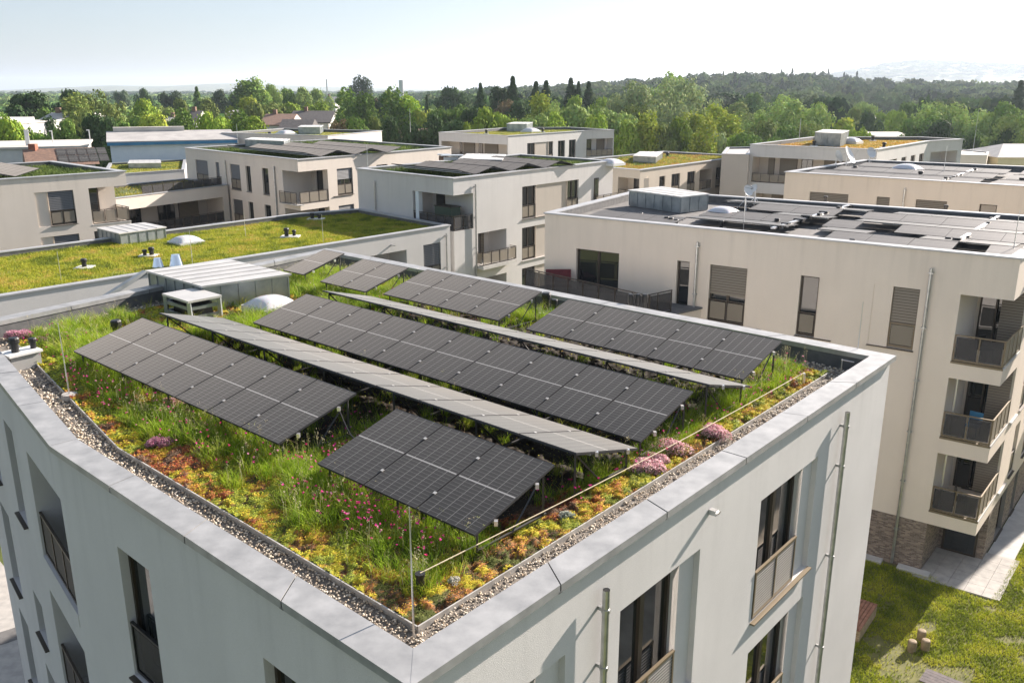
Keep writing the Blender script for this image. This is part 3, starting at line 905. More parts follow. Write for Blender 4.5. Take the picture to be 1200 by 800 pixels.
for a in (9.2, 6.1):
    bo = MB(); wh.box(bo, wh.L - 2.65, wh.L + 0.3, a - 0.04, a + 0.03, -0.2, 0.5); bo = bo.build('balcony', ['slab_white'], hb)
    make_railing(bo, wh, wh.L - 2.6, wh.L + 0.2, a + 0.05, a + 1.05, 0.45, 'rail_panel', posts=4)
    make_railing(bo, wh2, 0.05, 3.3, a + 0.05, a + 1.05, -0.05, 'rail_panel', posts=4)
ww = Wall(hn[2], hn[3])

# low connecting wing with a roof terrace, left of that block
JP = [(-34.2, 70.6), (-26.9, 83.3), (-32.9, 89.4), (-41.5, 77.0)]
wj = Wall(JP[0], JP[1])
jb = building('low_wing', 'low wing with an open gallery and planted roof terrace between the two left blocks', 'building',
    [(JP, 8.95, 9.94, {}, True), (JP, 0.0, 8.95, {0: [O('L', 2.6, wj.L - 0.7, 6.6, 8.9, depth=2.2, panel='rail_panel_dark', mat='plaster_taupe',
        back=((0.04, 0.12, 's'), (0.22, 0.34, 'g'), (0.5, 0.66, 'g'), (0.7, 0.9, 's')))]}, False)], 10.0, JP, 'plaster_cream', cw=0.3, over=0.05, sink=0.3)
tr = thing('terrace_railing', (-29.5, 80.0, 9.8), 'dark railing along the roof terrace between the two left blocks', 'railing')
make_railing(tr, wj, 5.5, wj.L - 0.3, 9.75, 10.75, -0.4, 'rail_panel_dark', posts=9)

# ---------------------------------------------------------------- blocks further back
K0, K1, K2 = (-39.2, 121.0), (-23.3, 113.2), (-18.5, 127.2)
kroof = [K0, K1, K2, (-34.4, 135.0)]
kb = building('apartment_building', 'low cream block in the distance with a mossy roof, behind the shuttered block', 'building',
    [(kroof, 0.0, 12.94, {0: floors('S', 12.2, 13.4, (9.2,)), 1: floors('W', 6.0, 7.6, (9.2,))}, False)], 13.0, kroof, 'plaster_cream')
N0, N1, N2, N3 = (-10.0, 122.2), (-0.5, 113.2), (10.2, 127.2), (14.8, 129.9)
nroof = [N0, N1, N2, N3, (9.0, 139.0), (-1.0, 137.0)]
n_l = [O('L', 0.5, 12.9, 9.3, 11.85, depth=1.6, mat='plaster_taupe', st=0.1, back=((0.16, 0.2, 'g'), (0.22, 0.4, 's'), (0.46, 0.52, 'g'), (0.55, 0.75, 's'), (0.9, 0.98, 'g')))]
n_r = [O('W', 4.1, 5.9, 9.2, 11.85), O('P', 5.9, 9.0, 9.2, 11.85, mat='plaster_taupe'), O('W', 9.0, 10.0, 9.2, 11.85), O('N', 11.2, 12.9, 9.2, 11.85), O('N', 13.9, 15.6, 9.2, 11.85)]
n_e = [O('L', 0.5, 5.2, 9.3, 11.8, depth=1.5, back=((0.05, 0.4, 'g'), (0.6, 0.9, 's')))]
nbk = building('apartment_building', 'white block with a long top floor gallery and mossy roof in front of the trees', 'building',
    [(nroof, 0.0, 12.94, {0: n_l, 1: n_r, 2: n_e}, False)], 13.0, nroof, 'plaster_white')
P0, P1, P2, P3 = (8.0, 92.5), (12.7, 87.6), (28.2, 106.4), (19.5, 114.6)
proof = [P0, P1, P2, P3, (6.0, 99.0)]
p_r = [O('N', 3.8, 5.0, 7.9, 10.05), O('W', 6.3, 8.1, 7.9, 10.1, sillmat='slab_white'), O('W', 9.7, 11.5, 7.9, 10.1),
       O('L', 12.5, 15.4, 7.9, 10.1, depth=1.6, back=((0.5, 0.9, 's'),)), O('W', 16.4, 18.1, 7.9, 10.1), O('N', 18.9, 20.1, 7.9, 10.1), O('L', 21.3, 24.0, 7.9, 10.2, depth=1.5)]
p_l = [O('L', 4.0, 6.7, 7.9, 10.1, depth=1.6, mat='plaster_sand', back=((0.3, 0.7, 'g'),))]
pb = building('apartment_building', 'sand coloured lower block with a yellow flowering roof behind the white block', 'building',
    [(proof, 0.0, 10.94, {1: p_r, 0: p_l}, False)], 11.0, proof, 'plaster_sand')
Q0, Q1, Q2, Q3 = (25.5, 95.5), (35.8, 87.3), (47.6, 101.9), (53.2, 105.4)
qroof = [Q0, Q1, Q2, Q3, (50.5, 110.5), (37.0, 110.5)]
q_l = [O('L', 0.4, 12.2, 9.0, 11.7, depth=1.8, mat='plaster_taupe', st=0.9, slabmat='plaster_white', back=((0.09, 0.15, 's'), (0.2, 0.36, 's'), (0.4, 0.5, 'g'), (0.6, 0.95, 's'))),
       O('L', 1.0, 12.2, 5.6, 7.9, depth=1.8, mat='plaster_taupe', back=((0.1, 0.5, 's'),))]
q_r = [O('N', 4.0, 7.0, 9.2, 11.7), O('N', 8.6, 10.4, 9.2, 11.7), O('N', 12.1, 13.8, 9.2, 11.7), O('N', 15.4, 17.2, 9.2, 11.7)]
q_e = [O('L', 0.6, 5.8, 9.2, 11.7, depth=2.0, back=((0.05, 0.4, 'g'),))]
qb = building('apartment_building', 'white block with an orange flowering roof and a metal roof hatch, right of the middle', 'building',
    [(qroof, 0.0, 12.94, {0: q_l, 1: q_r, 2: q_e}, False)], 13.0, qroof, 'plaster_white')
I0, I1 = (19.6, 63.4), (38.3, 48.3)
iroof = [I0, I1, (49.5, 61.5), (29.5, 74.4)]
i_f = []
for t in (11.7, 8.6):
    i_f += [O('S', 1.9, 4.6, t - 2.3, t), O('S', 6.5, 7.35, t - 2.3, t), O('S', 9.0, 10.9, t - 2.3, t), O('N', 12.8, 13.8, t - 2.3, t)]
ib = building('apartment_building', 'long beige block behind the right neighbour with flat solar panels on top', 'building',
    [(iroof, 0.0, 12.94, {0: i_f}, False)], 13.0, iroof, 'plaster_beige')
wi = Wall(iroof[0], iroof[1]); pipe_on(ib, wi, 8.25, 12.4, 0.5)

# low grassy roof seen between the left blocks
lp = [at(120, 205, 10), at(216, 198.5, 10), at(218, 186.5, 10), at(128, 191, 10)]
lb = building('low_wing', 'low white wing with a bright grassy roof behind the left roof terrace', 'building',
    [(lp, 0.0, 9.94, {}, False)], 10.0, lp, 'plaster_white', cw=0.3, over=0.05, sink=0.3)
# far small wing carrying yellow flowers, left of the white gallery block
op = [at(466, 180, 10), at(540, 181, 10), at(545, 170, 10), at(478, 170, 10)]
ob = building('low_wing', 'low wing with a bright yellow flowering roof left of the gallery block', 'building',
    [(op, 0.0, 9.94, {}, False)], 10.0, op, 'plaster_cream', cw=0.3, over=0.05, sink=0.3)
# grey flat roof left of the orange-roofed block, low blocks at its right
wp = [at(846, 180, 12), at(878, 181, 12), at(885, 172, 12), at(852, 172.5, 12)]
building('flat_roofed_annex', 'grey flat roofed annex touching the left end of the orange-roofed block', 'building',
    [(wp, 0.0, 11.94, {}, False)], 12.0, wp, 'plaster_taupe', cw=0.3, over=0.05, sink=0.2, roofmat='roof_grey')
xp = [at(1118, 188, 9.5), at(1155, 180, 9.5), at(1168, 178, 9.5), at(1158, 173.5, 9.5), at(1120, 172, 9.5)]
xp = [at(1114, 181, 9.5), at(1157, 182, 9.5), at(1159, 178, 9.5), at(1116, 174, 9.5)]
building('flat_roofed_annex', 'plain low annex with a pale gravel roof right of the orange-roofed block', 'building',
    [(xp, 0.0, 9.44, {}, False)], 9.5, xp, 'plaster_beige', cw=0.3, over=0.05, sink=0.15, roofmat='roof_pale')
yh = thing('gabled_house', (*at(1200, 190, 6), 0), 'pale yellow house with a low grey roof at the right edge', 'house')
a, b = at(1170, 184.5, 9.0), at(1240, 184.5, 9.0)
m = MB(); m.prism(rect_poly(a, b, 12), 0, 9.0); m.build('wall', ['plaster_yellow'], yh)
q = rect_poly(a, b, 12); q = offset_poly(q, 0.3)
m = MB(); ra = ((q[0][0] + q[3][0]) / 2, (q[0][1] + q[3][1]) / 2, 10.6); rb = ((q[1][0] + q[2][0]) / 2, (q[1][1] + q[2][1]) / 2, 10.6)
ra = (ra[0] + 4, ra[1], 10.6)
m.face([(*q[0], 9.0), (*q[1], 9.0), rb, ra]); m.face([(*q[2], 9.0), (*q[3], 9.0), ra, rb]); m.face([(*q[3], 9.0), (*q[0], 9.0), ra]); m.face([(*q[1], 9.0), (*q[2], 9.0), rb])
m.build('roof', ['roof_grey'], yh)
# ---------------------------------------------------------------- solar tables
MW, ML, MT = 1.134, 1.722, 0.035
RA = R(-41.7)
rx = Vector((math.cos(RA), math.sin(RA))); tx = Vector((-rx.y, rx.x))
def ST(s, t):
    q = rx * s + tx * t
    return (q.x, q.y)

def module_mesh(glass='solar_glass'):
    m = MB()
    m.box(0, MW, 0, ML, -MT, -0.003, 1)
    m.face([(0, 0, 0), (MW, 0, 0), (MW, ML, 0), (0, ML, 0)], 0, [(0, 0), (1, 0), (1, 1), (0, 1)])
    fr = 0.004
    for (a, b, c, d) in ((0, MW, -fr, 0), (0, MW, ML, ML + fr), (-fr, 0, -fr, ML + fr), (MW, MW + fr, -fr, ML + fr)):
        m.box(a, b, c, d, -MT, 0.002, 1)
    me_o = m.build('solar_module', [glass, 'solar_back', 'steel_strut'])
    me = me_o.data; bpy.data.objects.remove(me_o)
    c = MB()
    c.box(MW - 0.010, MW + 0.042, -0.022, 0.022, 0.003, 0.012)
    co = c.build('module_clamp', ['clamp']); cm = co.data; bpy.data.objects.remove(co)
    return me, cm
MOD_ME, CLAMP_ME = module_mesh()
MOD_FAR, _ = module_mesh('solar_glass_dusty')

def solar_row(label, origin, r, s0, s1, n, tlo, zlo, thi, zhi, group, detail=2, mat=None, along=False, legs=True, end_rail=True):
    """a row of n modules; (tlo,zlo) is the low long edge, (thi,zhi) the high one, in the frame origin + s*r + t*perp"""
    t2 = Vector((-r.y, r.x))
    def W(s, t, z): return Vector((origin.x + r.x * s + t2.x * t, origin.y + r.y * s + t2.y * t, z))
    zr = min(zlo, zhi) - 0.35
    root = thing('solar_table', tuple(W((s0 + s1) / 2, (tlo + thi) / 2, zr)), label, 'solar panels', group)
    base = wloc(root)
    flip = thi < tlo
    # module frame: x along the row, y up the slope, z up
    if not flip: xdir = Vector((r.x, r.y, 0)); start = s0
    else: xdir = Vector((-r.x, -r.y, 0)); start = s1
    ydir = (W(0, thi, zhi) - W(0, tlo, zlo)).normalized()
    zdir = xdir.cross(ydir)
    rot = Matrix((xdir, ydir, zdir)).transposed().to_4x4()
    pitch = (s1 - s0) / n
    mw = MW if not along else ML
    sc = (pitch - 0.034) / MW
    for i in range(n):
        off = i * pitch
        s = start + (off if not flip else -off)
        p = W(s, tlo, zlo)
        o = bpy.data.objects.new('solar_module', MOD_ME if detail > 1 else MOD_FAR); COL.objects.link(o); o.parent = root
        lc = math.hypot(thi - tlo, zhi - zlo) / ML
        o.matrix_local = Matrix.Translation(p - base) @ rot @ Matrix.Diagonal((sc, lc, 1, 1))
        if detail > 1 and i < n - 1:
            for f in (0.22, 0.76):
                c = bpy.data.objects.new('module_clamp', CLAMP_ME); COL.objects.link(c); c.parent = o; c.location.y = f * ML
    # substructure: two long rails, triangular trestles
    m = MB()
    for f in (0.22, 0.76):
        t = tlo + (thi - tlo) * f; z = zlo + (zhi - zlo) * f - 0.06
        m.tube([W(s0 + 0.03, t, z), W(s1 - 0.03, t, z)], 0.02, 4)
    m.build('support_rail', ['alu'], root)
    if detail > 1 and legs:
        k = max(2, int(round((s1 - s0) / 2.2)) + 1)
        proto = None
        for i in range(k):
            s = s0 + 0.12 + (s1 - s0 - 0.24) * i / (k - 1)
            tl = tlo + (thi - tlo) * 0.08; th = tlo + (thi - tlo) * 0.92
            zl = zlo + (zhi - zlo) * 0.08 - 0.07; zh = zlo + (zhi - zlo) * 0.92 - 0.07
            if proto is None:
                m = MB()
                m.tube([W(s, tl, zl), W(s, th, zh)], 0.02, 4); m.tube([W(s, tl, zr + 0.02), W(s, th + (thi - tlo) * 0.04, zr + 0.02)], 0.02, 4)
                m.tube([W(s, th, zh), W(s, th, zr)], 0.022, 4); m.tube([W(s, tl, zl), W(s, tl, zr)], 0.022, 4)
                m.tube([W(s, th, zh), W(s, (tl + th) / 2, zr)], 0.016, 4)
                proto = m.build('trestle', ['trestle_dark'], root); s00 = s
            else:
                c = proto.copy(); COL.objects.link(c); c.parent = root
                c.location = Vector((r.x, r.y, 0)) * (s - s00)
        # the end bracket that shows at the right end
        for f in (0.2, 0.72):
            m = MB(); t = tlo + (thi - tlo) * f; z = zlo + (zhi - zlo) * f - 0.045
            m.box(*sorted((W(s1 + 0.01, t, z).x, W(s1 + 0.01, t, z).x + 0.05)), *sorted((W(s1 + 0.01, t, z).y, W(s1 + 0.01, t, z).y + 0.07)), z - 0.04, z + 0.03)
            m.build('end_bracket', ['alu'], root)
    return root

O0 = Vector((0, 0)); G1 = 'solar tables on the flowering front roof'
LO, HI = 13.05, 13.5
solar_row('long solar table of seven dark modules nearest the left parapet', O0, rx, -19.82, -11.80, 7, 7.45, LO, 9.10, HI, G1)
solar_row('short solar table of three dark modules nearest the front corner of the roof', O0, rx, -10.68, -7.22, 3, 7.40, LO, 9.05, HI, G1)
solar_row('long pale solar table seen at a flat angle, directly behind the seven dark modules', O0, rx, -20.0, -7.27, 11, 11.25, LO, 9.60, HI, G1)
solar_row('longest dark solar table of ten modules in the middle of the front roof', O0, rx, -19.0, -7.36, 10, 11.52, LO, 13.17, HI, G1)
solar_row('pale solar table seen at a flat angle, between the ten modules and the back row', O0, rx, -19.05, -7.36, 10, 15.35, LO, 13.70, HI, G1)
solar_row('solar table of a single module at the far end of the back row', O0, rx, -24.07, -22.95, 1, 15.85, LO, 17.5, HI, G1)
solar_row('solar table of two modules in the back row beside the single one', O0, rx, -21.75, -19.58, 2, 15.6, LO, 17.3, HI, G1)
solar_row('solar table of four modules in the middle of the back row', O0, rx, -19.0, -14.5, 4, 15.77, LO, 17.5, HI, G1)
solar_row('solar table of five modules at the right end of the back row', O0, rx, -13.45, -7.62, 5, 15.62, LO, 17.3, HI, G1)

def solar_field(label, A, B, s0, s1, t0, rows, group, zlo=12.98, rise=0.28, depth=1.6, gap=0.25, first_up=True, valley=0.12):
    """butterfly rows parallel to A->B: t measured inwards from that edge"""
    w = Wall(A, B); r = Vector((w.d.x, w.d.y)); origin = Vector(A[:2])
    t = t0
    names = ('first', 'second', 'third', 'fourth', 'fifth', 'sixth', 'seventh')
    for k in range(rows):
        up = (k % 2 == 0) == first_up
        n = max(1, int(round((s1 - s0) / 1.15)))
        if up: solar_row(label % names[k], origin, r, s0, s1, n, t, zlo, t + depth, zlo + rise, group, detail=1)
        else: solar_row(label % names[k], origin, r, s0, s1, n, t + depth, zlo, t, zlo + rise, group, detail=1)
        t += depth + (gap if up else valley)

# rows run along the left faces (parallel to the front tables)
solar_field('%s solar row from the left face on the white middle block', croof[0], croof[1], 2.6, 9.9, 1.2, 7, 'solar rows on the white middle block', zlo=13.02, rise=0.4, first_up=False)
solar_field('%s solar row from the near left face on the shuttered cream block', hroof[0], hroof[1], 6.5, 20.4, 1.3, 6, 'solar rows on the shuttered cream block', zlo=13.05, rise=0.42, first_up=False)
wdd = Wall(droof[0], droof[1])
def dfield():
    # rows across the left block: parallel to its receding side
    A, B = droof[0], droof[3]
    w = Wall(droof[3], droof[0]); r = Vector((w.d.x, w.d.y)); origin = Vector(droof[3])
    L = w.L; t = 1.0
    spans = []
    nm = ('first', 'second', 'third', 'fourth', 'fifth', 'sixth')
    k = 0
    t = 2.2
    while k < 6:
        up = k % 2 == 0
        if up: a = (t + 1.6, 13.02, t, 13.45)
        else: a = (t, 13.02, t + 1.6, 13.45)
        solar_row('%s solar row from the left on the roof of the block at the left edge' % nm[k], origin, r, 2.2, L - 1.0, 9, a[0], a[1], a[2], a[3], 'solar rows on the left edge block', detail=1)
        t += 1.6 + (0.12 if up else 0.3)
        k += 1
    return
dfield()

# flat solar rows of the right neighbour: five bands parallel to its long face
def erows():
    A, B = Vector(eroof[0]), Vector(eroof[1]); w = Wall(A, B); r = w.d.copy(); origin = A
    L = w.L
    bands_ = [0.62, 2.36, 4.10, 5.84, 7.58, 9.32]
    plan = {0: [(1.9, 6.35), (13.0, 17.7), (18.8, 20.1)],
            1: [(6.2, 10.9), (12.2, 14.2), (16.2, 19.6)],
            2: [(6.1, 10.6), (11.9, 13.3), (14.9, 20.9)],
            3: [(9.0, 11.6), (12.8, 19.4), (20.6, 23.4)],
            4: [(7.2, 11.4), (12.6, 19.6), (21.0, 24.4)],
            5: [(5.2, 12.4), (13.6, 20.4), (21.8, 25.4)]}
    nm = ('near', 'second', 'third', 'fourth', 'fifth', 'far')
    nm2 = ('left', 'middle', 'right')
    for k, sp in plan.items():
        for j, (a, b) in enumerate(sp):
            up = k % 2 == 0
            t = bands_[k]; n = max(1, int(round((b - a) / 1.76)))
            lo, hi = 12.90, 13.02
            args = (t + 1.62, lo, t, hi) if not up else (t, lo, t + 1.62, hi)
            solar_row('flat grey solar row on the right neighbour, %s band, %s section' % (nm[k], nm2[j]), origin, r, a, b, n, *args, 'flat solar rows on the right neighbour', detail=1)
erows()
def irows():
    A, B = Vector(iroof[0]), Vector(iroof[1]); w = Wall(A, B); r = w.d.copy(); origin = A
    nm = ('near', 'second', 'third', 'fourth', 'far')
    for k, t in enumerate((0.7, 2.9, 5.1, 7.3, 9.5)):
        for j, (a, b) in enumerate(((1.2 + 0.2 * k, 12.4), (13.2, 22.5))):
            up = k % 2 == 0
            args = (t, 12.90, t + 1.9, 13.04) if up else (t + 1.9, 12.90, t, 13.04)
            solar_row('flat solar row on the long beige block behind, %s band, %s part' % (nm[k], ('left', 'right')[j]), origin, r, a, b, max(1, round((b - a) / 1.76)), *args, 'flat solar rows on the long beige block', detail=1)
irows()

# ---------------------------------------------------------------- roof equipment
def zinc_box(label, poly, z0, z1, slope=0.0, name='roof_hatch', parent=None, seam=0.5, roofm='zinc_roof', cat='roof hatch'):
    """metal clad stair head with standing seams and a thin overhanging lid"""
    c = (sum(p[0] for p in poly) / len(poly), sum(p[1] for p in poly) / len(poly))
    t = thing(name, (c[0], c[1], z0), label, cat)
    m = MB(); m.prism(poly, z0, z1 - 0.06); 
    for i in range(len(poly)):
        w = Wall(poly[i], poly[(i + 1) % len(poly)])
        n = max(1, int(w.L / seam))
        for k in range(n + 1):
            u = min(max(0.02, w.L * k / n), w.L - 0.02)
            w.box(m, u - 0.012, u + 0.012, z0 + 0.05, z1 - 0.10, 0.0, 0.03)
    m.build('cladding', ['zinc'], t)
    q = offset_poly(poly, 0.07)
    m = MB(); m.prism(q, z1 - 0.058, z1)
    e0, e1 = Vector(q[0]), Vector(q[1]); f0, f1 = Vector(q[3]), Vector(q[2])
    L = (e1 - e0).length; n = max(2, int(L / 0.55))
    for k in range(1, n):
        a = e0 + (e1 - e0) * k / n; b = f0 + (f1 - f0) * k / n
        d = (e1 - e0).normalized() * 0.012
        a += (b - a).normalized() * 0.03; b -= (b - a).normalized() * 0.03
        m.hexa([(*(a - d), z1 + 0.001), (*(a + d), z1 + 0.001), (*(b + d), z1 + 0.001), (*(b - d), z1 + 0.001), (*(a - d), z1 + 0.022), (*(a + d), z1 + 0.022), (*(b + d), z1 + 0.022), (*(b - d), z1 + 0.022)])
    m.build('lid', [roofm], t)
    return t

SZ = 12.58   # planting level of the front roof
s1_, s2_, s3_, s4_ = ST(-25.7, 12.15), ST(-22.5, 12.15), ST(-22.1, 14.7), ST(-25.4, 14.7)
zb = zinc_box('large zinc clad stair head with seamed lid on the flowering front roof', [s1_, s2_, s3_, s4_], SZ, 13.38)
a1 = ST(-22.85, 11.2); a2 = ST(-21.55, 11.2); a3 = ST(-21.55, 12.08); a4 = ST(-22.85, 12.08)
an = thing('ventilation_hood', (*ST(-22.2, 11.65), SZ), 'small open zinc hood on posts leaning on the stair head', 'ventilation hood')
m = MB(); m.prism(offset_poly([a1, a2, a3, a4], 0.06), 13.2, 13.26); m.build('lid', ['zinc_roof'], an)
for q in (a1, a2, a3, a4):
    m = MB(); m.box(q[0] - 0.05, q[0] + 0.05, q[1] - 0.05, q[1] + 0.05, SZ - 0.1, 13.2); m.build('post', ['zinc'], an)
m = MB()
for (p, q) in ((a1, a2), (a2, a3), (a4, a1)):
    w = Wall(p, q)
    for z in (12.72, 12.98): w.box(m, 0.06, w.L - 0.06, z, z + 0.09, -0.03, 0.02)
m.build('louvre', ['zinc'], an)
m = MB(); m.prism(offset_poly([a1, a2, a3, a4], -0.14), SZ - 0.05, 13.1); m.build('fan_housing', ['black_plastic'], an)
# inclined duct rising from the roof to the back of the hood
dc = thing('cable_duct', (*ST(-24.6, 11.3), SZ), 'inclined metal cable duct climbing to the stair head from the gravel', 'cable duct')
m = MB(); p = ST(-24.9, 9.6); q = ST(-25.6, 12.0)
m.tube([(*p, SZ + 0.03), (*q, 13.36)], [0.09, 0.09], 4); m.build('duct', ['zinc'], dc)

def dome(label, c, rad, z0, group=None, curb=0.28):
    t = thing('skylight_dome', (c[0], c[1], z0), label, 'skylight', group)
    a = RA; r = Vector((math.cos(a), math.sin(a))); u = Vector((-r.y, r.x)); C = Vector(c)
    def sq(h): return [tuple(C + (r * x + u * y) * h) for x, y in ((-1, -1), (1, -1), (1, 1), (-1, 1))]
    m = MB(); m.prism(sq(rad * 1.08), z0, z0 + curb); m.build('curb', ['white_plastic'], t)
    m = MB(); n = 12
    grid = []
    for i in range(n + 1):
        row = []
        for j in range(n + 1):
            x = i / n * 2 - 1; y = j / n * 2 - 1
            h = (1 - abs(x) ** 2.6) * (1 - abs(y) ** 2.6)
            q = C + (r * x + u * y) * rad
            row.append((q.x, q.y, z0 + curb + 0.015 + rad * 0.42 * h ** 0.6))
        grid.append(row)
    for i in range(n):
        for j in range(n):
            m.face([grid[i][j], grid[i + 1][j], grid[i + 1][j + 1], grid[i][j + 1]])
    o = m.build('dome', ['acrylic_dome'], t, smooth=True)
    import bmesh
    bm = bmesh.new(); bm.from_mesh(o.data); bmesh.ops.remove_doubles(bm, verts=bm.verts, dist=0.0005); bm.to_mesh(o.data); bm.free()
    return t
dome('white acrylic skylight dome beside the stair head on the flowering front roof', ST(-21.0, 13.35), 0.55, SZ)
dome('white skylight dome on the grassy green roof of the wing', (-19.8, 52.6), 0.75, 9.66, curb=0.16)
dome('white skylight dome on the right neighbour roof beside the dish stand', (10.3, 42.6), 0.62, 12.62, curb=0.3)
dome('white skylight dome on the long beige block behind', at(1063, 194.5, 13.2), 0.9, 12.62, curb=0.35)
dome('white skylight dome beside the metal hatch on the orange-roofed block', at(997, 164.5, 13.0), 1.0, 12.6, curb=0.3)
dome('small white skylight dome beside the hatch on the gallery block', at(622, 151.8, 13.0), 1.0, 12.6, curb=0.2)
dome('small white skylight dome on the mossy roof of the distant cream block', at(335, 154.5, 13.0), 1.0, 12.6, curb=0.2)
dome('pale skylight dome at the right end of the white middle block roof', at(716, 187.5, 13.05), 0.8, 12.62, curb=0.2)

def vent(label, spots, z0, base=None, cat='vent pipe', group=None, flash=True):
    """black vent pipes with flared caps standing in one white flashing tray"""
    cx = sum(s[0] for s in spots) / len(spots); cy = sum(s[1] for s in spots) / len(spots)
    t = thing('vent_pipe', (cx, cy, z0), label, cat, group)
    if flash:
        m = MB(); e = base or 0.22
        xs = [s[0] for s in spots]; ys = [s[1] for s in spots]
        m.box(min(xs) - e, max(xs) + e, min(ys) - e, max(ys) + e, z0, z0 + 0.10); m.build('flashing', ['white_plastic'], t)
    for (x, y, h, r) in spots:
        m = MB(); zz = z0 + (0.1 if flash else 0)
        m.tube([(x, y, zz), (x, y, zz + h * 0.6), (x, y, zz + h * 0.62), (x, y, zz + h * 0.9), (x, y, zz + h)], [r, r, r * 1.35, r * 1.35, r * 1.1], 12)
        m.build('pipe', ['black_plastic'], t)
    return t
bx = thing('vent_upstand', (*at(27, 415, 12.6), SZ), 'white metal upstand box at the left parapet carrying two black pipes', 'vent box')
pb0 = at(12, 418, 12.95); pb1 = at(47, 410, 12.95)
m = MB(); w = Wall(pb0, pb1); w.box(m, 0, w.L, SZ, 12.92, -0.45, 0.0); m.build('box', ['grey_plastic'], bx)
m = MB(); w.box(m, -0.04, w.L + 0.04, 12.92, 12.97, -0.5, 0.05); m.build('lid', ['white_plastic'], bx)
c1, c2 = w.p(0.22, 0, -0.22), w.p(0.62, 0, -0.22)
vent('pair of black vent pipes on the white upstand box at the left parapet', [(c1[0], c1[1], 0.34, 0.085), (c2[0], c2[1], 0.24, 0.065)], 12.97, flash=False)
p = at(137, 388, 12.7); vent('single rounded black vent pipe behind the left end of the seven-module table', [(*p, 0.42, 0.10)], SZ, flash=False)
p = at(640, 362, 12.7); vent('two black vent pipes in the back row gap of the front roof', [(*p, 0.5, 0.10), (p[0] + 0.22, p[1] - 0.22, 0.36, 0.07)], SZ)
for i, x in enumerate((742, 750.5, 758.5)):
    p = at(x, 351.5, 13.0); d = Vector(ST(0, 19.0)) 
    vent(('left', 'middle', 'right')[i] + ' of the three black pipes along the back parapet of the front roof', [(p[0] - 0.1, p[1] - 0.2, 0.66, 0.06)], SZ - 0.02, flash=False, group='three pipes at the back parapet')
p = at(99, 313, 9.75); vent('single black vent in a white tray on the left part of the grassy roof', [(*p, 0.42, 0.12)], 9.68, base=0.4)
p = at(178, 299, 9.75); vent('two black vents in a white tray in the middle of the grassy roof', [(*p, 0.42, 0.12), (p[0] - 0.35, p[1] - 0.1, 0.3, 0.1)], 9.68, base=0.3)
p = at(336, 277, 9.75); vent('two black vents on reddish moss near the far end of the grassy roof', [(*p, 0.5, 0.13), (p[0] + 0.45, p[1] + 0.1, 0.36, 0.1)], 9.68, base=0.35)
p = at(366, 254, 9.9); vent('black vents at the far parapet corner of the grassy roof', [(*p, 0.4, 0.13), (p[0] + 0.5, p[1], 0.3, 0.1)], 9.68, base=0.35)
for i, (x, y) in enumerate(((185.5, 313.5), (207, 312))):
    p = at(x, y, 9.7)
    t = thing('conical_cowl', (*p, 9.66), ('smaller left' if i == 0 else 'larger right') + ' of two shiny conical metal cowls behind the stair head', 'chimney cowl')
    m = MB(); s = 0.9 + 0.22 * i
    m.tube([(*p, 9.66), (*p, 9.74)], 0.36 * s, 20); m.build('base_ring', ['black_plastic'], t)
    m = MB(); m.tube([(*p, 9.74), (*p, 9.74 + 0.52 * s)], [0.34 * s, 0.2 * s], 24); m.build('cone', ['chrome'], t, smooth=False)

zinc_box('low zinc hatch box in the grassy green roof of the wing', [at(142, 288, 9.66), at(195, 280, 9.66), at(170, 274.5, 9.66), at(116, 281, 9.66)], 9.6, 10.42, seam=0.6)
ebp = [(5.1, 46.9), (8.45, 43.3), (10.4, 45.2), (7.1, 48.8)]
ebp = [at(737, 241, 12.6), at(797, 250, 12.6), at(829, 246, 12.6), at(775, 236.5, 12.6)]
zinc_box('large zinc stair head on the roof of the right neighbour', ebp, 12.6, 13.45, seam=0.6)
zinc_box('low zinc roof hatch on the orange-roofed block', [at(954, 171, 12.6), at(984, 173, 12.6), at(993, 168.5, 12.6), at(964, 167, 12.6)], 12.58, 14.1, seam=0.8)
zinc_box('low zinc roof hatch on the gallery block', [at(594, 154.3, 12.6), at(617, 154.6, 12.6), at(624, 152.2, 12.6), at(602, 152, 12.6)], 12.58, 13.75, seam=0.9)
zinc_box('low zinc roof hatch on the mossy distant cream block', [at(350, 157.5, 12.6), at(375, 157.5, 12.6), at(379, 155, 12.6), at(354, 155, 12.6)], 12.58, 13.6, seam=0.9)
zinc_box('low zinc roof hatch on the yellow flowering block', [at(742, 192, 10.6), at(768, 193.5, 10.6), at(776, 187, 10.6), at(750, 186.5, 10.6)], 10.58, 11.5, seam=0.9)
zinc_box('flat zinc roof hatch on the low grassy wing at the left', [at(151, 198, 9.7), at(189, 197.5, 9.7), at(188, 193.5, 9.7), at(153, 194, 9.7)], 9.66, 10.35, seam=0.9)
zinc_box('long low zinc box behind the solar rows of the shuttered cream block', [at(288, 173.5, 12.7), at(333, 176, 12.7), at(340, 173, 12.7), at(296, 171, 12.7)], 12.6, 13.6, seam=0.9)
zinc_box('pale flat box among the solar rows of the white middle block', [at(538, 196, 12.7), at(588, 197, 12.7), at(592, 190, 12.7), at(548, 189, 12.7)], 12.6, 13.35, seam=2.0)
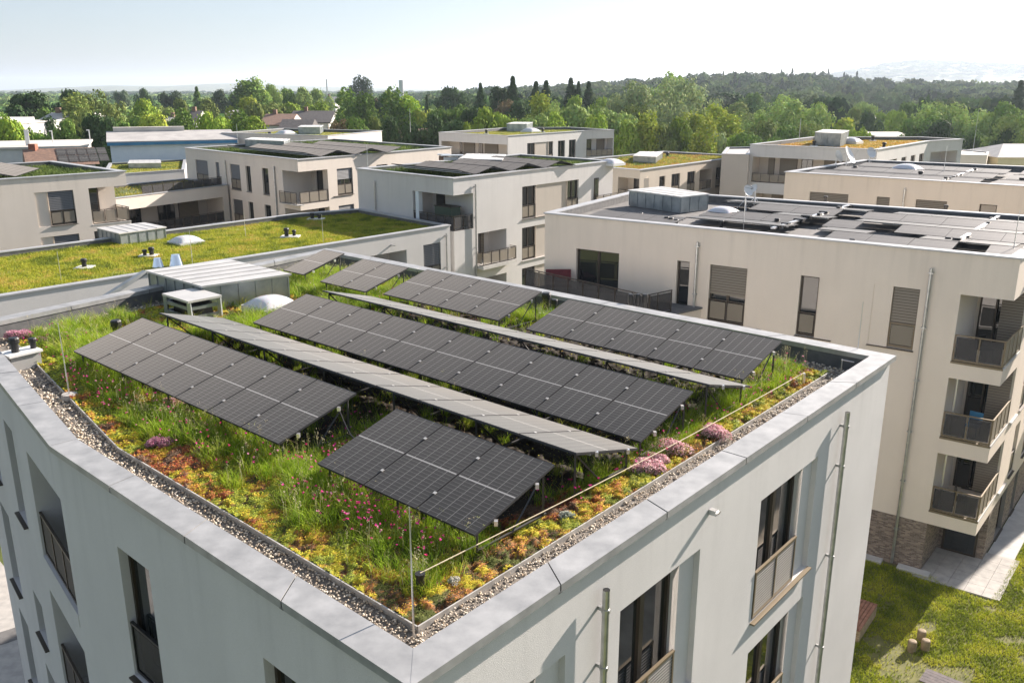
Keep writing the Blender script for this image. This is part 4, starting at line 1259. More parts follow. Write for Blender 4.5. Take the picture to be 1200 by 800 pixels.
# small plant units
def unit(label, p, z, s=0.5, m1='white_plastic'):
    t = thing('ventilation_unit', (*p, z), label, 'ventilation unit')
    m = MB(); m.box(p[0] - s, p[0] + s, p[1] - s * .6, p[1] + s * .6, z + 0.12, z + 0.45); m.build('housing', [m1], t)
    m = MB(); m.box(p[0] - s * 1.3, p[0] + s * 1.3, p[1] - s * .8, p[1] + s * .8, z + 0.55, z + 0.62); m.build('lid', ['alu'], t)
    m = MB()
    for x in (-.8, .8):
        m.box(p[0] + x * s - .03, p[0] + x * s + .03, p[1] - .03, p[1] + .03, z, z + 0.55)
    m.build('stand', ['black_plastic'], t)
unit('white ventilation unit above the solar rows of the shuttered cream block', at(345, 166.5, 13.4), 12.7, 0.55)
unit('white ventilation unit at the back edge of the white middle block', at(530, 184, 13.2), 12.75, 0.7)
unit('brown ventilation unit beside the white one at the back edge of the middle block', at(520, 183, 13.2), 12.75, 0.4, 'tile_brown')

# satellite dishes on stands
def dish(label, p, z, rad, yaw, tilt=25, stand=True):
    t = thing('satellite_dish', (*p, z), label, 'satellite dish')
    m = MB()
    m.tube([(p[0], p[1], z), (p[0], p[1], z + 0.9)], 0.03, 8)
    for k in range(3):
        a = k * 2.1 + 0.4
        m.tube([(p[0] + 0.45 * math.cos(a), p[1] + 0.45 * math.sin(a), z), (p[0], p[1], z + 0.55)], 0.02, 6)
    m.build('tripod', ['alu'], t)
    m = MB(); n = 20; rings = 5
    ax = Vector((math.cos(yaw) * math.cos(R(tilt)), math.sin(yaw) * math.cos(R(tilt)), math.sin(R(tilt))))
    e1 = ax.orthogonal().normalized(); e2 = ax.cross(e1); C = Vector((p[0], p[1], z + 0.95)) + ax * 0.1
    g = []
    for i in range(rings + 1):
        rr = rad * i / rings; h = 0.28 * rad * (i / rings) ** 2
        g.append([tuple(C + ax * h + (e1 * math.cos(2 * math.pi * k / n) + e2 * math.sin(2 * math.pi * k / n)) * max(rr, 0.001)) for k in range(n)])
    for i in range(rings):
        for k in range(n):
            m.face([g[i][k], g[i][(k + 1) % n], g[i + 1][(k + 1) % n], g[i + 1][k]])
    m.build('reflector', ['white_plastic'], t, smooth=False)
    m = MB(); tip = C + ax * rad * 1.1
    m.tube([tuple(C - e2 * rad * .9), tuple(tip)], 0.012, 6); m.tube([tuple(tip - ax * .05), tuple(tip + ax * .08)], 0.035, 8); m.build('receiver_arm', ['grey_plastic'], t)
SUNAZ = R(42)
dish('white satellite dish on a tripod on the right neighbour roof', at(873, 243, 12.75), 12.62, 0.30, R(-60))
dish('second, smaller dish on the same stand corner of the right neighbour roof', at(884, 240, 12.75), 12.62, 0.24, R(-150))
dish('large white satellite dish at the near corner of the long beige block behind', at(991, 195, 12.8), 12.62, 0.75, R(-35), 30)
dish('narrow satellite dish left of the large one on the long beige block behind', at(979, 196, 12.8), 12.62, 0.5, R(10), 20)
dish('small dish on a rack on the long beige block, right of the large one', at(1018, 191, 12.8), 12.62, 0.45, R(-70))

# black vents, flashings and cable troughs of the flat solar roofs
vv = [((781, 262), (786, 263), 'pair of black vents at the near edge of the right neighbour roof, left end', 0),
      ((845, 266.5), None, 'tall single black vent at the near edge of the right neighbour roof', 0),
      ((998, 289), None, 'black vent in the opening between flat solar rows of the right neighbour', 0),
      ((967, 236.5), None, 'black vent against the far parapet of the right neighbour, left one', 0),
      ((1108, 247.5), None, 'black vent against the far parapet of the right neighbour, right one', 0),
      ((1110, 287), None, 'black vent beside the right cable trough of the right neighbour', 0),
      ((750.5, 257), None, 'small black vent in front of the zinc stair head of the right neighbour', 0),
      ((910, 264), None, 'small black vent beside the bright cable trough of the right neighbour', 0)]
for a, b, lab, _ in vv:
    p = at(*a, 12.72); sp = [(*p, 0.34, 0.085)]
    if b: q = at(*b, 12.72); sp.append((*q, 0.34, 0.085)); r_ = at(b[0] + 6, b[1] + 1, 12.72); sp.append((*r_, 0.3, 0.085))
    vent(lab, sp, 12.60, base=0.25)
for (x, y, lab) in ((1002, 199.5, 'left'), (1078.5, 206, 'middle'), (1197, 214, 'right')):
    vent(lab + ' of the black vents at the near edge of the long beige block behind', [(*at(x, y, 12.8), 0.4, 0.13)], 12.62, base=0.35)
for (x, y, lab) in ((636, 153, 'gallery block'), (954, 168.5, 'orange-roofed block, left side'), (1036, 170.5, 'orange-roofed block, near corner'), (1023, 162.7, 'orange-roofed block, far edge'), (316, 157.5, 'distant mossy cream block'), (570, 154.7, 'gallery block, left side')):
    vent('small black vent on the roof of the ' + lab, [(*at(x, y, 12.9), 0.5, 0.16)], 12.62, base=0.35)
p = at(782, 182.5, 10.9); vent('small black vent on the roof of the yellow flowering block', [(*p, 0.6, 0.15)], 10.6, base=0.3)
def trough(label, a, b, z):
    p, q = at(*a, z), at(*b, z); t = thing('cable_trough', (*p, z), label, 'cable trough')
    m = MB(); w = Wall(p, q); w.box(m, 0, w.L, z - 0.02, z + 0.05, -0.08, 0.08); m.build('tray', ['alu'], t)
    rr = random.Random(len(label))
    u = 0.4
    while u < w.L - 0.4:
        m = MB(); w.box(m, u, u + 0.3, z - 0.05, z + 0.16 * rr.random() + 0.02, -0.25 + 0.3 * rr.random(), 0.12 + 0.1 * rr.random()); u += 0.7 + rr.random()
        m.build('cable_bracket', ['black_plastic'], t)
trough('bright cable trough crossing the solar roof of the right neighbour, left one', (905, 268), (998, 240), 12.93)
trough('bright cable trough crossing the solar roof of the right neighbour, right one', (1118, 285), (1170, 254), 12.93)
trough('bright cable trough crossing the solar roof of the long beige block behind', (1106, 211), (1145, 197.5), 12.98)

# lightning rods
def rod(label, x, y, z0, h, r=0.009, foot=True, lean=0.0):
    p = at(x, y, z0); t = thing('lightning_rod', (*p, z0), label, 'lightning rod')
    m = MB(); m.tube([(*p, z0), (p[0] + lean, p[1], z0 + h)], [r * 1.5, r * .7], 6); m.build('rod', ['alu'], t)
    if foot:
        m = MB(); m.tube([(*p, z0), (*p, z0 + 0.09)], [0.17, 0.15], 12); m.build('foot', ['concrete'], t)
rod('tall thin lightning rod at the front corner of the flowering roof', 485, 746, 12.6, 1.66, 0.010, False)
rod('tall thin lightning rod on the gravel beside the left parapet', 82, 466, 12.6, 1.6, 0.010, True, -0.02)
rod('thin lightning rod at the right corner of the flowering roof', 1003, 428, 12.6, 1.5, 0.009, False)
k = 0
for (x, y, z, h, lab) in ((226, 312, 9.65, 1.9, 'grassy roof beside the conical cowls'), (379, 286, 9.65, 1.8, 'grassy roof near its right end'), (72, 330, 9.65, 1.5, 'grassy roof at the left'),
        (288, 278, 9.65, 1.6, 'grassy roof in the middle'), (871, 270, 12.6, 1.6, 'near edge of the right neighbour roof'), (1186, 303, 12.6, 1.8, 'near right corner of the right neighbour roof'),
        (1105, 208, 12.6, 2.2, 'long beige block roof'), (481, 155, 12.6, 3.4, 'space left of the gallery block'), (936, 168, 12.6, 2.8, 'left edge of the orange-roofed block'),
        (1140, 178, 9.5, 6.0, 'low annex right of the orange roof'), (279, 168, 12.6, 2.2, 'left end of the cream block roof'), (431, 197, 12.8, 1.8, 'left edge of the white block roof')):
    rod('thin lightning rod on the ' + lab, x, y, z, h, 0.012 + 0.0009 * (650 / max(y - 104, 40)), False)

# safety line along the right parapet of the flowering roof, on two black posts
sl = thing('safety_line', (*at(492, 695, 12.6), SZ), 'yellowish safety rope stretched over the plants along the right parapet', 'safety rope')
pa = at(493, 696, 12.6); pe = at(941, 452, 12.6)
m = MB(); m.tube([(*pa, SZ - 0.05), (*pa, 12.86)], 0.055, 14); m.tube([(*pa, 12.86), (*pa, 12.9)], 0.065, 14); m.build('post', ['black_plastic'], sl)
m = MB(); m.tube([(*pe, SZ - 0.05), (*pe, 12.88)], 0.03, 10); m.build('post', ['alu'], sl)
m = MB(); pts = []
for i in range(25):
    f = i / 24; x = pa[0] + (pe[0] - pa[0]) * f; y = pa[1] + (pe[1] - pa[1]) * f
    pts.append((x, y, 12.90 - 0.07 * math.sin(math.pi * f)))
m.tube(pts, 0.0085, 6); m.build('rope', ['rope'], sl)
# weather sensor bracket in the right corner
wsn = thing('cable_bracket', (*at(984, 441, 12.6), SZ), 'small thin metal bracket in the right gravel corner of the flowering roof', 'bracket')
p = at(985, 440, 12.6); m = MB(); m.tube([(*p, SZ - 0.02), (*p, 12.98)], 0.012, 6); m.tube([(p[0] - 0.02, p[1], 12.97), (p[0] + 0.22, p[1] - 0.12, 12.95)], 0.012, 6); m.build('bracket', ['alu'], wsn)
cab = thing('black_cable', (*at(45, 455, 12.6), SZ), 'thin black cable lying across the gravel strip by the left parapet', 'cable')
m = MB(); m.tube([(*at(38, 452, 12.62), 12.60), (*at(50, 453, 12.62), 12.62), (*at(60, 448, 12.62), 12.62), (*at(72, 442, 12.62), 12.62)], 0.012, 6); m.build('cable', ['black_plastic'], cab)
cab = thing('black_cable', (*at(430, 500, 12.6), SZ), 'black cable slung between the seven-module and three-module solar tables', 'cable')
a = Vector((*ST(-11.8, 8.7), 13.28)); b = Vector((*ST(-10.7, 8.3), 13.12)); m = MB()
m.tube([a + (b - a) * f - Vector((0, 0, 0.16 * math.sin(math.pi * f))) for f in [i / 10 for i in range(11)]], 0.012, 6); m.build('cable', ['black_plastic'], cab)
# ---------------------------------------------------------------- planting
def inside(P, poly):
    x, y = P[:, 0], P[:, 1]; c = np.zeros(len(P), bool); n = len(poly)
    for i in range(n):
        x0, y0 = poly[i]; x1, y1 = poly[(i + 1) % n]
        if y0 == y1: continue
        h = ((y0 > y) != (y1 > y)) & (x < (x1 - x0) * (y - y0) / (y1 - y0) + x0)
        c ^= h
    return c

def edge_dist(P, poly, edges=None):
    d = np.full(len(P), 1e9)
    for i in (edges if edges is not None else range(len(poly))):
        a = np.array(poly[i]); b = np.array(poly[(i + 1) % len(poly)]); ab = b - a
        t = np.clip(((P - a) @ ab) / (ab @ ab), 0, 1)
        d = np.minimum(d, np.linalg.norm(P - a - t[:, None] * ab, axis=1))
    return d

def scatter(poly, n, rng=RNG):
    p = np.array(poly); lo, hi = p.min(0), p.max(0); out = []
    while sum(map(len, out)) < n:
        q = rng.uniform(lo, hi, (n * 2, 2)); out.append(q[inside(q, poly)])
    return np.concatenate(out)[:n]

def snoise(P, scale, seed=0, octaves=3):
    """smooth value noise in 0..1"""
    rng = np.random.default_rng(seed); v = 0; amp = 1; tot = 0
    for o in range(octaves):
        g = rng.random((64, 64)); q = P * scale * 2 ** o + 17.3 * o
        i = np.floor(q).astype(int); f = q - i; f = f * f * (3 - 2 * f)
        a = g[i[:, 0] % 64, i[:, 1] % 64]; b = g[(i[:, 0] + 1) % 64, i[:, 1] % 64]
        c = g[i[:, 0] % 64, (i[:, 1] + 1) % 64]; d = g[(i[:, 0] + 1) % 64, (i[:, 1] + 1) % 64]
        v = v + amp * ((a * (1 - f[:, 0]) + b * f[:, 0]) * (1 - f[:, 1]) + (c * (1 - f[:, 0]) + d * f[:, 0]) * f[:, 1]); tot += amp; amp *= 0.5
    return v / tot

def blades(P, z, length, width, lean, cols, name, label, rng=RNG, mat='blade', parent=None, droop=0.35):
    """one curved tapering blade per point"""
    n = len(P); az = rng.uniform(0, 2 * np.pi, n); d = np.stack([np.cos(az), np.sin(az)], 1)
    fa = rng.uniform(0, 2 * np.pi, n); w = np.stack([np.cos(fa), np.sin(fa)], 1) * (width / 2)[:, None]
    L = length; le = lean
    def ring(f, wf, dz):
        c = np.zeros((n, 3)); c[:, :2] = P + d * (le * L * f ** 2)[:, None]; c[:, 2] = z + L * f * dz
        a = c.copy(); b = c.copy(); a[:, :2] -= w * wf; b[:, :2] += w * wf
        return a, b
    a0, b0 = ring(0, 1, 1); a1, b1 = ring(0.55, 0.8, 1.0); t, _ = ring(1.0, 0, 1 - droop * 0.3)
    V = np.stack([a0, b0, a1, b1, t], 1).reshape(-1, 3)
    i = np.arange(n)[:, None] * 5
    F = i + np.array([[0, 1, 3, 2]]); T = i + np.array([[2, 3, 4]])
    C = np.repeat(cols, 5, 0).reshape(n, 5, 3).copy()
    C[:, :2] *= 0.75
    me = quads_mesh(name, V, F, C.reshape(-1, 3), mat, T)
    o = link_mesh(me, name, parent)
    if label: tag(o, label, kind='stuff')
    return o

def flakes(C, size, cols, name, label=None, rng=RNG, mat='sedum', up=0.6, parent=None, asp=0.6, kind='stuff'):
    """small leaf quads with random tilt, C (n,3)"""
    n = len(C)
    nrm = rng.normal(size=(n, 3)); nrm /= np.linalg.norm(nrm, axis=1)[:, None]; nrm[:, 2] = np.abs(nrm[:, 2]) + up; nrm /= np.linalg.norm(nrm, axis=1)[:, None]
    a = np.cross(nrm, rng.normal(size=(n, 3))); a /= np.linalg.norm(a, axis=1)[:, None] + 1e-9
    b = np.cross(nrm, a); s = (np.ones(n) * size)[:, None]
    V = np.stack([C - a * s, C - b * s * asp, C + a * s, C + b * s * asp], 1).reshape(-1, 3)
    F = np.arange(n * 4).reshape(n, 4)
    me = quads_mesh(name, V, F, np.repeat(cols, 4, 0), mat)
    o = link_mesh(me, name, parent)
    if label: tag(o, label, kind=kind)
    return o

def mixcols(n, pal, w, rng=RNG, jit=0.18):
    pal = np.array(pal); k = rng.choice(len(pal), n, p=np.array(w) / sum(w))
    c = pal[k] * rng.uniform(1 - jit, 1 + jit, (n, 1)); return c

# --- front roof beds
bed = offset_poly(mroof, -0.98)
inner = offset_poly(mroof, -0.335)
SR, TR = np.array([rx.x, rx.y]), np.array([tx.x, tx.y])
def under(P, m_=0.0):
    """ground below the tables: few plants, soil coloured dark to deepen the shade"""
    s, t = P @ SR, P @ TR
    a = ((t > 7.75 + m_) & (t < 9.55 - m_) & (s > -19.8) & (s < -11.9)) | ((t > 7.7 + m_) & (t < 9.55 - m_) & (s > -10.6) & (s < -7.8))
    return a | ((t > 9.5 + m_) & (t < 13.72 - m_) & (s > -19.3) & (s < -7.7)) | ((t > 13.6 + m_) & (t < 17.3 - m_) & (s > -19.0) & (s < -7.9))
excl = [[s1_, s2_, s3_, s4_], offset_poly([a1, a2, a3, a4], 0.05)]
domep = ST(-21.0, 13.35)
GREEN = [(0.17, 0.29, 0.02), (0.27, 0.41, 0.025), (0.37, 0.50, 0.035), (0.42, 0.46, 0.07), (0.09, 0.17, 0.02)]
YEL, GOLD, ORG, RED, LIME, DRK, BRN = (0.50, 0.45, 0.04), (0.53, 0.35, 0.045), (0.46, 0.20, 0.065), (0.33, 0.075, 0.04), (0.30, 0.35, 0.045), (0.13, 0.15, 0.04), (0.17, 0.11, 0.07)

CELL = 0.17
def cushions(P):
    """nearest cushion centre on a jittered grid: distance in cell units, a hash and the centre itself"""
    P = P + 0.15 * (np.stack([snoise(P, 9.0, 61, 3), snoise(P, 9.0, 62, 3)], 1) - 0.5)
    g = np.floor(P / CELL).astype(int); best = np.full(len(P), 9.0); hs = np.zeros(len(P)); C = np.zeros_like(P)
    for dx in (-1, 0, 1):
        for dy in (-1, 0, 1):
            c = g + np.array([dx, dy])
            h1 = ((c[:, 0] * 73856093) ^ (c[:, 1] * 19349663)) % 997 / 997.0
            h2 = ((c[:, 0] * 83492791) ^ (c[:, 1] * 2971215)) % 991 / 991.0
            ctr = (c + 0.15 + 0.7 * np.stack([h1, h2], 1)) * CELL
            d = np.linalg.norm(P - ctr, axis=1) / CELL / (0.75 + 0.5 * h2)
            m_ = d < best; best[m_] = d[m_]; hs[m_] = h1[m_]; C[m_] = ctr[m_]
    return best, hs, C

def sedum_color(P, rng):
    """each cushion keeps one colour; the colour follows a patchy field"""
    d, hsh, C = cushions(P)
    f = snoise(C, 0.75, 5, 3) * 1.7 - 0.35 + (hsh - 0.5) * 0.34
    f = np.clip(f + rng.normal(size=len(P)) * 0.055, 0, 0.999)
    pal = np.array([DRK, BRN, ORG, GOLD, YEL, YEL, LIME, LIME, DRK, LIME, YEL, GOLD, ORG, RED, BRN])
    c = pal[(f * len(pal)).astype(int)] * (0.85 + 0.35 * hsh)[:, None]
    gap = d > 0.60
    c[gap] = np.where(rng.random((gap.sum(), 1)) < 0.45, np.array([ORG]) * 0.6, np.array([BRN]))
    return np.clip(c * 1.15 * rng.uniform(0.75, 1.25, (len(P), 1)), 0, 0.8)

def cushion_h(P):
    d, hsh, C = cushions(P)
    return 0.085 * (0.5 + 0.7 * hsh) * np.sqrt(np.clip(1 - (d / 0.66) ** 2, 0, 1)) + snoise(P, 2.0, 22, 2) * 0.02

# soil and carpet sheet, a fine grid that follows the cushions
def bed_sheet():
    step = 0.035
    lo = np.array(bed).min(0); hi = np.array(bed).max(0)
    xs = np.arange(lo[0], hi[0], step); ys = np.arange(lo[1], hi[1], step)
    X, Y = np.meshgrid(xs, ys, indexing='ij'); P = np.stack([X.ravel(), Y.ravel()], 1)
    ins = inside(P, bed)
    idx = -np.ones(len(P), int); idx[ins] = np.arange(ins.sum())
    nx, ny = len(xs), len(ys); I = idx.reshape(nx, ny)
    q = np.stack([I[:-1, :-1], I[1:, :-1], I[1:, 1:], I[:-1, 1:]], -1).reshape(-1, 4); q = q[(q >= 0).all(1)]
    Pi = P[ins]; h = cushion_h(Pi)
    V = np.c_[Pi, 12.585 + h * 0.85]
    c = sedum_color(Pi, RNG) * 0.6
    c[under(Pi)] = np.array([0.045, 0.038, 0.03])  # bare soil, with the shade of the tables painted into its colour
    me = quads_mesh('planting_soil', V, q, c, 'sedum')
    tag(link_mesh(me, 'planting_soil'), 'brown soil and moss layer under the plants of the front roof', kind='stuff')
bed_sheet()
m = MB(); k = len(bed)
for i in range(k):
    w = Wall(bed[i], bed[(i + 1) % k]); w.box(m, 0.0, w.L, 12.55, 12.655, -0.010, 0.010)
m.build('edging_strip', ['edging'], main)

dmask = lambda P: ~(inside(P, excl[0]) | inside(P, excl[1]) | (np.linalg.norm(P - np.array(domep), axis=1) < 0.65))

def main_sedum():
    rng = np.random.default_rng(3)
    P = scatter(bed, 620000, rng)
    d = edge_dist(P, bed, (0, 1, 4)); dc = np.linalg.norm(P, axis=1)
    keep = (rng.random(len(P)) < np.clip(1.15 - d * 0.40, 0.34, 1)) & (rng.random(len(P)) < np.clip(17.0 / np.maximum(dc, 9) - 0.35, 0.2, 1)) & dmask(P)
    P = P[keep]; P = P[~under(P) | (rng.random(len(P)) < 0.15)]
    z = 12.585 + cushion_h(P) * (0.85 + 0.3 * rng.random(len(P))) + 0.008
    sz = rng.uniform(0.007, 0.014, len(P)) * np.clip(np.linalg.norm(P, axis=1) / 11, 1, 2.2)
    flakes(np.c_[P, z], sz, sedum_color(P, rng), 'sedum_carpet', 'patchy yellow, orange and red sedum carpet on the front roof', rng)
main_sedum()

GRASS_SPOTS = []
def main_grass():
    rng = np.random.default_rng(4)
    T = scatter(bed, 15000, rng)
    d = edge_dist(T, bed, (0, 1, 4))
    dens = snoise(T, 0.7, 33, 3)
    left_end = (T @ np.array([rx.x, rx.y])) < -19.5
    prob = np.clip((dens - 0.40) * 5 + np.clip(d - 0.7, -0.5, 0.8) * 0.9, 0, 1)
    prob[left_end] = np.clip(prob[left_end] + 0.25, 0, 0.8)
    far_ = np.linalg.norm(T, axis=1) > 18
    s_, t_ = T @ SR, T @ TR
    front = (t_ > 6.95) & (t_ < 7.75) & (s_ < -7.3)
    prob[front] = np.clip(prob[front] + 0.55, 0, 1)
    right = (s_ > -8.6) & (snoise(T, 0.8, 36, 2) > 0.42); prob[right] = np.clip(prob[right] + 0.5, 0, 1)
    corner = (s_ > -8.6) & (t_ > 15.0) & (t_ < 18.2); prob[corner] = np.clip(prob[corner] + 0.4, 0, 1)
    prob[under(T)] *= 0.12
    hatch_front = ((s_ > -24.2) & (s_ < -20.6) & (t_ > 10.3) & (t_ < 12.2)) | ((s_ > -22.3) & (s_ < -20.9) & (t_ > 11.6) & (t_ < 15.2)); prob[hatch_front] = 0.06
    keep = (rng.random(len(T)) < prob * np.where(far_, 0.75, 1.0)) & dmask(T) & (d > 0.42)
    T = T[keep]; k = rng.integers(16, 44, len(T))
    rad = rng.uniform(0.03, 0.09, len(T))
    tt = np.repeat(np.arange(len(T)), k)
    P = T[tt] + rng.normal(size=(len(tt), 2)) * rad[tt][:, None]
    base = rng.uniform(0.20, 0.42, len(T)) * (0.72 + 0.6 * snoise(T, 0.5, 44, 2))
    # lower near the edging and under the tables' low edges
    L = base[tt] * rng.uniform(0.55, 1.15, len(tt)) * np.clip(0.55 + edge_dist(P, bed, (0, 1, 4)) * 0.5, 0.5, 1.05)
    tc = mixcols(len(T), GREEN, [3, 4, 4, 1.5, 1.5], rng)
    col = tc[tt] * rng.uniform(0.8, 1.25, (len(tt), 1))
    dry = rng.random(len(tt)) < 0.08; col[dry] = np.array([0.42, 0.36, 0.17]) * rng.uniform(0.8, 1.1, (dry.sum(), 1))
    wd = rng.uniform(0.004, 0.008, len(tt)) * np.clip(np.linalg.norm(P, axis=1) / 13, 1, 1.7)
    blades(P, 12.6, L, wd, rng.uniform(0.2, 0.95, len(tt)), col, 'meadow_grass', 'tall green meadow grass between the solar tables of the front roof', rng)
    # seed stalks: thin pale stems with a ragged head
    S = T[rng.random(len(T)) < 0.22] ; S = np.repeat(S, 2, 0) + rng.normal(size=(len(S) * 2, 2)) * 0.06
    Ls = rng.uniform(0.34, 0.58, len(S))
    cs = mixcols(len(S), [(0.40, 0.36, 0.20), (0.25, 0.28, 0.10), (0.5, 0.45, 0.3)], [1, 1, 1], rng)
    blades(S, 12.6, Ls, np.full(len(S), 0.005), rng.uniform(0.05, 0.25, len(S)), cs, 'seed_stalks', 'thin pale seed stalks above the meadow grass of the front roof', rng, droop=0)
    hd = np.repeat(np.c_[S, 12.6 + Ls * 0.9], 9, 0) + rng.normal(size=(len(S) * 9, 3)) * np.array([0.012, 0.012, 0.035])
    flakes(hd, rng.uniform(0.006, 0.012, len(hd)), np.repeat(cs, 9, 0) * 1.15, 'grass_seed_heads', 'feathery seed heads of the roof meadow', rng, mat='petal', up=0.1)
    return T
TUFTS = main_grass()

def flower_dots():
    rng = np.random.default_rng(8)
    pts = []
    def zone(s0, s1, t0, t1, n, c=None):
        s = rng.uniform(s0, s1, n); t = rng.uniform(t0, t1, n)
        pts.append(np.c_[rx.x * s + tx.x * t, rx.y * s + tx.y * t])
    zone(-20.5, -11.5, 6.5, 7.5, 150); zone(-11.7, -10.3, 7.4, 9.2, 90); zone(-10.8, -7.4, 6.6, 7.5, 95); zone(-10.0, -8.2, 6.9, 7.5, 60)
    zone(-11.6, -7.3, 9.05, 9.7, 60); zone(-19.5, -11.0, 9.15, 9.7, 60); zone(-7.6, -7.0, 9.4, 17, 60); zone(-7.9, -7.0, 15.2, 18.2, 26)
    zone(-19, -7.5, 13.2, 13.8, 50); zone(-24, -20.5, 5.8, 8.5, 46); zone(-19.7, -19.0, 15.7, 17.8, 20)
    P = np.concatenate(pts); P = P[inside(P, bed) & dmask(P)]
    n = len(P); L = rng.uniform(0.24, 0.46, n)
    blades(P, 12.6, L, np.full(n, 0.005), rng.uniform(0.05, 0.3, n), np.tile([0.13, 0.17, 0.06], (n, 1)), 'flower_stems', 'thin stems of the wild pinks on the front roof', rng, droop=0)
    # heads sit on the stem tips: several petals each
    k = 7
    base = np.array([[0.62, 0.03, 0.24], [0.70, 0.05, 0.33], [0.55, 0.025, 0.15], [0.72, 0.30, 0.45]])
    c = base[rng.choice(4, n, p=[.4, .3, .15, .15])] * rng.uniform(0.8, 1.15, (n, 1))
    tip = np.c_[P, 12.6 + L * 0.93]
    H = np.repeat(tip, k, 0) + rng.normal(size=(n * k, 3)) * np.array([0.008, 0.008, 0.005])
    flakes(H, rng.uniform(0.009, 0.017, n * k), np.repeat(c, k, 0), 'wild_pinks', 'scattered magenta flower heads of wild pinks on the front roof', rng, mat='petal', up=0.4, asp=0.8)
flower_dots()

def cushion(label, p, rad, hgt, pal, name='flower_cushion', cat='flowering plant', z=12.6, n=3600, seed=0, parent=None, petal=0.013):
    rng = np.random.default_rng(seed + 100)
    t = thing(name, (*p, z), label, cat)
    la = rng.uniform(0, 2 * np.pi, 9); lr = rad * np.sqrt(rng.random(9)) * 0.72; lr[0] = 0
    lobes = np.c_[np.cos(la) * lr, np.sin(la) * lr * 0.8, hgt * 0.35 * (1 - (lr / rad) ** 2), rng.uniform(0.28, 0.45, 9) * rad]
    def dome_pts(n, sc):
        k = rng.integers(0, 9, n); c = lobes[k]
        d = rng.normal(size=(n, 3)); d /= np.linalg.norm(d, axis=1)[:, None]; d[:, 2] = np.abs(d[:, 2])
        q = d * (c[:, 3] * rng.uniform(0.85, 1.12, n))[:, None]
        return np.c_[c[:, 0] + q[:, 0], c[:, 1] + q[:, 1], c[:, 2] + q[:, 2] * 0.9] * np.array([1, 1, sc])
    F = dome_pts(n // 2, 0.82); o = flakes(F, petal * 1.2, mixcols(len(F), [(0.12, 0.17, 0.05), (0.2, 0.24, 0.08)], [1, 1], rng), 'foliage', None, rng, up=0.3); o.parent = t
    F = dome_pts(n, 1.0); o = flakes(F, petal, mixcols(len(F), pal, [1] * len(pal), rng), 'blossom', None, rng, mat='petal', up=0.4, asp=0.9); o.parent = t
PK = [(0.74, 0.42, 0.46), (0.80, 0.54, 0.56), (0.66, 0.34, 0.40), (0.82, 0.66, 0.66)]
MG = [(0.54, 0.20, 0.32), (0.62, 0.30, 0.40), (0.70, 0.42, 0.48)]
for i, (x, y, r, h, pal, lab) in enumerate((
        (757, 548, .32, .20, PK, 'pink flower cushion in the group of three below the pale table end, nearest one'), (768, 538, .26, .17, PK, 'small pink flower cushion in the middle of the group by the pale table end'),
        (783, 525, .42, .24, PK, 'largest pink flower cushion by the lower right corner of the ten-module table'), (834, 508, .38, .20, PK, 'pink flower cushion beside the edging, furthest to the right'),
        (203, 476, .34, .26, PK, 'bright pink flower cushion at the low edge of the seven-module table'), (186, 520, .26, .2, MG, 'purplish pink flower cushion in the grass left of the orange sedum'),
        (228, 500, .26, .2, PK, 'dull pink flower cushion in the grass below the seven-module table'), (22, 395, .42, .18, MG, 'broad purple-pink thyme mat behind the white upstand box'),
        (48, 399, .30, .13, MG, 'smaller purple-pink thyme mat right of the white upstand box'), (497, 688, .10, .08, PK, 'tiny pink flower tuft at the foot of the black post'),
        (372, 578, .16, .10, PK, 'small pale pink flower tuft between the two nearest tables'))):
    cushion(lab, at(x, y, 12.65), r, h, pal, seed=i, n=3400)
cushion('round white flower cushion at the front corner near the black post', at(534, 680, 12.65), .13, .15, [(0.70, 0.68, 0.60), (0.6, 0.58, 0.5)], seed=40, n=900, petal=0.009)
cushion('silvery grey leafy plant near the right edging', at(664, 604, 12.65), .16, .12, [(0.42, 0.46, 0.40), (0.5, 0.54, 0.47)], name='silver_plant', cat='plant', seed=41, n=700, petal=0.011)
cushion('cream flowering tuft right of the white upstand box', at(92, 395, 12.65), .45, .25, [(0.62, 0.55, 0.42), (0.66, 0.5, 0.42), (0.4, 0.42, 0.2)], seed=42, n=1500, petal=0.011)

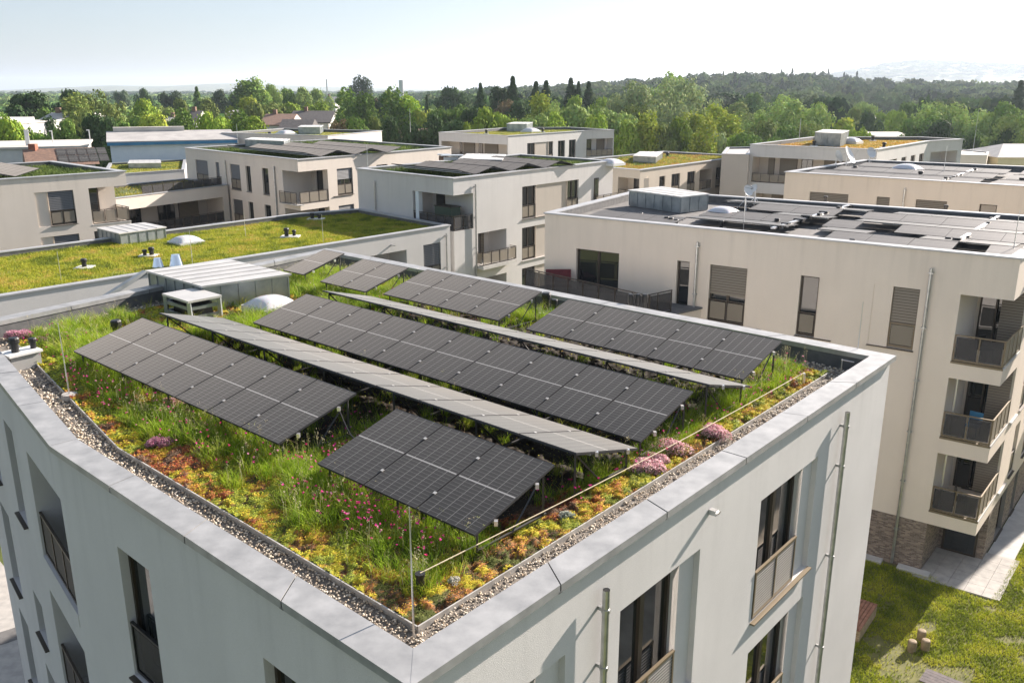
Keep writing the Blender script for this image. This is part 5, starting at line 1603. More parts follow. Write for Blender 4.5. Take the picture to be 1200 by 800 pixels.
# gravel between parapet and beds
def gravel():
    rng = np.random.default_rng(6)
    m = MB(); k = len(inner)
    for i in range(k):
        j = (i + 1) % k
        m.face([(*inner[i], 12.572), (*inner[j], 12.572), (*bed[j], 12.572), (*bed[i], 12.572)])
    m.build('gravel_bed', ['gravel_base'], main)
    P = scatter(inner, 150000, rng); P = P[~inside(P, offset_poly(bed, 0.0))]
    dc = np.linalg.norm(P, axis=1)
    P = P[rng.random(len(P)) < np.clip(1.7 - dc / 14, 0.1, 1)][:52000]; n = len(P)
    ico = np.array([[0, 0, 1], [.894, 0, .447], [.276, .851, .447], [-.724, .526, .447], [-.724, -.526, .447], [.276, -.851, .447],
                    [.724, .526, -.447], [-.276, .851, -.447], [-.894, 0, -.447], [-.276, -.851, -.447], [.724, -.526, -.447], [0, 0, -1]])
    fc = np.array([[0, 1, 2], [0, 2, 3], [0, 3, 4], [0, 4, 5], [0, 5, 1], [1, 6, 2], [2, 7, 3], [3, 8, 4], [4, 9, 5], [5, 10, 1], [6, 7, 2], [7, 8, 3], [8, 9, 4], [9, 10, 5], [10, 6, 1]])
    s = rng.uniform(0.009, 0.020, n) * np.clip(np.linalg.norm(P, axis=1) / 12, 1, 1.6)
    sc = rng.uniform(0.7, 1.3, (n, 1, 3)); sc[:, :, 2] *= 0.7
    az = rng.uniform(0, 6.28, n); ca, sa = np.cos(az), np.sin(az)
    V = ico[None] * sc * s[:, None, None] * rng.uniform(0.85, 1.15, (n, 12, 1))
    X = V[:, :, 0] * ca[:, None] - V[:, :, 1] * sa[:, None]; Y = V[:, :, 0] * sa[:, None] + V[:, :, 1] * ca[:, None]
    V[:, :, 0] = X + P[:, 0:1]; V[:, :, 1] = Y + P[:, 1:2]; V[:, :, 2] += (12.578 + rng.random(n) * 0.028)[:, None]
    F = (np.arange(n)[:, None, None] * 12 + fc[None]).reshape(-1, 3)
    pal = [(0.58, 0.51, 0.40), (0.47, 0.40, 0.31), (0.66, 0.60, 0.51), (0.36, 0.32, 0.27), (0.52, 0.40, 0.28), (0.28, 0.23, 0.18)]
    c = mixcols(n, pal, [4, 3, 2.5, 2, 1.5, 1], rng)
    me = quads_mesh('gravel', V.reshape(-1, 3), None, np.repeat(c, 12, 0), 'pebble', F)
    tag(link_mesh(me, 'gravel'), 'beige river gravel strip along the parapets of the front roof', kind='stuff')
mat_noise('gravel_base', (0.10, 0.09, 0.075), (0.22, 0.19, 0.16), 40, 0.9)
gravel()

# --- green covers on the other roofs
def cover(name, label, poly, z, n, pal, wts, h, w, seed, patch=0.5, lean=0.9, excl=(), holes=0.0, sheet=(0.10, 0.13, 0.04)):
    rng = np.random.default_rng(seed)
    P = scatter(poly, n, rng)
    for e in excl: P = P[~inside(P, e)]
    d = snoise(P, patch, seed, 3)
    P = P[rng.random(len(P)) < np.clip(0.35 + (d - holes) * 2.2, 0.1, 1)]
    d = snoise(P, patch, seed, 3)
    f = np.clip(snoise(P, patch * 2.1, seed + 5, 3) * 1.7 - 0.35 + rng.normal(size=len(P)) * 0.12, 0, 0.999)
    pl = np.array(pal); c = pl[(f * len(pl)).astype(int)] * rng.uniform(0.75, 1.25, (len(P), 1))
    L = rng.uniform(0.5, 1.2, len(P)) * h * (0.5 + d)
    blades(P, z, L, np.full(len(P), w), rng.uniform(0.2, lean, len(P)), c, name, label, rng)
    m = MB(); m.face([(*p, z + 0.004) for p in poly]); 
    key = 'moss_%d' % seed
    mat_noise(key, tuple(v * 0.8 for v in sheet), tuple(v * 1.4 for v in sheet), 2.5, 0.95)
    tag(m.build('moss_layer', [key]), 'flat moss and soil layer beneath: ' + label.split(',')[0], kind='stuff')
gin = offset_poly(groof, -0.40)
ghatch = [at(142, 288, 9.66), at(195, 280, 9.66), at(170, 274.5, 9.66), at(116, 281, 9.66)]
cover('roof_grass', 'bright yellow-green grass mat on the wide wing roof', gin, 9.66, 150000,
      [(0.14, 0.18, 0.025), (0.24, 0.29, 0.03), (0.34, 0.37, 0.035), (0.44, 0.43, 0.05), (0.30, 0.35, 0.035), (0.52, 0.40, 0.09)], None, 0.16, 0.022, 51, 0.55, excl=[ghatch], sheet=(0.22, 0.24, 0.06))
DK = [(0.05, 0.08, 0.022), (0.08, 0.13, 0.03), (0.12, 0.18, 0.04), (0.18, 0.23, 0.06)]
cover('roof_grass', 'dark green plants under the solar rows of the white middle block', offset_poly(croof, -0.45), 12.6, 16000, DK, None, 0.42, 0.04, 52, 0.4, sheet=(0.07, 0.09, 0.03))
cover('roof_grass', 'dark green plants under the solar rows of the shuttered cream block', offset_poly(hroof, -0.45), 12.6, 18000, DK, None, 0.42, 0.05, 53, 0.4, sheet=(0.08, 0.10, 0.03))
cover('roof_grass', 'green plants under the solar rows of the left edge block', offset_poly(droof, -0.45), 12.6, 14000, DK, None, 0.36, 0.04, 54, 0.4, sheet=(0.08, 0.10, 0.03))
MS = [(0.16, 0.20, 0.05), (0.28, 0.30, 0.06), (0.36, 0.35, 0.07), (0.42, 0.36, 0.08)]
OR = [(0.30, 0.26, 0.06), (0.45, 0.32, 0.06), (0.50, 0.30, 0.06), (0.42, 0.24, 0.06)]
YL = [(0.16, 0.22, 0.05), (0.34, 0.34, 0.06), (0.45, 0.36, 0.07), (0.24, 0.28, 0.06), (0.48, 0.26, 0.09)]
cover('roof_moss', 'mossy yellow-green cover on the roof of the gallery block', offset_poly(nroof, -0.45), 12.6, 14000, MS, None, 0.10, 0.08, 55, 0.3, sheet=(0.26, 0.27, 0.07))
cover('roof_moss', 'mossy green cover on the roof of the distant cream block', offset_poly(kroof, -0.45), 12.6, 9000, MS, None, 0.10, 0.08, 56, 0.3, sheet=(0.24, 0.26, 0.07))
cover('roof_flowers', 'yellow and orange flowering cover on the roof of the sand coloured block', offset_poly(proof, -0.45), 10.6, 22000, YL, None, 0.34, 0.06, 57, 0.35, sheet=(0.24, 0.23, 0.07))
cover('roof_moss', 'orange sedum cover on the roof of the orange-roofed block', offset_poly(qroof, -0.45), 12.6, 16000, OR, None, 0.10, 0.07, 58, 0.25, sheet=(0.34, 0.25, 0.06))
cover('roof_moss', 'bright green cover on the low wing behind the left terrace', offset_poly(lb_poly := lp, -0.35), 9.72, 9000, MS, None, 0.12, 0.07, 59, 0.3, sheet=(0.22, 0.27, 0.06))
cover('roof_moss', 'bright yellow flowering cover left of the gallery block', offset_poly(op, -0.35), 9.72, 6000, [(0.5, 0.44, 0.05), (0.42, 0.38, 0.07), (0.3, 0.32, 0.06), (0.45, 0.22, 0.08)], None, 0.14, 0.09, 60, 0.3, sheet=(0.38, 0.34, 0.06))
cover('terrace_plants', 'planted strip on the terrace between the two left blocks', offset_poly(JP, -0.4), 9.72, 5000, MS, None, 0.2, 0.05, 61, 0.3, sheet=(0.08, 0.10, 0.05))
# ---------------------------------------------------------------- land
CREST = [(300, 0), (430, 2), (500, 3), (650, 7), (760, 14), (850, 19), (950, 18), (1010, 13), (1100, 10), (1300, 9), (1600, 6), (2000, 0)]
HILL_R = [(860, 0), (960, 60), (1000, 84), (1030, 104), (1060, 118), (1100, 116), (1150, 106), (1200, 94), (1300, 96), (1500, 40), (1700, 0)]
HILL_L = [(-400, 20), (0, 10), (60, 40), (130, 72), (190, 60), (240, 90), (275, 104), (320, 80), (400, 50), (520, 20), (700, 0)]
CP = math.cos(PITCH)
def pxaz(x, y):
    return 600 + FOC * (x / np.maximum(y, 1.0)) / CP
def lerp(tab, v):
    a = np.array(tab, float); return np.interp(v, a[:, 0], a[:, 1], left=0, right=0)
def sm(a, b, v):
    t = np.clip((v - a) / (b - a), 0, 1); return t * t * (3 - 2 * t)
def terrain(x, y):
    x = np.asarray(x, float); y = np.asarray(y, float)
    px = pxaz(x, y); fr = y > 30
    d = np.hypot(x, y)
    h = lerp(CREST, px) * sm(420, 880, d) * (1 - 0.8 * sm(1100, 1700, d))
    h = h + lerp(HILL_R, px) * 1.0 * np.exp(-((d - 4300) / 700) ** 2)
    h = h + lerp(HILL_L, px) * 0.62 * np.exp(-((d - 8000) / 1100) ** 2)
    return np.where(fr, h, 0.0)

def ground():
    rad = np.concatenate([[0.0], np.geomspace(6, 11800, 110)]); na = 900
    az = np.linspace(0, 2 * np.pi, na, endpoint=False)
    Rr, A = np.meshgrid(rad[1:], az, indexing='ij'); X = Rr * np.cos(A); Y = Rr * np.sin(A)
    Z = terrain(X, Y)
    V = np.concatenate([[[0, 0, 0]], np.stack([X.ravel(), Y.ravel(), Z.ravel()], 1)])
    n = len(rad) - 1
    I = np.arange(n * na).reshape(n, na) + 1; J = np.roll(I, -1, 1)
    F = np.stack([I[:-1], I[1:], J[1:], J[:-1]], -1).reshape(-1, 4)
    T = np.stack([np.zeros(na, int), I[0], J[0]], 1)
    m, nt, b = new_mat('ground_land')
    tc, nz, r = noise_col(nt, (0.055, 0.075, 0.025), (0.14, 0.16, 0.05), 0.02, 8, 0.4, 0.6)
    r.color_ramp.elements.new(0.72).color = (0.27, 0.25, 0.12, 1)
    r.color_ramp.elements[1].position = 0.56
    lnk(nt, r.outputs['Color'], b.inputs['Base Color']); b.inputs['Roughness'].default_value = 0.95
    b.inputs['Specular IOR Level'].default_value = 0.1
    me = quads_mesh('ground', V, F, None, 'ground_land', T)
    me.polygons.foreach_set('use_smooth', [True] * len(me.polygons))
    tag(link_mesh(me, 'ground'), kind='structure')
ground()

# lawn in the courtyard, bottom right, with bare patches
def lawn_mat():
    m, nt, b = new_mat('lawn')
    tc, nz, r = noise_col(nt, (0.09, 0.095, 0.03), (0.16, 0.155, 0.05), 1.2, 8, 0.3, 0.6)
    n2 = nt.nodes.new('ShaderNodeTexNoise'); n2.inputs['Scale'].default_value = 0.9; n2.inputs['Detail'].default_value = 7; n2.inputs['Roughness'].default_value = 0.7
    lnk(nt, tc.outputs['Object'], n2.inputs['Vector'])
    r2 = nt.nodes.new('ShaderNodeValToRGB'); r2.color_ramp.elements[0].position = 0.60; r2.color_ramp.elements[1].position = 0.70
    lnk(nt, n2.outputs['Fac'], r2.inputs['Fac'])
    mx = nt.nodes.new('ShaderNodeMix'); mx.data_type = 'RGBA'; mx.inputs['B'].default_value = (0.33, 0.26, 0.17, 1)
    lnk(nt, r2.outputs['Color'], mx.inputs['Factor']); lnk(nt, r.outputs['Color'], mx.inputs['A']); lnk(nt, mx.outputs['Result'], b.inputs['Base Color'])
    b.inputs['Roughness'].default_value = 0.95
lawn_mat()
LAWN = [(9.0, 12.0), (46.0, 12.0), (52.0, 60.0), (27.5, 42.0), (17.0, 29.5), (9.5, 34.0)]
LAWN = [(10.2, 14.0), (46.0, 14.0), (46.0, 60.0), (30.5, 44.4), (18.3, 29.8), (2.2, 41.5), (-2.0, 37.0), (9.5, 24.0)]
m = MB(); m.face([(*p, 0.02) for p in LAWN]); tag(m.build('lawn', ['lawn']), kind='structure')
mat_noise('sandy', (0.34, 0.29, 0.22), (0.50, 0.44, 0.35), 1.1, 0.95)
m = MB(); m.face([(*p, 0.026) for p in [(14.5, 12), (33, 12), (34, 33), (27, 33), (21, 25), (16.5, 18.5)]]); tag(m.build('courtyard', ['sandy']), kind='structure')
rng_l = np.random.default_rng(31)
def lawn_grass():
    rng = np.random.default_rng(32)
    view = [(9.5, 18.5), (18.5, 18.5), (31, 41), (26, 42), (18.3, 29.6), (12.0, 34.0)]
    P = scatter(view, 190000, rng)
    P = P[inside(P, LAWN) & ~inside(P, PAVE) & ~inside(P, PAVE2)]
    d = snoise(P, 0.8, 71, 4); bare = d > 0.66
    P = P[~bare | (rng.random(len(P)) < 0.12)]
    f = np.clip(snoise(P, 1.5, 72, 3) * 1.6 - 0.3 + rng.normal(size=len(P)) * 0.15, 0, 0.999)
    pl = np.array([(0.16, 0.21, 0.025), (0.27, 0.33, 0.03), (0.39, 0.43, 0.04), (0.48, 0.48, 0.06)])
    c = pl[(f * 4).astype(int)] * rng.uniform(0.8, 1.2, (len(P), 1))
    blades(P, 0.02, rng.uniform(0.05, 0.13, len(P)), np.full(len(P), 0.022), rng.uniform(0.3, 1.0, len(P)), c, 'lawn_grass', 'short sunlit lawn grass in the courtyard at the bottom right', rng)
PAVE = [at(1093, 680, 0), at(1160, 706, 0), at(1183.5, 667, 0), at(1150, 655, 0)]
e1v = Vector(eroof[1]); dd = wes.d; nn = wes.n
PAVE2 = [tuple(e1v + nn * 0.03 - dd * 0.0), tuple(e1v + nn * 1.05), tuple(e1v + nn * 1.05 + dd * 16), tuple(e1v + nn * 0.03 + dd * 16)]
pv = thing('patio_paving', (*e1v, 0), 'pale concrete slab patio under the corner balconies of the right neighbour', 'patio')
m = MB(); dv = we.d; nv = we.n
ec = Vector(eroof[1])
# the slabs of the recess and the light slabs in front of it, real joints between them
for i in range(4):
    for j in range(5):
        a = ec - dv * (1.75 - i * 0.60) ; p0 = a + Vector((-0, 0)) + (-nv) * (2.9 - j * 0.75)
        pass
step = 0.62
for i in range(-3, 2):
    for j in range(0, 5):
        o = ec + dv * (i * step) - nv * 0 + dd * (j * 0.75) - dv * 0.0
        q = [o + dv * 0.006 + dd * 0.006, o + dv * (step - 0.006) + dd * 0.006, o + dv * (step - 0.006) + dd * 0.744, o + dv * 0.006 + dd * 0.744]
        q = [v - dd * 0.62 for v in q]
        m.prism([tuple(v) for v in q], 0.0, 0.075)
m.build('slab', ['concrete'], pv)
m = MB(); w = Wall(PAVE2[0], PAVE2[3]); 
for k in range(24):
    w.box(m, 2.95 + k * 0.62, 2.95 + k * 0.62 + 0.61, 0.0, 0.06, 0.02, 1.0)
m.build('walkway_slab', ['slab_white'], pv)
lawn_grass()
# brick sill blocks in front of the brick base
sb = thing('light_shaft_cover', (*we.p(16.6, 0, 0.3)[:2], 0), 'two pale slabs on the ground along the brick wall', 'slab')
m = MB(); we.box(m, 15.2, 16.9, 0.0, 0.12, 0.01, 0.42); m.build('slab', ['slab_white'], sb)
m = MB(); we.box(m, 17.5, 18.7, 0.0, 0.12, 0.01, 0.42); m.build('slab', ['slab_white'], sb)

def stump(label, p, h, r):
    t = thing('wooden_post', (*p, 0.0), label, 'post', 'short wooden play posts on the lawn')
    m = MB(); m.tube([(*p, 0.0), (*p, h - 0.06), (*p, h - 0.015), (*p, h)], [r, r, r * 0.9, r * 0.6], 18); m.build('trunk', ['wood_brown'], t)
stump('left front one of three short round wooden posts on the lawn', (13.82, 26.02), 0.44, 0.145)
stump('back one of three short round wooden posts on the lawn', (14.42, 26.62), 0.44, 0.145)
stump('right front one of three short round wooden posts on the lawn', (14.31, 26.07), 0.44, 0.145)

# slatted wooden bench box, half hidden by the front building
bn = thing('bench', (12.6, 27.6, 0.0), 'slatted reddish wooden bench box standing in the shade beside the front building', 'bench')
A, B = Vector((12.15, 26.45)), Vector((13.40, 28.05)); w = Wall((B.x, B.y), (A.x, A.y)); w = Wall((A.x, A.y), (B.x, B.y))
m = MB()
for k in range(5): w.box(m, 0, w.L, 0.04 + k * 0.092, 0.12 + k * 0.092, -0.03, 0.0)
for k in range(5):
    w.box(m, w.L - 0.03, w.L, 0.04 + k * 0.092, 0.12 + k * 0.092, -1.0, -0.032); w.box(m, 0, 0.03, 0.04 + k * 0.092, 0.12 + k * 0.092, -1.0, -0.032)
m.build('side_boards', ['wood_light'], bn)
m = MB()
for k in range(8): w.box(m, -0.03, w.L + 0.03, 0.50, 0.54, -1.0 + k * 0.128, -1.0 + k * 0.128 + 0.11)
m.build('seat_boards', ['wood_red'], bn)
tb = thing('bench', (14.3, 23.2, 0.0), 'dark weathered plank bench on the lawn at the bottom edge', 'bench')
A = Vector((13.45, 24.2)); B = Vector((14.35, 23.40)); w = Wall((A.x, A.y), (B.x, B.y)); w = Wall((A.x, A.y), (B.x, B.y))
dw = w.d; 
m = MB()
for k in range(5): w.box(m, 0, 2.4, 0.66, 0.70, 0.02 + k * 0.16, 0.02 + k * 0.16 + 0.15)
m.build('seat_boards', ['wood_dark'], tb)
for u in (0.2, 2.2):
    m = MB(); w.box(m, u - 0.05, u + 0.05, 0.0, 0.655, 0.1, 0.7); m.build('leg', ['wood_dark'], tb)

# left side: pavement and grass below the shaded facade
m = MB(); m.face([(*p, 0.02) for p in [(-40, 14), (-12.0, 14), (-14.5, 23.2), (-17.7, 28.6), (-21.3, 32.2), (-34, 27)]]); tag(m.build('pavement', ['concrete']), kind='structure')
m = MB(); m.face([(-30, 18.0, 0.026), (-29.3, 17.4, 0.026), (-16.8, 27.2, 0.026), (-17.3, 27.9, 0.026)]); tag(m.build('path', ['membrane']), kind='structure')

# ---------------------------------------------------------------- further buildings and houses
wh_ = thing('warehouse', (-60, 180, 0), 'pale blue warehouse with a low pale roof and blue eaves behind the left blocks', 'warehouse')
A = at(129, 192, 0); B = at(262, 187, 0)
A = far(128.5, 167.5, 112)[:2]; B = far(275, 164.0, 118)[:2]
hh = far(128.5, 167.5, 112)[2]
w = Wall(A, B); m = MB(); wp_ = rect_poly(A, B, 14); m.prism(wp_, 0, hh); m.build('wall', ['blue_wall'], wh_)
m = MB(); q = [Vector(p) for p in offset_poly(wp_, 0.35)]; rh = hh + 1.1
mid0 = (q[0] + q[3]) / 2; mid1 = (q[1] + q[2]) / 2
for (a, b, c, d) in ((q[0], q[1], mid1, mid0), (q[2], q[3], mid0, mid1)):
    m.hexa([(*a, hh), (*b, hh), (*c, rh - 0.15), (*d, rh - 0.15), (*a, hh + 0.15), (*b, hh + 0.15), (*c, rh), (*d, rh)])
m.build('roof', ['roof_grey'], wh_)
m = MB(); m.face([(*q[3], hh), (*q[0], hh), (*mid0, rh - 0.2)]); m.face([(*q[1], hh), (*q[2], hh), (*mid1, rh - 0.2)]); m.build('gable', ['blue_wall'], wh_)
m = MB(); w.box(m, -0.3, w.L + 0.3, hh - 0.35, hh + 0.02, 0.37, 0.45); m.build('eaves_trim', ['blue_trim'], wh_)
m = MB(); w.box(m, 0.5, w.L * 0.62, rh - 0.05, rh + 0.5, -8.0, -6.6); m.build('skylight_ridge', ['roof_pale'], wh_)

def gable_house(label, x0, y0, x1, y1, d, depth, rise, wall='house_white', roof='slate', cat='house', chim=True, yr=None, skylight=0):
    a = far(x0, y0, d); b = far(x1, y1, d); hz = a[2]
    base = terrain(np.array([a[0]]), np.array([a[1]]))[0]
    t = thing('gabled_house' if cat == 'house' else 'hall', ((a[0] + b[0]) / 2, d, base), label, cat)
    poly = rect_poly(a[:2], b[:2], depth); m = MB(); m.prism(poly, base - 0.5, hz); m.build('wall', [wall], t)
    q = [Vector(p) for p in offset_poly(poly, 0.4)]; rh = hz + rise * 0.5
    m0 = (q[0] + q[3]) / 2; m1 = (q[1] + q[2]) / 2; m = MB()
    for (A_, B_, C_, D_) in ((q[0], q[1], m1, m0), (q[2], q[3], m0, m1)):
        m.hexa([(*A_, hz - .1), (*B_, hz - .1), (*C_, rh - 0.2), (*D_, rh - 0.2), (*A_, hz + 0.12), (*B_, hz + 0.12), (*C_, rh), (*D_, rh)])
    rf = m.build('roof', [roof], t)
    m = MB(); m.face([(*q[3], hz), (*q[0], hz), (*m0, rh - 0.2)]); m.face([(*q[1], hz), (*q[2], hz), (*m1, rh - 0.2)]); m.build('gable', [wall], t)
    w = Wall(poly[0], poly[1])
    n = max(1, int(w.L / 4)); 
    for i in range(n):
        u = w.L * (i + 0.5) / n
        m = MB(); w.box(m, u - 0.6, u + 0.6, hz - 2.0, hz - 0.6, 0.003, 0.05); wi_ = m.build('window', ['bronze'], t)
        m = MB(); w.box(m, u - 0.52, u + 0.52, hz - 1.92, hz - 0.68, 0.05, 0.06); m.build('pane', ['glass'], wi_)
    if chim:
        c = m0 + (m1 - m0) * 0.3; m = MB(); m.box(c.x - 0.4, c.x + 0.4, c.y - 0.4, c.y + 0.4, rh - 0.8, rh + 0.9); m.build('chimney', ['tile_brown'], rf)
    return t
gable_house('long pale blue-grey roofed hall above the round green trees', 262, 134.5, 340, 134.5, 260, 22, 2.2, 'house_white', 'roof_grey', 'hall', False)
gable_house('house with a reddish brown roof in front of the long grey hall', 305, 147, 338, 148, 190, 13, 4.4, 'house_white', 'tile_brown')
gable_house('dark slate roofed house right of the brown roof', 338, 144, 385, 143, 205, 14, 5.0, 'house_white', 'slate')
gable_house('small black roofed building just above the distant mossy roof', 328, 152, 362, 152, 172, 8, 3.6, 'slate', 'slate', chim=False)
gable_house('white house with a steep dark roof between trees left of centre', 219, 142, 229, 142, 210, 9, 4.5, 'house_white', 'slate')
gable_house('low white house above the warehouse roof', 192, 144, 206, 144, 200, 8, 2.4, 'house_white', 'roof_grey')
gable_house('grey roofed house half hidden by trees at the left', 45, 143, 68, 142, 165, 12, 3.0, 'roof_grey', 'roof_grey')
gable_house('pale flat hall roof showing between trees at the left', 75, 135, 104, 135, 240, 12, 1.0, 'house_white', 'roof_pale', 'hall', False)
gable_house('small red roofed house in the trees at the centre left', 435, 124, 447, 124, 300, 10, 3.0, 'tile_brown', 'tile_red')
gable_house('brown barn roof beside the yellow flowering roof', 462, 166, 515, 166, 150, 12, 3.8, 'tile_brown', 'tile_brown', 'hall', False)
gable_house('tiny white gabled house in the distant trees at the centre left', 380, 121, 393, 121, 340, 8, 4.5, 'house_white', 'roof_grey')
gable_house('pale long field barn among trees on the right', 1028, 141, 1046, 141, 330, 20, 2.5, 'roof_pale', 'roof_pale', 'hall', False)
gable_house('wide pale brown roof in front of the big willow at the right', 1030, 160.5, 1070, 160.5, 175, 16, 1.2, 'roof_pale', 'roof_pale', 'hall', False)
# flat industrial building at the left edge
fb = thing('office_building', (-75, 140, 0), 'white stepped flat-roofed office building at the left edge', 'office building')
a = far(-45, 145, 140); b = far(17, 145, 140); pq = rect_poly(a[:2], b[:2], 14); m = MB(); m.prism(pq, 0, a[2]); m.build('wall', ['house_white'], fb)
a2_ = far(-45, 139, 143); b2_ = far(9, 139, 143); m = MB(); m.prism(rect_poly(a2_[:2], b2_[:2], 8), a[2] - 0.1, a2_[2]); m.build('upper_floor', ['house_white'], fb)
w = Wall(pq[0], pq[1]); m = MB(); w.box(m, 0.5, w.L - 2.5, 1, a[2] - 3.5, 0.004, 0.06); m.build('window', ['glass'], fb)
m = MB(); m.prism(offset_poly(pq, 0.2), a[2] - 0.09, a[2] + 0.12); m.build('coping', ['slab_white'], fb)
lh = thing('hall', (-70, 125, 0), 'long low hall with a pale flat roof at the left edge', 'hall')
a = far(-60, 176.5, 112); b = far(100, 172.5, 118); hz = a[2]
pq = rect_poly(a[:2], b[:2], 16); m = MB(); m.prism(pq, 0, hz); m.build('wall', ['house_white'], lh)
m = MB(); m.prism(offset_poly(pq, 0.3), hz + 0.004, hz + 0.25); m.build('roof', ['roof_pale'], lh)
rh_ = thing('gabled_house', (-55, 100, 0), 'house with a brown tiled roof, red chimney and small solar array at the left', 'house')
a = far(36, 195, 88); b = far(112, 196, 91); hz = a[2]
pq = rect_poly(a[:2], b[:2], 6); m = MB(); m.prism(pq, 0, hz); m.build('wall', ['house_white'], rh_)
q = [Vector(p) for p in offset_poly(pq, 0.4)]; m0 = q[3] * .5 + q[0] * .5; m1 = q[2] * .5 + q[1] * .5; rz = hz + 1.5; m = MB()
m.face([(*q[0], hz), (*q[1], hz), (*m1, rz), (*m0, rz)]); m.face([(*q[2], hz), (*q[3], hz), (*m0, rz), (*m1, rz)]); m.face([(*q[3], hz), (*q[0], hz), (*m0, rz)]); m.face([(*q[1], hz), (*q[2], hz), (*m1, rz)])
rf = m.build('roof', ['tile_brown'], rh_)
w = Wall(q[0], q[1]); sl_ = (rz - hz) / ((m0 - q[0]).length)
m = MB(); nrow = 0
for i in range(5):
    for j in range(2):
        u = w.L * 0.45 + i * 0.95; o0 = -(0.5 + j * 1.4); o1 = o0 - 1.3
        P = w.p; m.face([P(u, hz - o0 * sl_ + 0.06, o0), P(u + 0.88, hz - o0 * sl_ + 0.06, o0), P(u + 0.88, hz - o1 * sl_ + 0.06, o1), P(u, hz - o1 * sl_ + 0.06, o1)], 0, [(0, 0), (1, 0), (1, 1), (0, 1)])
m.build('solar_array', ['solar_glass'], rh_)
m = MB(); c = m0 + (m1 - m0) * 0.15; m.box(c.x - .35, c.x + .35, c.y - .3, c.y + .3, rz - .5, rz + .5); m.build('chimney', ['tile_red'], rf)
# masts
for (x, y0, y1, d, lab) in ((471, 100, 128, 520, 'pale slim chimney tower above the distant trees'), (384, 101, 118, 700, 'thin lattice mast on the horizon left of centre')):
    p = far(x, y1, d); q = far(x, y0 - (6 if x == 471 else 8), d); t = thing('tower', (p[0], p[1], 0), lab, 'tower')
    m = MB(); r_ = 1.3 if x == 471 else 0.5; m.tube([(p[0], p[1], 0), (p[0], p[1], q[2])], [r_ * 1.2, r_], 10); m.build('shaft', ['galvanised'], t)
for (x, y, d, lab) in ((141, 135, 150, 'white flag pole'), ):
    pass
for (x, ya, yb, d, lab) in ((35, 171, 152, 118, 'white banner pole beside the office building'), (63, 172, 153, 125, 'grey lamp post in front of the trees at the left'), (107, 175, 152, 130, 'thin lamp post left of the blue warehouse')):
    p = far(x, ya, d); q = far(x - 2, yb, d); t = thing('lamp_post', (p[0], p[1], 0), lab, 'post')
    m = MB(); m.tube([(p[0], p[1], 0), (p[0], p[1], q[2])], [0.12, 0.07], 8); m.build('pole', ['alu'], t)
    m = MB(); m.box(p[0] - (0.5 if x == 35 else 0.35), p[0] - 0.06, p[1] - 0.04, p[1] + 0.04, q[2] - (2.2 if x == 35 else 0.15), q[2]); m.build('banner' if x == 35 else 'lamp_head', ['white_plastic'], t)
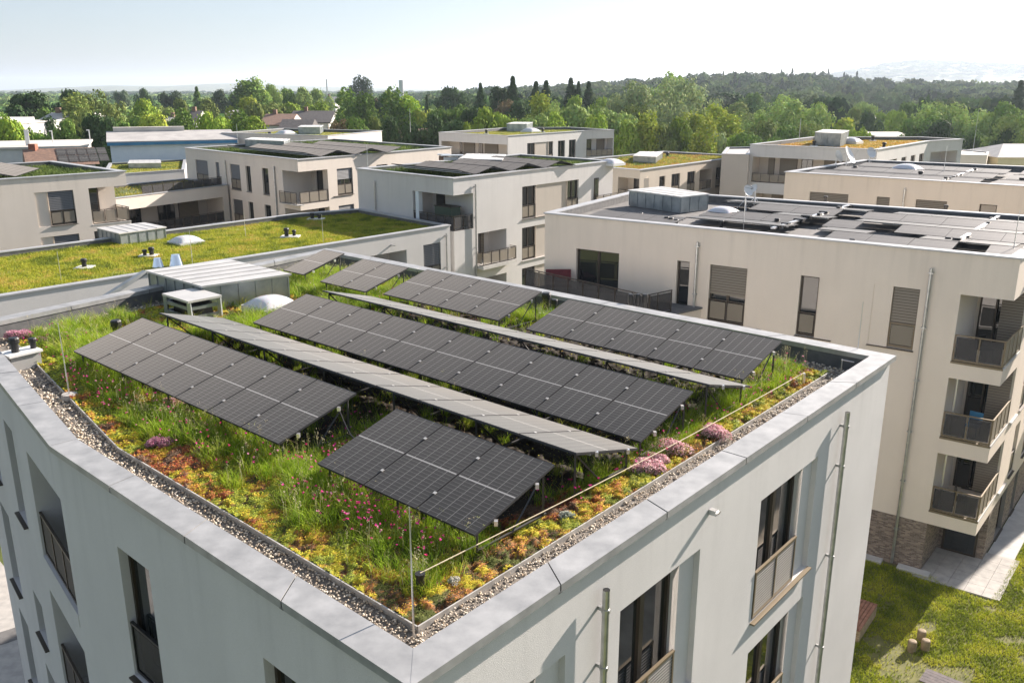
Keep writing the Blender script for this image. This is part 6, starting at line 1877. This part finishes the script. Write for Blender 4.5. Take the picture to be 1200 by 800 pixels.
# ---------------------------------------------------------------- trees
def crown_mesh(kind, seed, H=14.0):
    """leaf clumps spread through lobes; a tree of nominal height H with its base at z = 0"""
    rng = np.random.default_rng(seed)
    L = []
    if kind == 'broad':
        W = H * 0.40; zc = H * 0.60
        for i in range(26):
            a = rng.uniform(0, 6.28); e = rng.uniform(-0.75, 1.0); rr = math.sqrt(max(0, 1 - e * e)) * rng.uniform(0.5, 0.85)
            L.append((W * rr * math.cos(a), W * rr * math.sin(a), zc + e * H * 0.27, rng.uniform(0.15, 0.26) * W * 1.35))
        L.append((0, 0, zc, W * 0.62)); n, s, sq = 6400, 0.25, 0.85
    elif kind == 'bush':
        W = H * 0.55; zc = H * 0.45
        for i in range(22):
            a = rng.uniform(0, 6.28); e = rng.uniform(-0.6, 1.0); rr = math.sqrt(max(0, 1 - e * e)) * rng.uniform(0.5, 0.9)
            L.append((W * rr * math.cos(a), W * rr * math.sin(a), zc + e * H * 0.36, rng.uniform(0.2, 0.32) * W))
        L.append((0, 0, zc, W * 0.6)); n, s, sq = 5600, 0.25, 0.9
    elif kind == 'tall':
        W = H * 0.20
        for i in range(30):
            f = rng.uniform(0.14, 0.97); rad = W * (math.sin(math.pi * min(1, f * 0.86 + 0.10)) ** 0.7); a = rng.uniform(0, 6.28)
            L.append((rad * 0.6 * math.cos(a), rad * 0.6 * math.sin(a), H * f * 0.96, rng.uniform(0.35, 0.6) * W))
        n, s, sq = 5200, 0.24, 1.15
    elif kind == 'willow':
        W = H * 0.46; zc = H * 0.58
        for i in range(34):
            a = rng.uniform(0, 6.28); e = rng.uniform(-0.8, 1.0); rr = math.sqrt(max(0, 1 - e * e)) * rng.uniform(0.55, 0.98)
            L.append((W * rr * math.cos(a), W * rr * math.sin(a), zc + e * H * 0.34, rng.uniform(0.13, 0.22) * W * 1.3))
        L.append((0, 0, zc, W * 0.66)); n, s, sq = 8200, 0.23, 0.9
    elif kind == 'conifer':
        W = H * 0.22; P = []; n = 5600
        f = rng.random(n) ** 0.75; az = rng.uniform(0, 6.28, n)
        lay = 0.72 + 0.28 * np.sin(f * 46 + np.sin(az * 5) * 1.2)
        br = 0.75 + 0.25 * np.sin(az * 9 + f * 21)
        r_ = W * (1 - f) ** 0.85 * lay * br * rng.uniform(0.55, 1.02, n) + 0.1
        C = np.stack([np.cos(az) * r_, np.sin(az) * r_, H * (0.08 + 0.92 * f)], 1)
        nrm = np.stack([np.cos(az), np.sin(az), np.full(n, 0.7)], 1) + rng.normal(size=(n, 3)) * 0.5
        return _leaves(C, nrm, rng.uniform(0.16, 0.34, n), rng, (0.8, 1.2))
    L = np.array(L); vol = L[:, 3] ** 2; k = rng.choice(len(L), n, p=vol / vol.sum())
    d = rng.normal(size=(n, 3)); d /= np.linalg.norm(d, axis=1)[:, None]
    rad = rng.uniform(0.80, 1.06, n) * (1 + 0.12 * np.sin(d[:, 0] * 7 + k) * np.sin(d[:, 2] * 6 + k * 2))
    C = L[k, :3] + d * (L[k, 3] * rad)[:, None] * np.array([1, 1, sq])
    # twigs that break the outline
    st = rng.random(n) < 0.07; C[st] += d[st] * rng.uniform(0.2, 0.75, (st.sum(), 1))
    if kind == 'willow': C[:, 2] -= rng.exponential(0.45, n) * (rng.random(n) < 0.5)
    C = C[C[:, 2] > H * 0.05]; m_ = len(C); d = d[:m_]
    return _leaves(C, d + rng.normal(size=(m_, 3)) * 0.26, rng.uniform(0.6, 1.5, m_) * s, rng, (0.80, 1.20))

def _leaves(C, nrm, size, rng, var):
    n = len(C); nrm = nrm / np.linalg.norm(nrm, axis=1)[:, None]
    a = np.cross(nrm, rng.normal(size=(n, 3))); a /= np.linalg.norm(a, axis=1)[:, None] + 1e-9; b = np.cross(nrm, a)
    s = size[:, None]
    V = np.stack([C - a * s, C - b * s * 0.75, C + a * s, C + b * s * 0.75], 1).reshape(-1, 3)
    v = rng.uniform(var[0], var[1], (n, 1)); tint = np.stack([1 + rng.normal(size=n) * 0.08, np.ones(n), 1 + rng.normal(size=n) * 0.08], 1)
    cols = np.repeat(v * tint, 4, 0)
    return quads_mesh('crown', V, np.arange(n * 4).reshape(n, 4), cols, 'leaf')

def trunk_mesh(kind, seed, H=14.0):
    rng = random.Random(seed); m = MB()
    if kind == 'conifer': m.tube([(0, 0, -0.3), (0, 0, H * 0.5), (0, 0, H * 0.97)], [0.28, 0.16, 0.03], 8)
    else:
        th = H * (0.55 if kind in ('tall',) else 0.42)
        m.tube([(0, 0, -0.3), (0.1, 0, H * 0.2), (0, 0.1, th)], [0.34, 0.26, 0.18], 8)
        for i in range(6):
            a = i * 1.05 + rng.random(); z = H * (0.16 + 0.05 * i); ln = H * (0.10 if kind == 'tall' else 0.24)
            m.tube([(0, 0, z), (math.cos(a) * ln * 0.5, math.sin(a) * ln * 0.5, z + H * 0.10), (math.cos(a) * ln, math.sin(a) * ln, z + H * 0.22)], [0.15, 0.10, 0.04], 6)
    o = m.build('trunk', ['bark']); me = o.data; bpy.data.objects.remove(o); return me
NOM = {'broad': 14.0, 'bush': 8.0, 'tall': 15.0, 'willow': 15.0, 'conifer': 17.0}
HALFW = {'broad': 0.44, 'bush': 0.62, 'tall': 0.215, 'willow': 0.50, 'conifer': 0.215}
PROTO = {}
for kd in NOM:
    PROTO[kd] = [(crown_mesh(kd, 200 + i * 7 + len(kd) * 31, NOM[kd]), trunk_mesh(kd, 5 + i, NOM[kd])) for i in range(3 if kd != 'tall' else 3)]
TINT = {'bright': (0.241, 0.342, 0.044), 'mid': (0.131, 0.212, 0.044), 'dark': (0.055, 0.099, 0.035), 'pale': (0.269, 0.364, 0.102),
        'olive': (0.189, 0.241, 0.065), 'silver': (0.284, 0.349, 0.153), 'brown': (0.175, 0.139, 0.073), 'blue': (0.087, 0.124, 0.073), 'yellow': (0.299, 0.357, 0.052)}
WORD = {'bright': 'bright green', 'mid': 'mid green', 'dark': 'dark green', 'pale': 'pale green', 'olive': 'olive green', 'silver': 'silvery green', 'brown': 'brownish green', 'blue': 'deep blue-green', 'yellow': 'yellow-green'}
KW = {'broad': 'round broadleaf tree', 'bush': 'low bushy tree', 'tall': 'slender tall tree', 'willow': 'wide willow', 'conifer': 'pointed conifer'}
# x, top y, half-width kind, distance, width in px, kind, tint
TREES = [
 (5, 124, 135, 34, 'broad', 'bright'), (30, 103, 190, 52, 'broad', 'dark'), (80, 102, 215, 40, 'broad', 'dark'), (58, 117, 180, 30, 'broad', 'mid'), (52, 132, 150, 26, 'broad', 'dark'), (30, 141, 140, 30, 'bush', 'mid'),
 (57, 142, 138, 34, 'broad', 'mid'), (86, 116, 170, 32, 'tall', 'olive'), (80, 136, 138, 34, 'broad', 'mid'), (115, 106, 185, 44, 'willow', 'olive'), (104, 128, 142, 40, 'broad', 'dark'), (128, 134, 140, 36, 'broad', 'dark'),
 (152, 127, 152, 46, 'broad', 'mid'), (176, 128, 148, 40, 'broad', 'yellow'), (170, 113, 205, 36, 'broad', 'bright'), (141, 101, 420, 14, 'broad', 'blue'), (166, 101, 400, 16, 'broad', 'dark'), (98, 125, 165, 24, 'broad', 'olive'),
 (200, 101, 340, 24, 'broad', 'blue'), (230, 102, 340, 16, 'conifer', 'mid'), (258, 103, 340, 22, 'broad', 'blue'), (190, 117, 230, 26, 'broad', 'olive'), (212, 112, 240, 26, 'broad', 'olive'), (240, 113, 240, 28, 'broad', 'olive'), (207, 128, 180, 26, 'broad', 'mid'),
 (212, 133, 160, 24, 'tall', 'mid'), (243, 128, 155, 36, 'broad', 'bright'), (264, 127, 152, 34, 'broad', 'bright'), (279, 134, 150, 22, 'tall', 'mid'), (295, 133, 148, 38, 'broad', 'bright'), (293, 93, 290, 28, 'tall', 'mid'), (303, 95, 292, 18, 'tall', 'pale'), (316, 96, 300, 22, 'broad', 'pale'), (274, 101, 300, 14, 'broad', 'blue'),
 (287, 109, 225, 34, 'broad', 'yellow'), (300, 112, 212, 32, 'bush', 'olive'), (318, 113, 230, 34, 'broad', 'olive'), (335, 100, 310, 22, 'broad', 'mid'), (352, 100, 310, 24, 'broad', 'pale'), (347, 113, 235, 38, 'broad', 'bright'), (372, 101, 320, 26, 'broad', 'pale'), (375, 117, 230, 26, 'broad', 'bright'), (393, 121, 215, 26, 'broad', 'bright'),
 (417, 92, 430, 15, 'tall', 'blue'), (428, 92, 430, 12, 'tall', 'blue'), (398, 130, 150, 28, 'broad', 'brown'), (408, 108, 200, 26, 'tall', 'mid'), (427, 111, 200, 20, 'tall', 'mid'), (444, 103, 255, 28, 'broad', 'dark'), (462, 108, 185, 28, 'tall', 'mid'), (478, 114, 185, 22, 'tall', 'bright'), (416, 126, 150, 30, 'broad', 'mid'), (440, 132, 152, 28, 'broad', 'olive'), (456, 134, 150, 26, 'broad', 'dark'),
 (495, 119, 185, 30, 'broad', 'yellow'), (500, 112, 240, 10, 'conifer', 'dark'), (528, 99, 270, 34, 'broad', 'dark'), (530, 113, 168, 44, 'broad', 'mid'), (550, 121, 160, 30, 'broad', 'dark'), (506, 129, 148, 34, 'broad', 'dark'), (480, 133, 148, 26, 'broad', 'dark'), (530, 136, 140, 34, 'broad', 'dark'), (548, 140, 140, 20, 'broad', 'bright'),
 (563, 98, 225, 20, 'conifer', 'dark'), (585, 97, 225, 30, 'broad', 'dark'), (601, 90, 222, 26, 'conifer', 'dark'), (596, 108, 205, 28, 'broad', 'brown'), (608, 112, 200, 34, 'broad', 'dark'), (628, 96, 225, 26, 'conifer', 'dark'), (640, 95, 228, 26, 'conifer', 'dark'), (634, 108, 215, 36, 'broad', 'dark'), (669, 92, 235, 26, 'conifer', 'dark'), (678, 96, 235, 18, 'conifer', 'dark'), (690, 96, 240, 22, 'conifer', 'dark'),
 (566, 122, 150, 36, 'broad', 'bright'), (583, 121, 152, 34, 'broad', 'bright'), (597, 132, 148, 30, 'broad', 'bright'), (633, 112, 178, 22, 'tall', 'yellow'), (629, 124, 155, 40, 'broad', 'pale'), (655, 114, 165, 34, 'willow', 'pale'), (648, 128, 148, 34, 'broad', 'bright'), (685, 112, 162, 54, 'broad', 'pale'), (672, 108, 200, 24, 'broad', 'bright'), (705, 112, 215, 26, 'broad', 'bright'), (721, 120, 165, 46, 'broad', 'pale'), (700, 128, 148, 34, 'broad', 'bright'), (733, 138, 148, 30, 'broad', 'bright'),
 (740, 96, 195, 48, 'willow', 'silver'), (768, 93, 192, 50, 'willow', 'silver'), (803, 87, 215, 52, 'willow', 'silver'), (785, 85, 225, 40, 'willow', 'pale'), (810, 118, 178, 34, 'willow', 'silver'), (750, 118, 175, 36, 'willow', 'olive'), (762, 131, 150, 22, 'tall', 'yellow'), (776, 140, 150, 32, 'broad', 'olive'), (795, 134, 152, 34, 'broad', 'bright'), (812, 132, 155, 24, 'tall', 'yellow'), (826, 140, 142, 22, 'tall', 'yellow'), (822, 126, 165, 28, 'broad', 'olive'), (839, 123, 170, 24, 'tall', 'yellow'), (836, 141, 146, 42, 'bush', 'silver'), (854, 136, 160, 28, 'tall', 'yellow'),
 (833, 103, 300, 52, 'broad', 'blue'), (856, 106, 300, 42, 'broad', 'dark'), (868, 118, 230, 40, 'broad', 'olive'), (862, 150, 150, 34, 'broad', 'bright'), (880, 124, 190, 36, 'willow', 'pale'), (884, 107, 290, 32, 'broad', 'mid'), (918, 112, 182, 54, 'willow', 'pale'), (948, 116, 178, 44, 'willow', 'pale'), (897, 138, 155, 38, 'broad', 'olive'), (875, 146, 145, 32, 'broad', 'mid'), (925, 143, 150, 40, 'broad', 'mid'), (950, 140, 152, 36, 'willow', 'olive'), (910, 152, 142, 30, 'broad', 'mid'),
 (985, 134, 158, 54, 'bush', 'yellow'), (1008, 143, 152, 44, 'bush', 'bright'), (976, 116, 245, 18, 'broad', 'olive'), (962, 117, 220, 20, 'broad', 'bright'), (983, 119, 240, 30, 'broad', 'mid'), (1014, 113, 250, 26, 'broad', 'pale'), (1020, 127, 200, 24, 'broad', 'dark'), (1005, 124, 210, 26, 'broad', 'olive'), (1042, 123, 235, 24, 'broad', 'bright'), (1066, 117, 245, 30, 'broad', 'mid'), (1055, 128, 215, 24, 'broad', 'bright'), (1080, 112, 250, 28, 'broad', 'mid'),
 (1098, 117, 172, 50, 'willow', 'pale'), (1122, 116, 172, 50, 'willow', 'pale'), (1085, 126, 165, 38, 'broad', 'mid'), (1140, 126, 166, 34, 'willow', 'pale'), (1108, 138, 158, 44, 'broad', 'dark'), (1140, 145, 160, 30, 'broad', 'mid'), (1160, 127, 185, 26, 'broad', 'bright'), (1176, 116, 168, 42, 'broad', 'mid'), (1200, 130, 150, 46, 'willow', 'pale'), (1185, 146, 150, 30, 'broad', 'dark'), (1197, 95, 230, 26, 'conifer', 'dark'), (1158, 114, 330, 16, 'bush', 'pale'), (1222, 120, 160, 46, 'broad', 'mid'), (1245, 125, 165, 46, 'broad', 'olive'),
 (-20, 118, 160, 46, 'broad', 'mid'), (-45, 122, 165, 46, 'broad', 'olive')]
LANDMARK = [(-100, 42, 'at the far left edge'), (42, 118, 'left of the blue warehouse'), (118, 240, 'above the blue warehouse'), (240, 345, 'around the long grey hall'),
            (345, 455, 'right of the slate roofed house'), (455, 560, 'above the yellow flowering roof'), (560, 650, 'behind the gallery block\'s left half'), (650, 735, 'behind the gallery block\'s right half'),
            (735, 815, 'above the sand coloured block'), (815, 880, 'between sand coloured and orange-roofed blocks'), (880, 960, 'behind the orange roof\'s left end'), (960, 1040, 'behind the orange roof\'s hatch'),
            (1040, 1100, 'by the wide pale brown roof'), (1100, 1165, 'right of the pale brown roof'), (1165, 1400, 'at the right edge')]
ORD = ['first', 'second', 'third', 'fourth', 'fifth', 'sixth', 'seventh', 'eighth']
def plant_trees():
    rng = random.Random(77); groups = {}
    for i, T in enumerate(TREES):
        lm = next(l for a, b, l in LANDMARK if a <= T[0] < b)
        groups.setdefault((T[5], T[4], lm), []).append(i)
    for i, (px, yt, d, wpx, kd, tn) in enumerate(TREES):
        top = far(px, yt, d); gz = float(terrain(np.array([top[0]]), np.array([d]))[0])
        h = top[2] - gz; sz = h / NOM[kd]
        sx = (wpx * {'tall': 1.7, 'conifer': 2.0, 'willow': 1.75}.get(kd, 1.5) / 2 * d / FOC * 0.985) / (HALFW[kd] * NOM[kd])
        lm = next(l for a, b, l in LANDMARK if a <= px < b); g = groups[(tn, kd, lm)]
        label = WORD[tn] + ' ' + KW[kd] + ' ' + lm
        if len(g) > 1:
            o_ = sorted(g, key=lambda j: TREES[j][0]).index(i); label += ', ' + ORD[o_] + ' from left'
        t = thing({'bush': 'bushy_tree', 'willow': 'willow_tree', 'conifer': 'conifer_tree', 'tall': 'slender_tree', 'broad': 'broadleaf_tree'}[kd], (top[0], d, gz), label, 'tree', 'trees beyond the roofs')
        cm, tm = PROTO[kd][i % 3]
        c = bpy.data.objects.new('crown', cm); COL.objects.link(c); c.parent = t
        c.scale = (sx, sx, sz); c.rotation_euler.z = rng.uniform(0, 6.28)
        j = rng.uniform(0.88, 1.12); c.color = (*[min(1, v * j) for v in TINT[tn]], 1)
        k = bpy.data.objects.new('trunk', tm); COL.objects.link(k); k.parent = t; k.scale = (min(sx, sz) * .9, min(sx, sz) * .9, sz)
plant_trees()
# ---------------------------------------------------------------- distant woods: one mass nobody could count
def far_wood():
    rng = np.random.default_rng(90)
    def blob(n, cone, seed):
        r = np.random.default_rng(seed)
        if cone:
            f = r.random(n) ** 0.8; az = r.uniform(0, 6.28, n); rr = 0.42 * (1 - f) * r.uniform(0.6, 1, n) + 0.02
            C = np.stack([np.cos(az) * rr, np.sin(az) * rr, f * 1.0], 1); N = np.stack([np.cos(az), np.sin(az), np.full(n, .6)], 1)
        else:
            L = [(r.uniform(-.28, .28), r.uniform(-.28, .28), r.uniform(0.42, 0.66), r.uniform(0.24, 0.36)) for _ in range(6)]; L = np.array(L)
            k = r.integers(0, 6, n); d = r.normal(size=(n, 3)); d /= np.linalg.norm(d, axis=1)[:, None]; d[:, 2] = np.abs(d[:, 2]) * 0.9 - 0.15
            C = L[k, :3] + d * L[k, 3][:, None]; N = d
        N = N + r.normal(size=(n, 3)) * 0.28; N /= np.linalg.norm(N, axis=1)[:, None]
        a = np.cross(N, r.normal(size=(n, 3))); a /= np.linalg.norm(a, axis=1)[:, None]; b = np.cross(N, a)
        s = r.uniform(0.05, 0.10, (n, 1)) * (0.8 if cone else 1.0)
        V = np.stack([C - a * s, C - b * s * .8, C + a * s, C + b * s * .8], 1); sh = r.uniform(0.75, 1.25, n)
        return V, sh
    bl = [blob(190, False, 1), blob(190, False, 2), blob(190, False, 3), blob(130, True, 4)]
    Vs, Cs = [], []
    def put(px, d, hgt, rad, kind, tint):
        x = (px - 600) / FOC * CP * d; z = float(terrain(np.array([x]), np.array([d]))[0])
        V, sh = bl[kind]; a = rng.uniform(0, 6.28); ca, sa = math.cos(a), math.sin(a)
        X = (V[..., 0] * ca - V[..., 1] * sa) * rad * 2; Y = (V[..., 0] * sa + V[..., 1] * ca) * rad * 2; Z = V[..., 2] * hgt
        Vs.append(np.stack([X + x, Y + d, Z + z - 0.5], -1).reshape(-1, 3))
        Cs.append(np.repeat(np.array(tint)[None] * sh[:, None], 4, 0))
    pal = [(0.054, 0.102, 0.032), (0.078, 0.132, 0.038), (0.115, 0.168, 0.050), (0.034, 0.068, 0.027), (0.14, 0.18, 0.065)]
    # woods on the rising ground and the flat land on the left
    for i in range(4600):
        px = rng.uniform(-110, 1310); d = 230 * (1500 / 230) ** (rng.random() ** 0.8)
        if px < 420 and rng.random() < 0.35: d = rng.uniform(330, 1700)
        if 985 < px < 1100 and 240 < d < 420: continue
        if px < 430 and d < 300 and rng.random() < 0.25: continue
        con = (840 < px < 1010 and 620 < d < 1200 and rng.random() < 0.25)
        h = rng.uniform(11, 17) if not con else rng.uniform(11, 18)
        if px > 560: h *= 1.12
        if px < 500: h *= 0.84
        t = pal[rng.integers(0, 5)]
        lift = 1.0 + 0.85 * max(0.0, min(1.0, (620 - px) / 200)); t = (t[0] * lift * 1.04, t[1] * lift, t[2] * lift)
        if con: t = (0.026, 0.048, 0.027)
        k_ = rng.uniform(0.65, 1.3); t = (t[0] * k_, t[1] * k_ * 1.05, t[2] * k_)
        put(px, d, h, (rng.uniform(4.2, 7.5) if not con else rng.uniform(3.5, 5)) * (1 + d / 2500), 3 if con else rng.integers(0, 3), t)
    # two tall conifers that stand over the ridge
    put(969, 900, 22, 5, 3, (0.026, 0.048, 0.027)); put(962, 905, 19, 5, 3, (0.026, 0.048, 0.027)); put(990, 930, 19, 5, 3, (0.026, 0.048, 0.027))
    V = np.concatenate(Vs); C = np.concatenate(Cs)
    me = quads_mesh('far_woodland', V, np.arange(len(V)).reshape(-1, 4), C, 'far_leaf')
    tag(link_mesh(me, 'far_woodland'), 'distant mixed woodland fading towards the horizon and the low ridge', kind='stuff')
    # wooded hills further off
    Vs.clear(); Cs.clear()
    for i in range(1500):
        px = rng.uniform(880, 1320); d = rng.uniform(3300, 4700); 
        put(px, d, rng.uniform(14, 22), rng.uniform(14, 26), rng.integers(0, 3), pal[rng.integers(0, 4)])
    for i in range(900):
        px = rng.uniform(-110, 1310); d = rng.uniform(1500, 3600)
        put(px, d, rng.uniform(10, 15), rng.uniform(12, 24), rng.integers(0, 3), pal[rng.integers(0, 4)])
    V = np.concatenate(Vs); C = np.concatenate(Cs)
    me = quads_mesh('hill_woodland', V, np.arange(len(V)).reshape(-1, 4), C, 'far_leaf')
    tag(link_mesh(me, 'hill_woodland'), 'blue hazy woods on the farthest plain and hills', kind='stuff')
far_wood()

# ---------------------------------------------------------------- air, sky, sun, camera
def haze():
    m = bpy.data.materials.new('haze_air'); m.use_nodes = True; nt = m.node_tree; nt.nodes.clear()
    out = nt.nodes.new('ShaderNodeOutputMaterial'); v = nt.nodes.new('ShaderNodeVolumePrincipled')
    v.inputs['Color'].default_value = (0.74, 0.86, 1.0, 1); v.inputs['Density'].default_value = HAZE; v.inputs['Anisotropy'].default_value = 0.35
    lnk(nt, v.outputs[0], out.inputs['Volume']); MATS['haze_air'] = m
    mb = MB(); mb.box(-12400, 12400, -12400, 12400, -2.0, 160.0)
    tag(mb.build('haze', ['haze_air']), 'thin pale blue summer haze over the whole plain', kind='stuff')
HAZE = 0.00013
haze()

SUN_AZ, SUN_EL = R(41.3), R(24.3)
sc = bpy.context.scene
w_ = bpy.data.worlds.new('World'); sc.world = w_; w_.use_nodes = True
nt = w_.node_tree; bg = nt.nodes['Background']
sky = nt.nodes.new('ShaderNodeTexSky'); sky.sky_type = 'NISHITA'; sky.sun_disc = False
sky.sun_elevation = SUN_EL; sky.sun_rotation = math.pi / 2 - SUN_AZ
sky.air_density = 1.0; sky.dust_density = 1.0; sky.ozone_density = 2.5; sky.altitude = 100
veil = nt.nodes.new('ShaderNodeMix'); veil.data_type = 'RGBA'; veil.inputs['Factor'].default_value = 0.45   # thin even veil of high haze over the blue
veil.inputs['B'].default_value = (3.5, 3.9, 4.6, 1)
hs_ = nt.nodes.new('ShaderNodeHueSaturation'); hs_.inputs['Saturation'].default_value = 0.85
nt.links.new(sky.outputs['Color'], hs_.inputs['Color']); nt.links.new(hs_.outputs['Color'], veil.inputs['A']); nt.links.new(veil.outputs['Result'], bg.inputs['Color']); bg.inputs['Strength'].default_value = 0.055
sd = bpy.data.lights.new('sun', 'SUN'); sd.energy = 5.0; sd.angle = R(0.53); sd.color = (1.0, 0.885, 0.79)
so = bpy.data.objects.new('sun', sd); COL.objects.link(so)
dv_ = Vector((math.cos(SUN_EL) * math.cos(SUN_AZ), math.cos(SUN_EL) * math.sin(SUN_AZ), math.sin(SUN_EL)))
so.rotation_euler = (-dv_).to_track_quat('-Z', 'Y').to_euler(); so.location = (30, 30, 60)

cam = bpy.data.cameras.new('camera'); cam.sensor_width = 36; cam.lens = 36 * FOC / 1200
cam.clip_start = 0.1; cam.clip_end = 40000
co_ = bpy.data.objects.new('camera', cam); COL.objects.link(co_)
co_.location = (0, 0, CAM_Z); co_.rotation_euler = (math.pi / 2 - PITCH, 0, 0)
sc.camera = co_
sc.view_settings.view_transform = 'Standard'; sc.view_settings.look = 'None'
sc.view_settings.gamma = 1; sc.view_settings.exposure = 1.58
sc.cycles.use_denoising = True
sc.cycles.max_bounces = 6; sc.cycles.transparent_max_bounces = 12; sc.cycles.volume_bounces = 0
sc.cycles.caustics_reflective = False; sc.cycles.caustics_refractive = False
sc.cycles.sample_clamp_indirect = 6
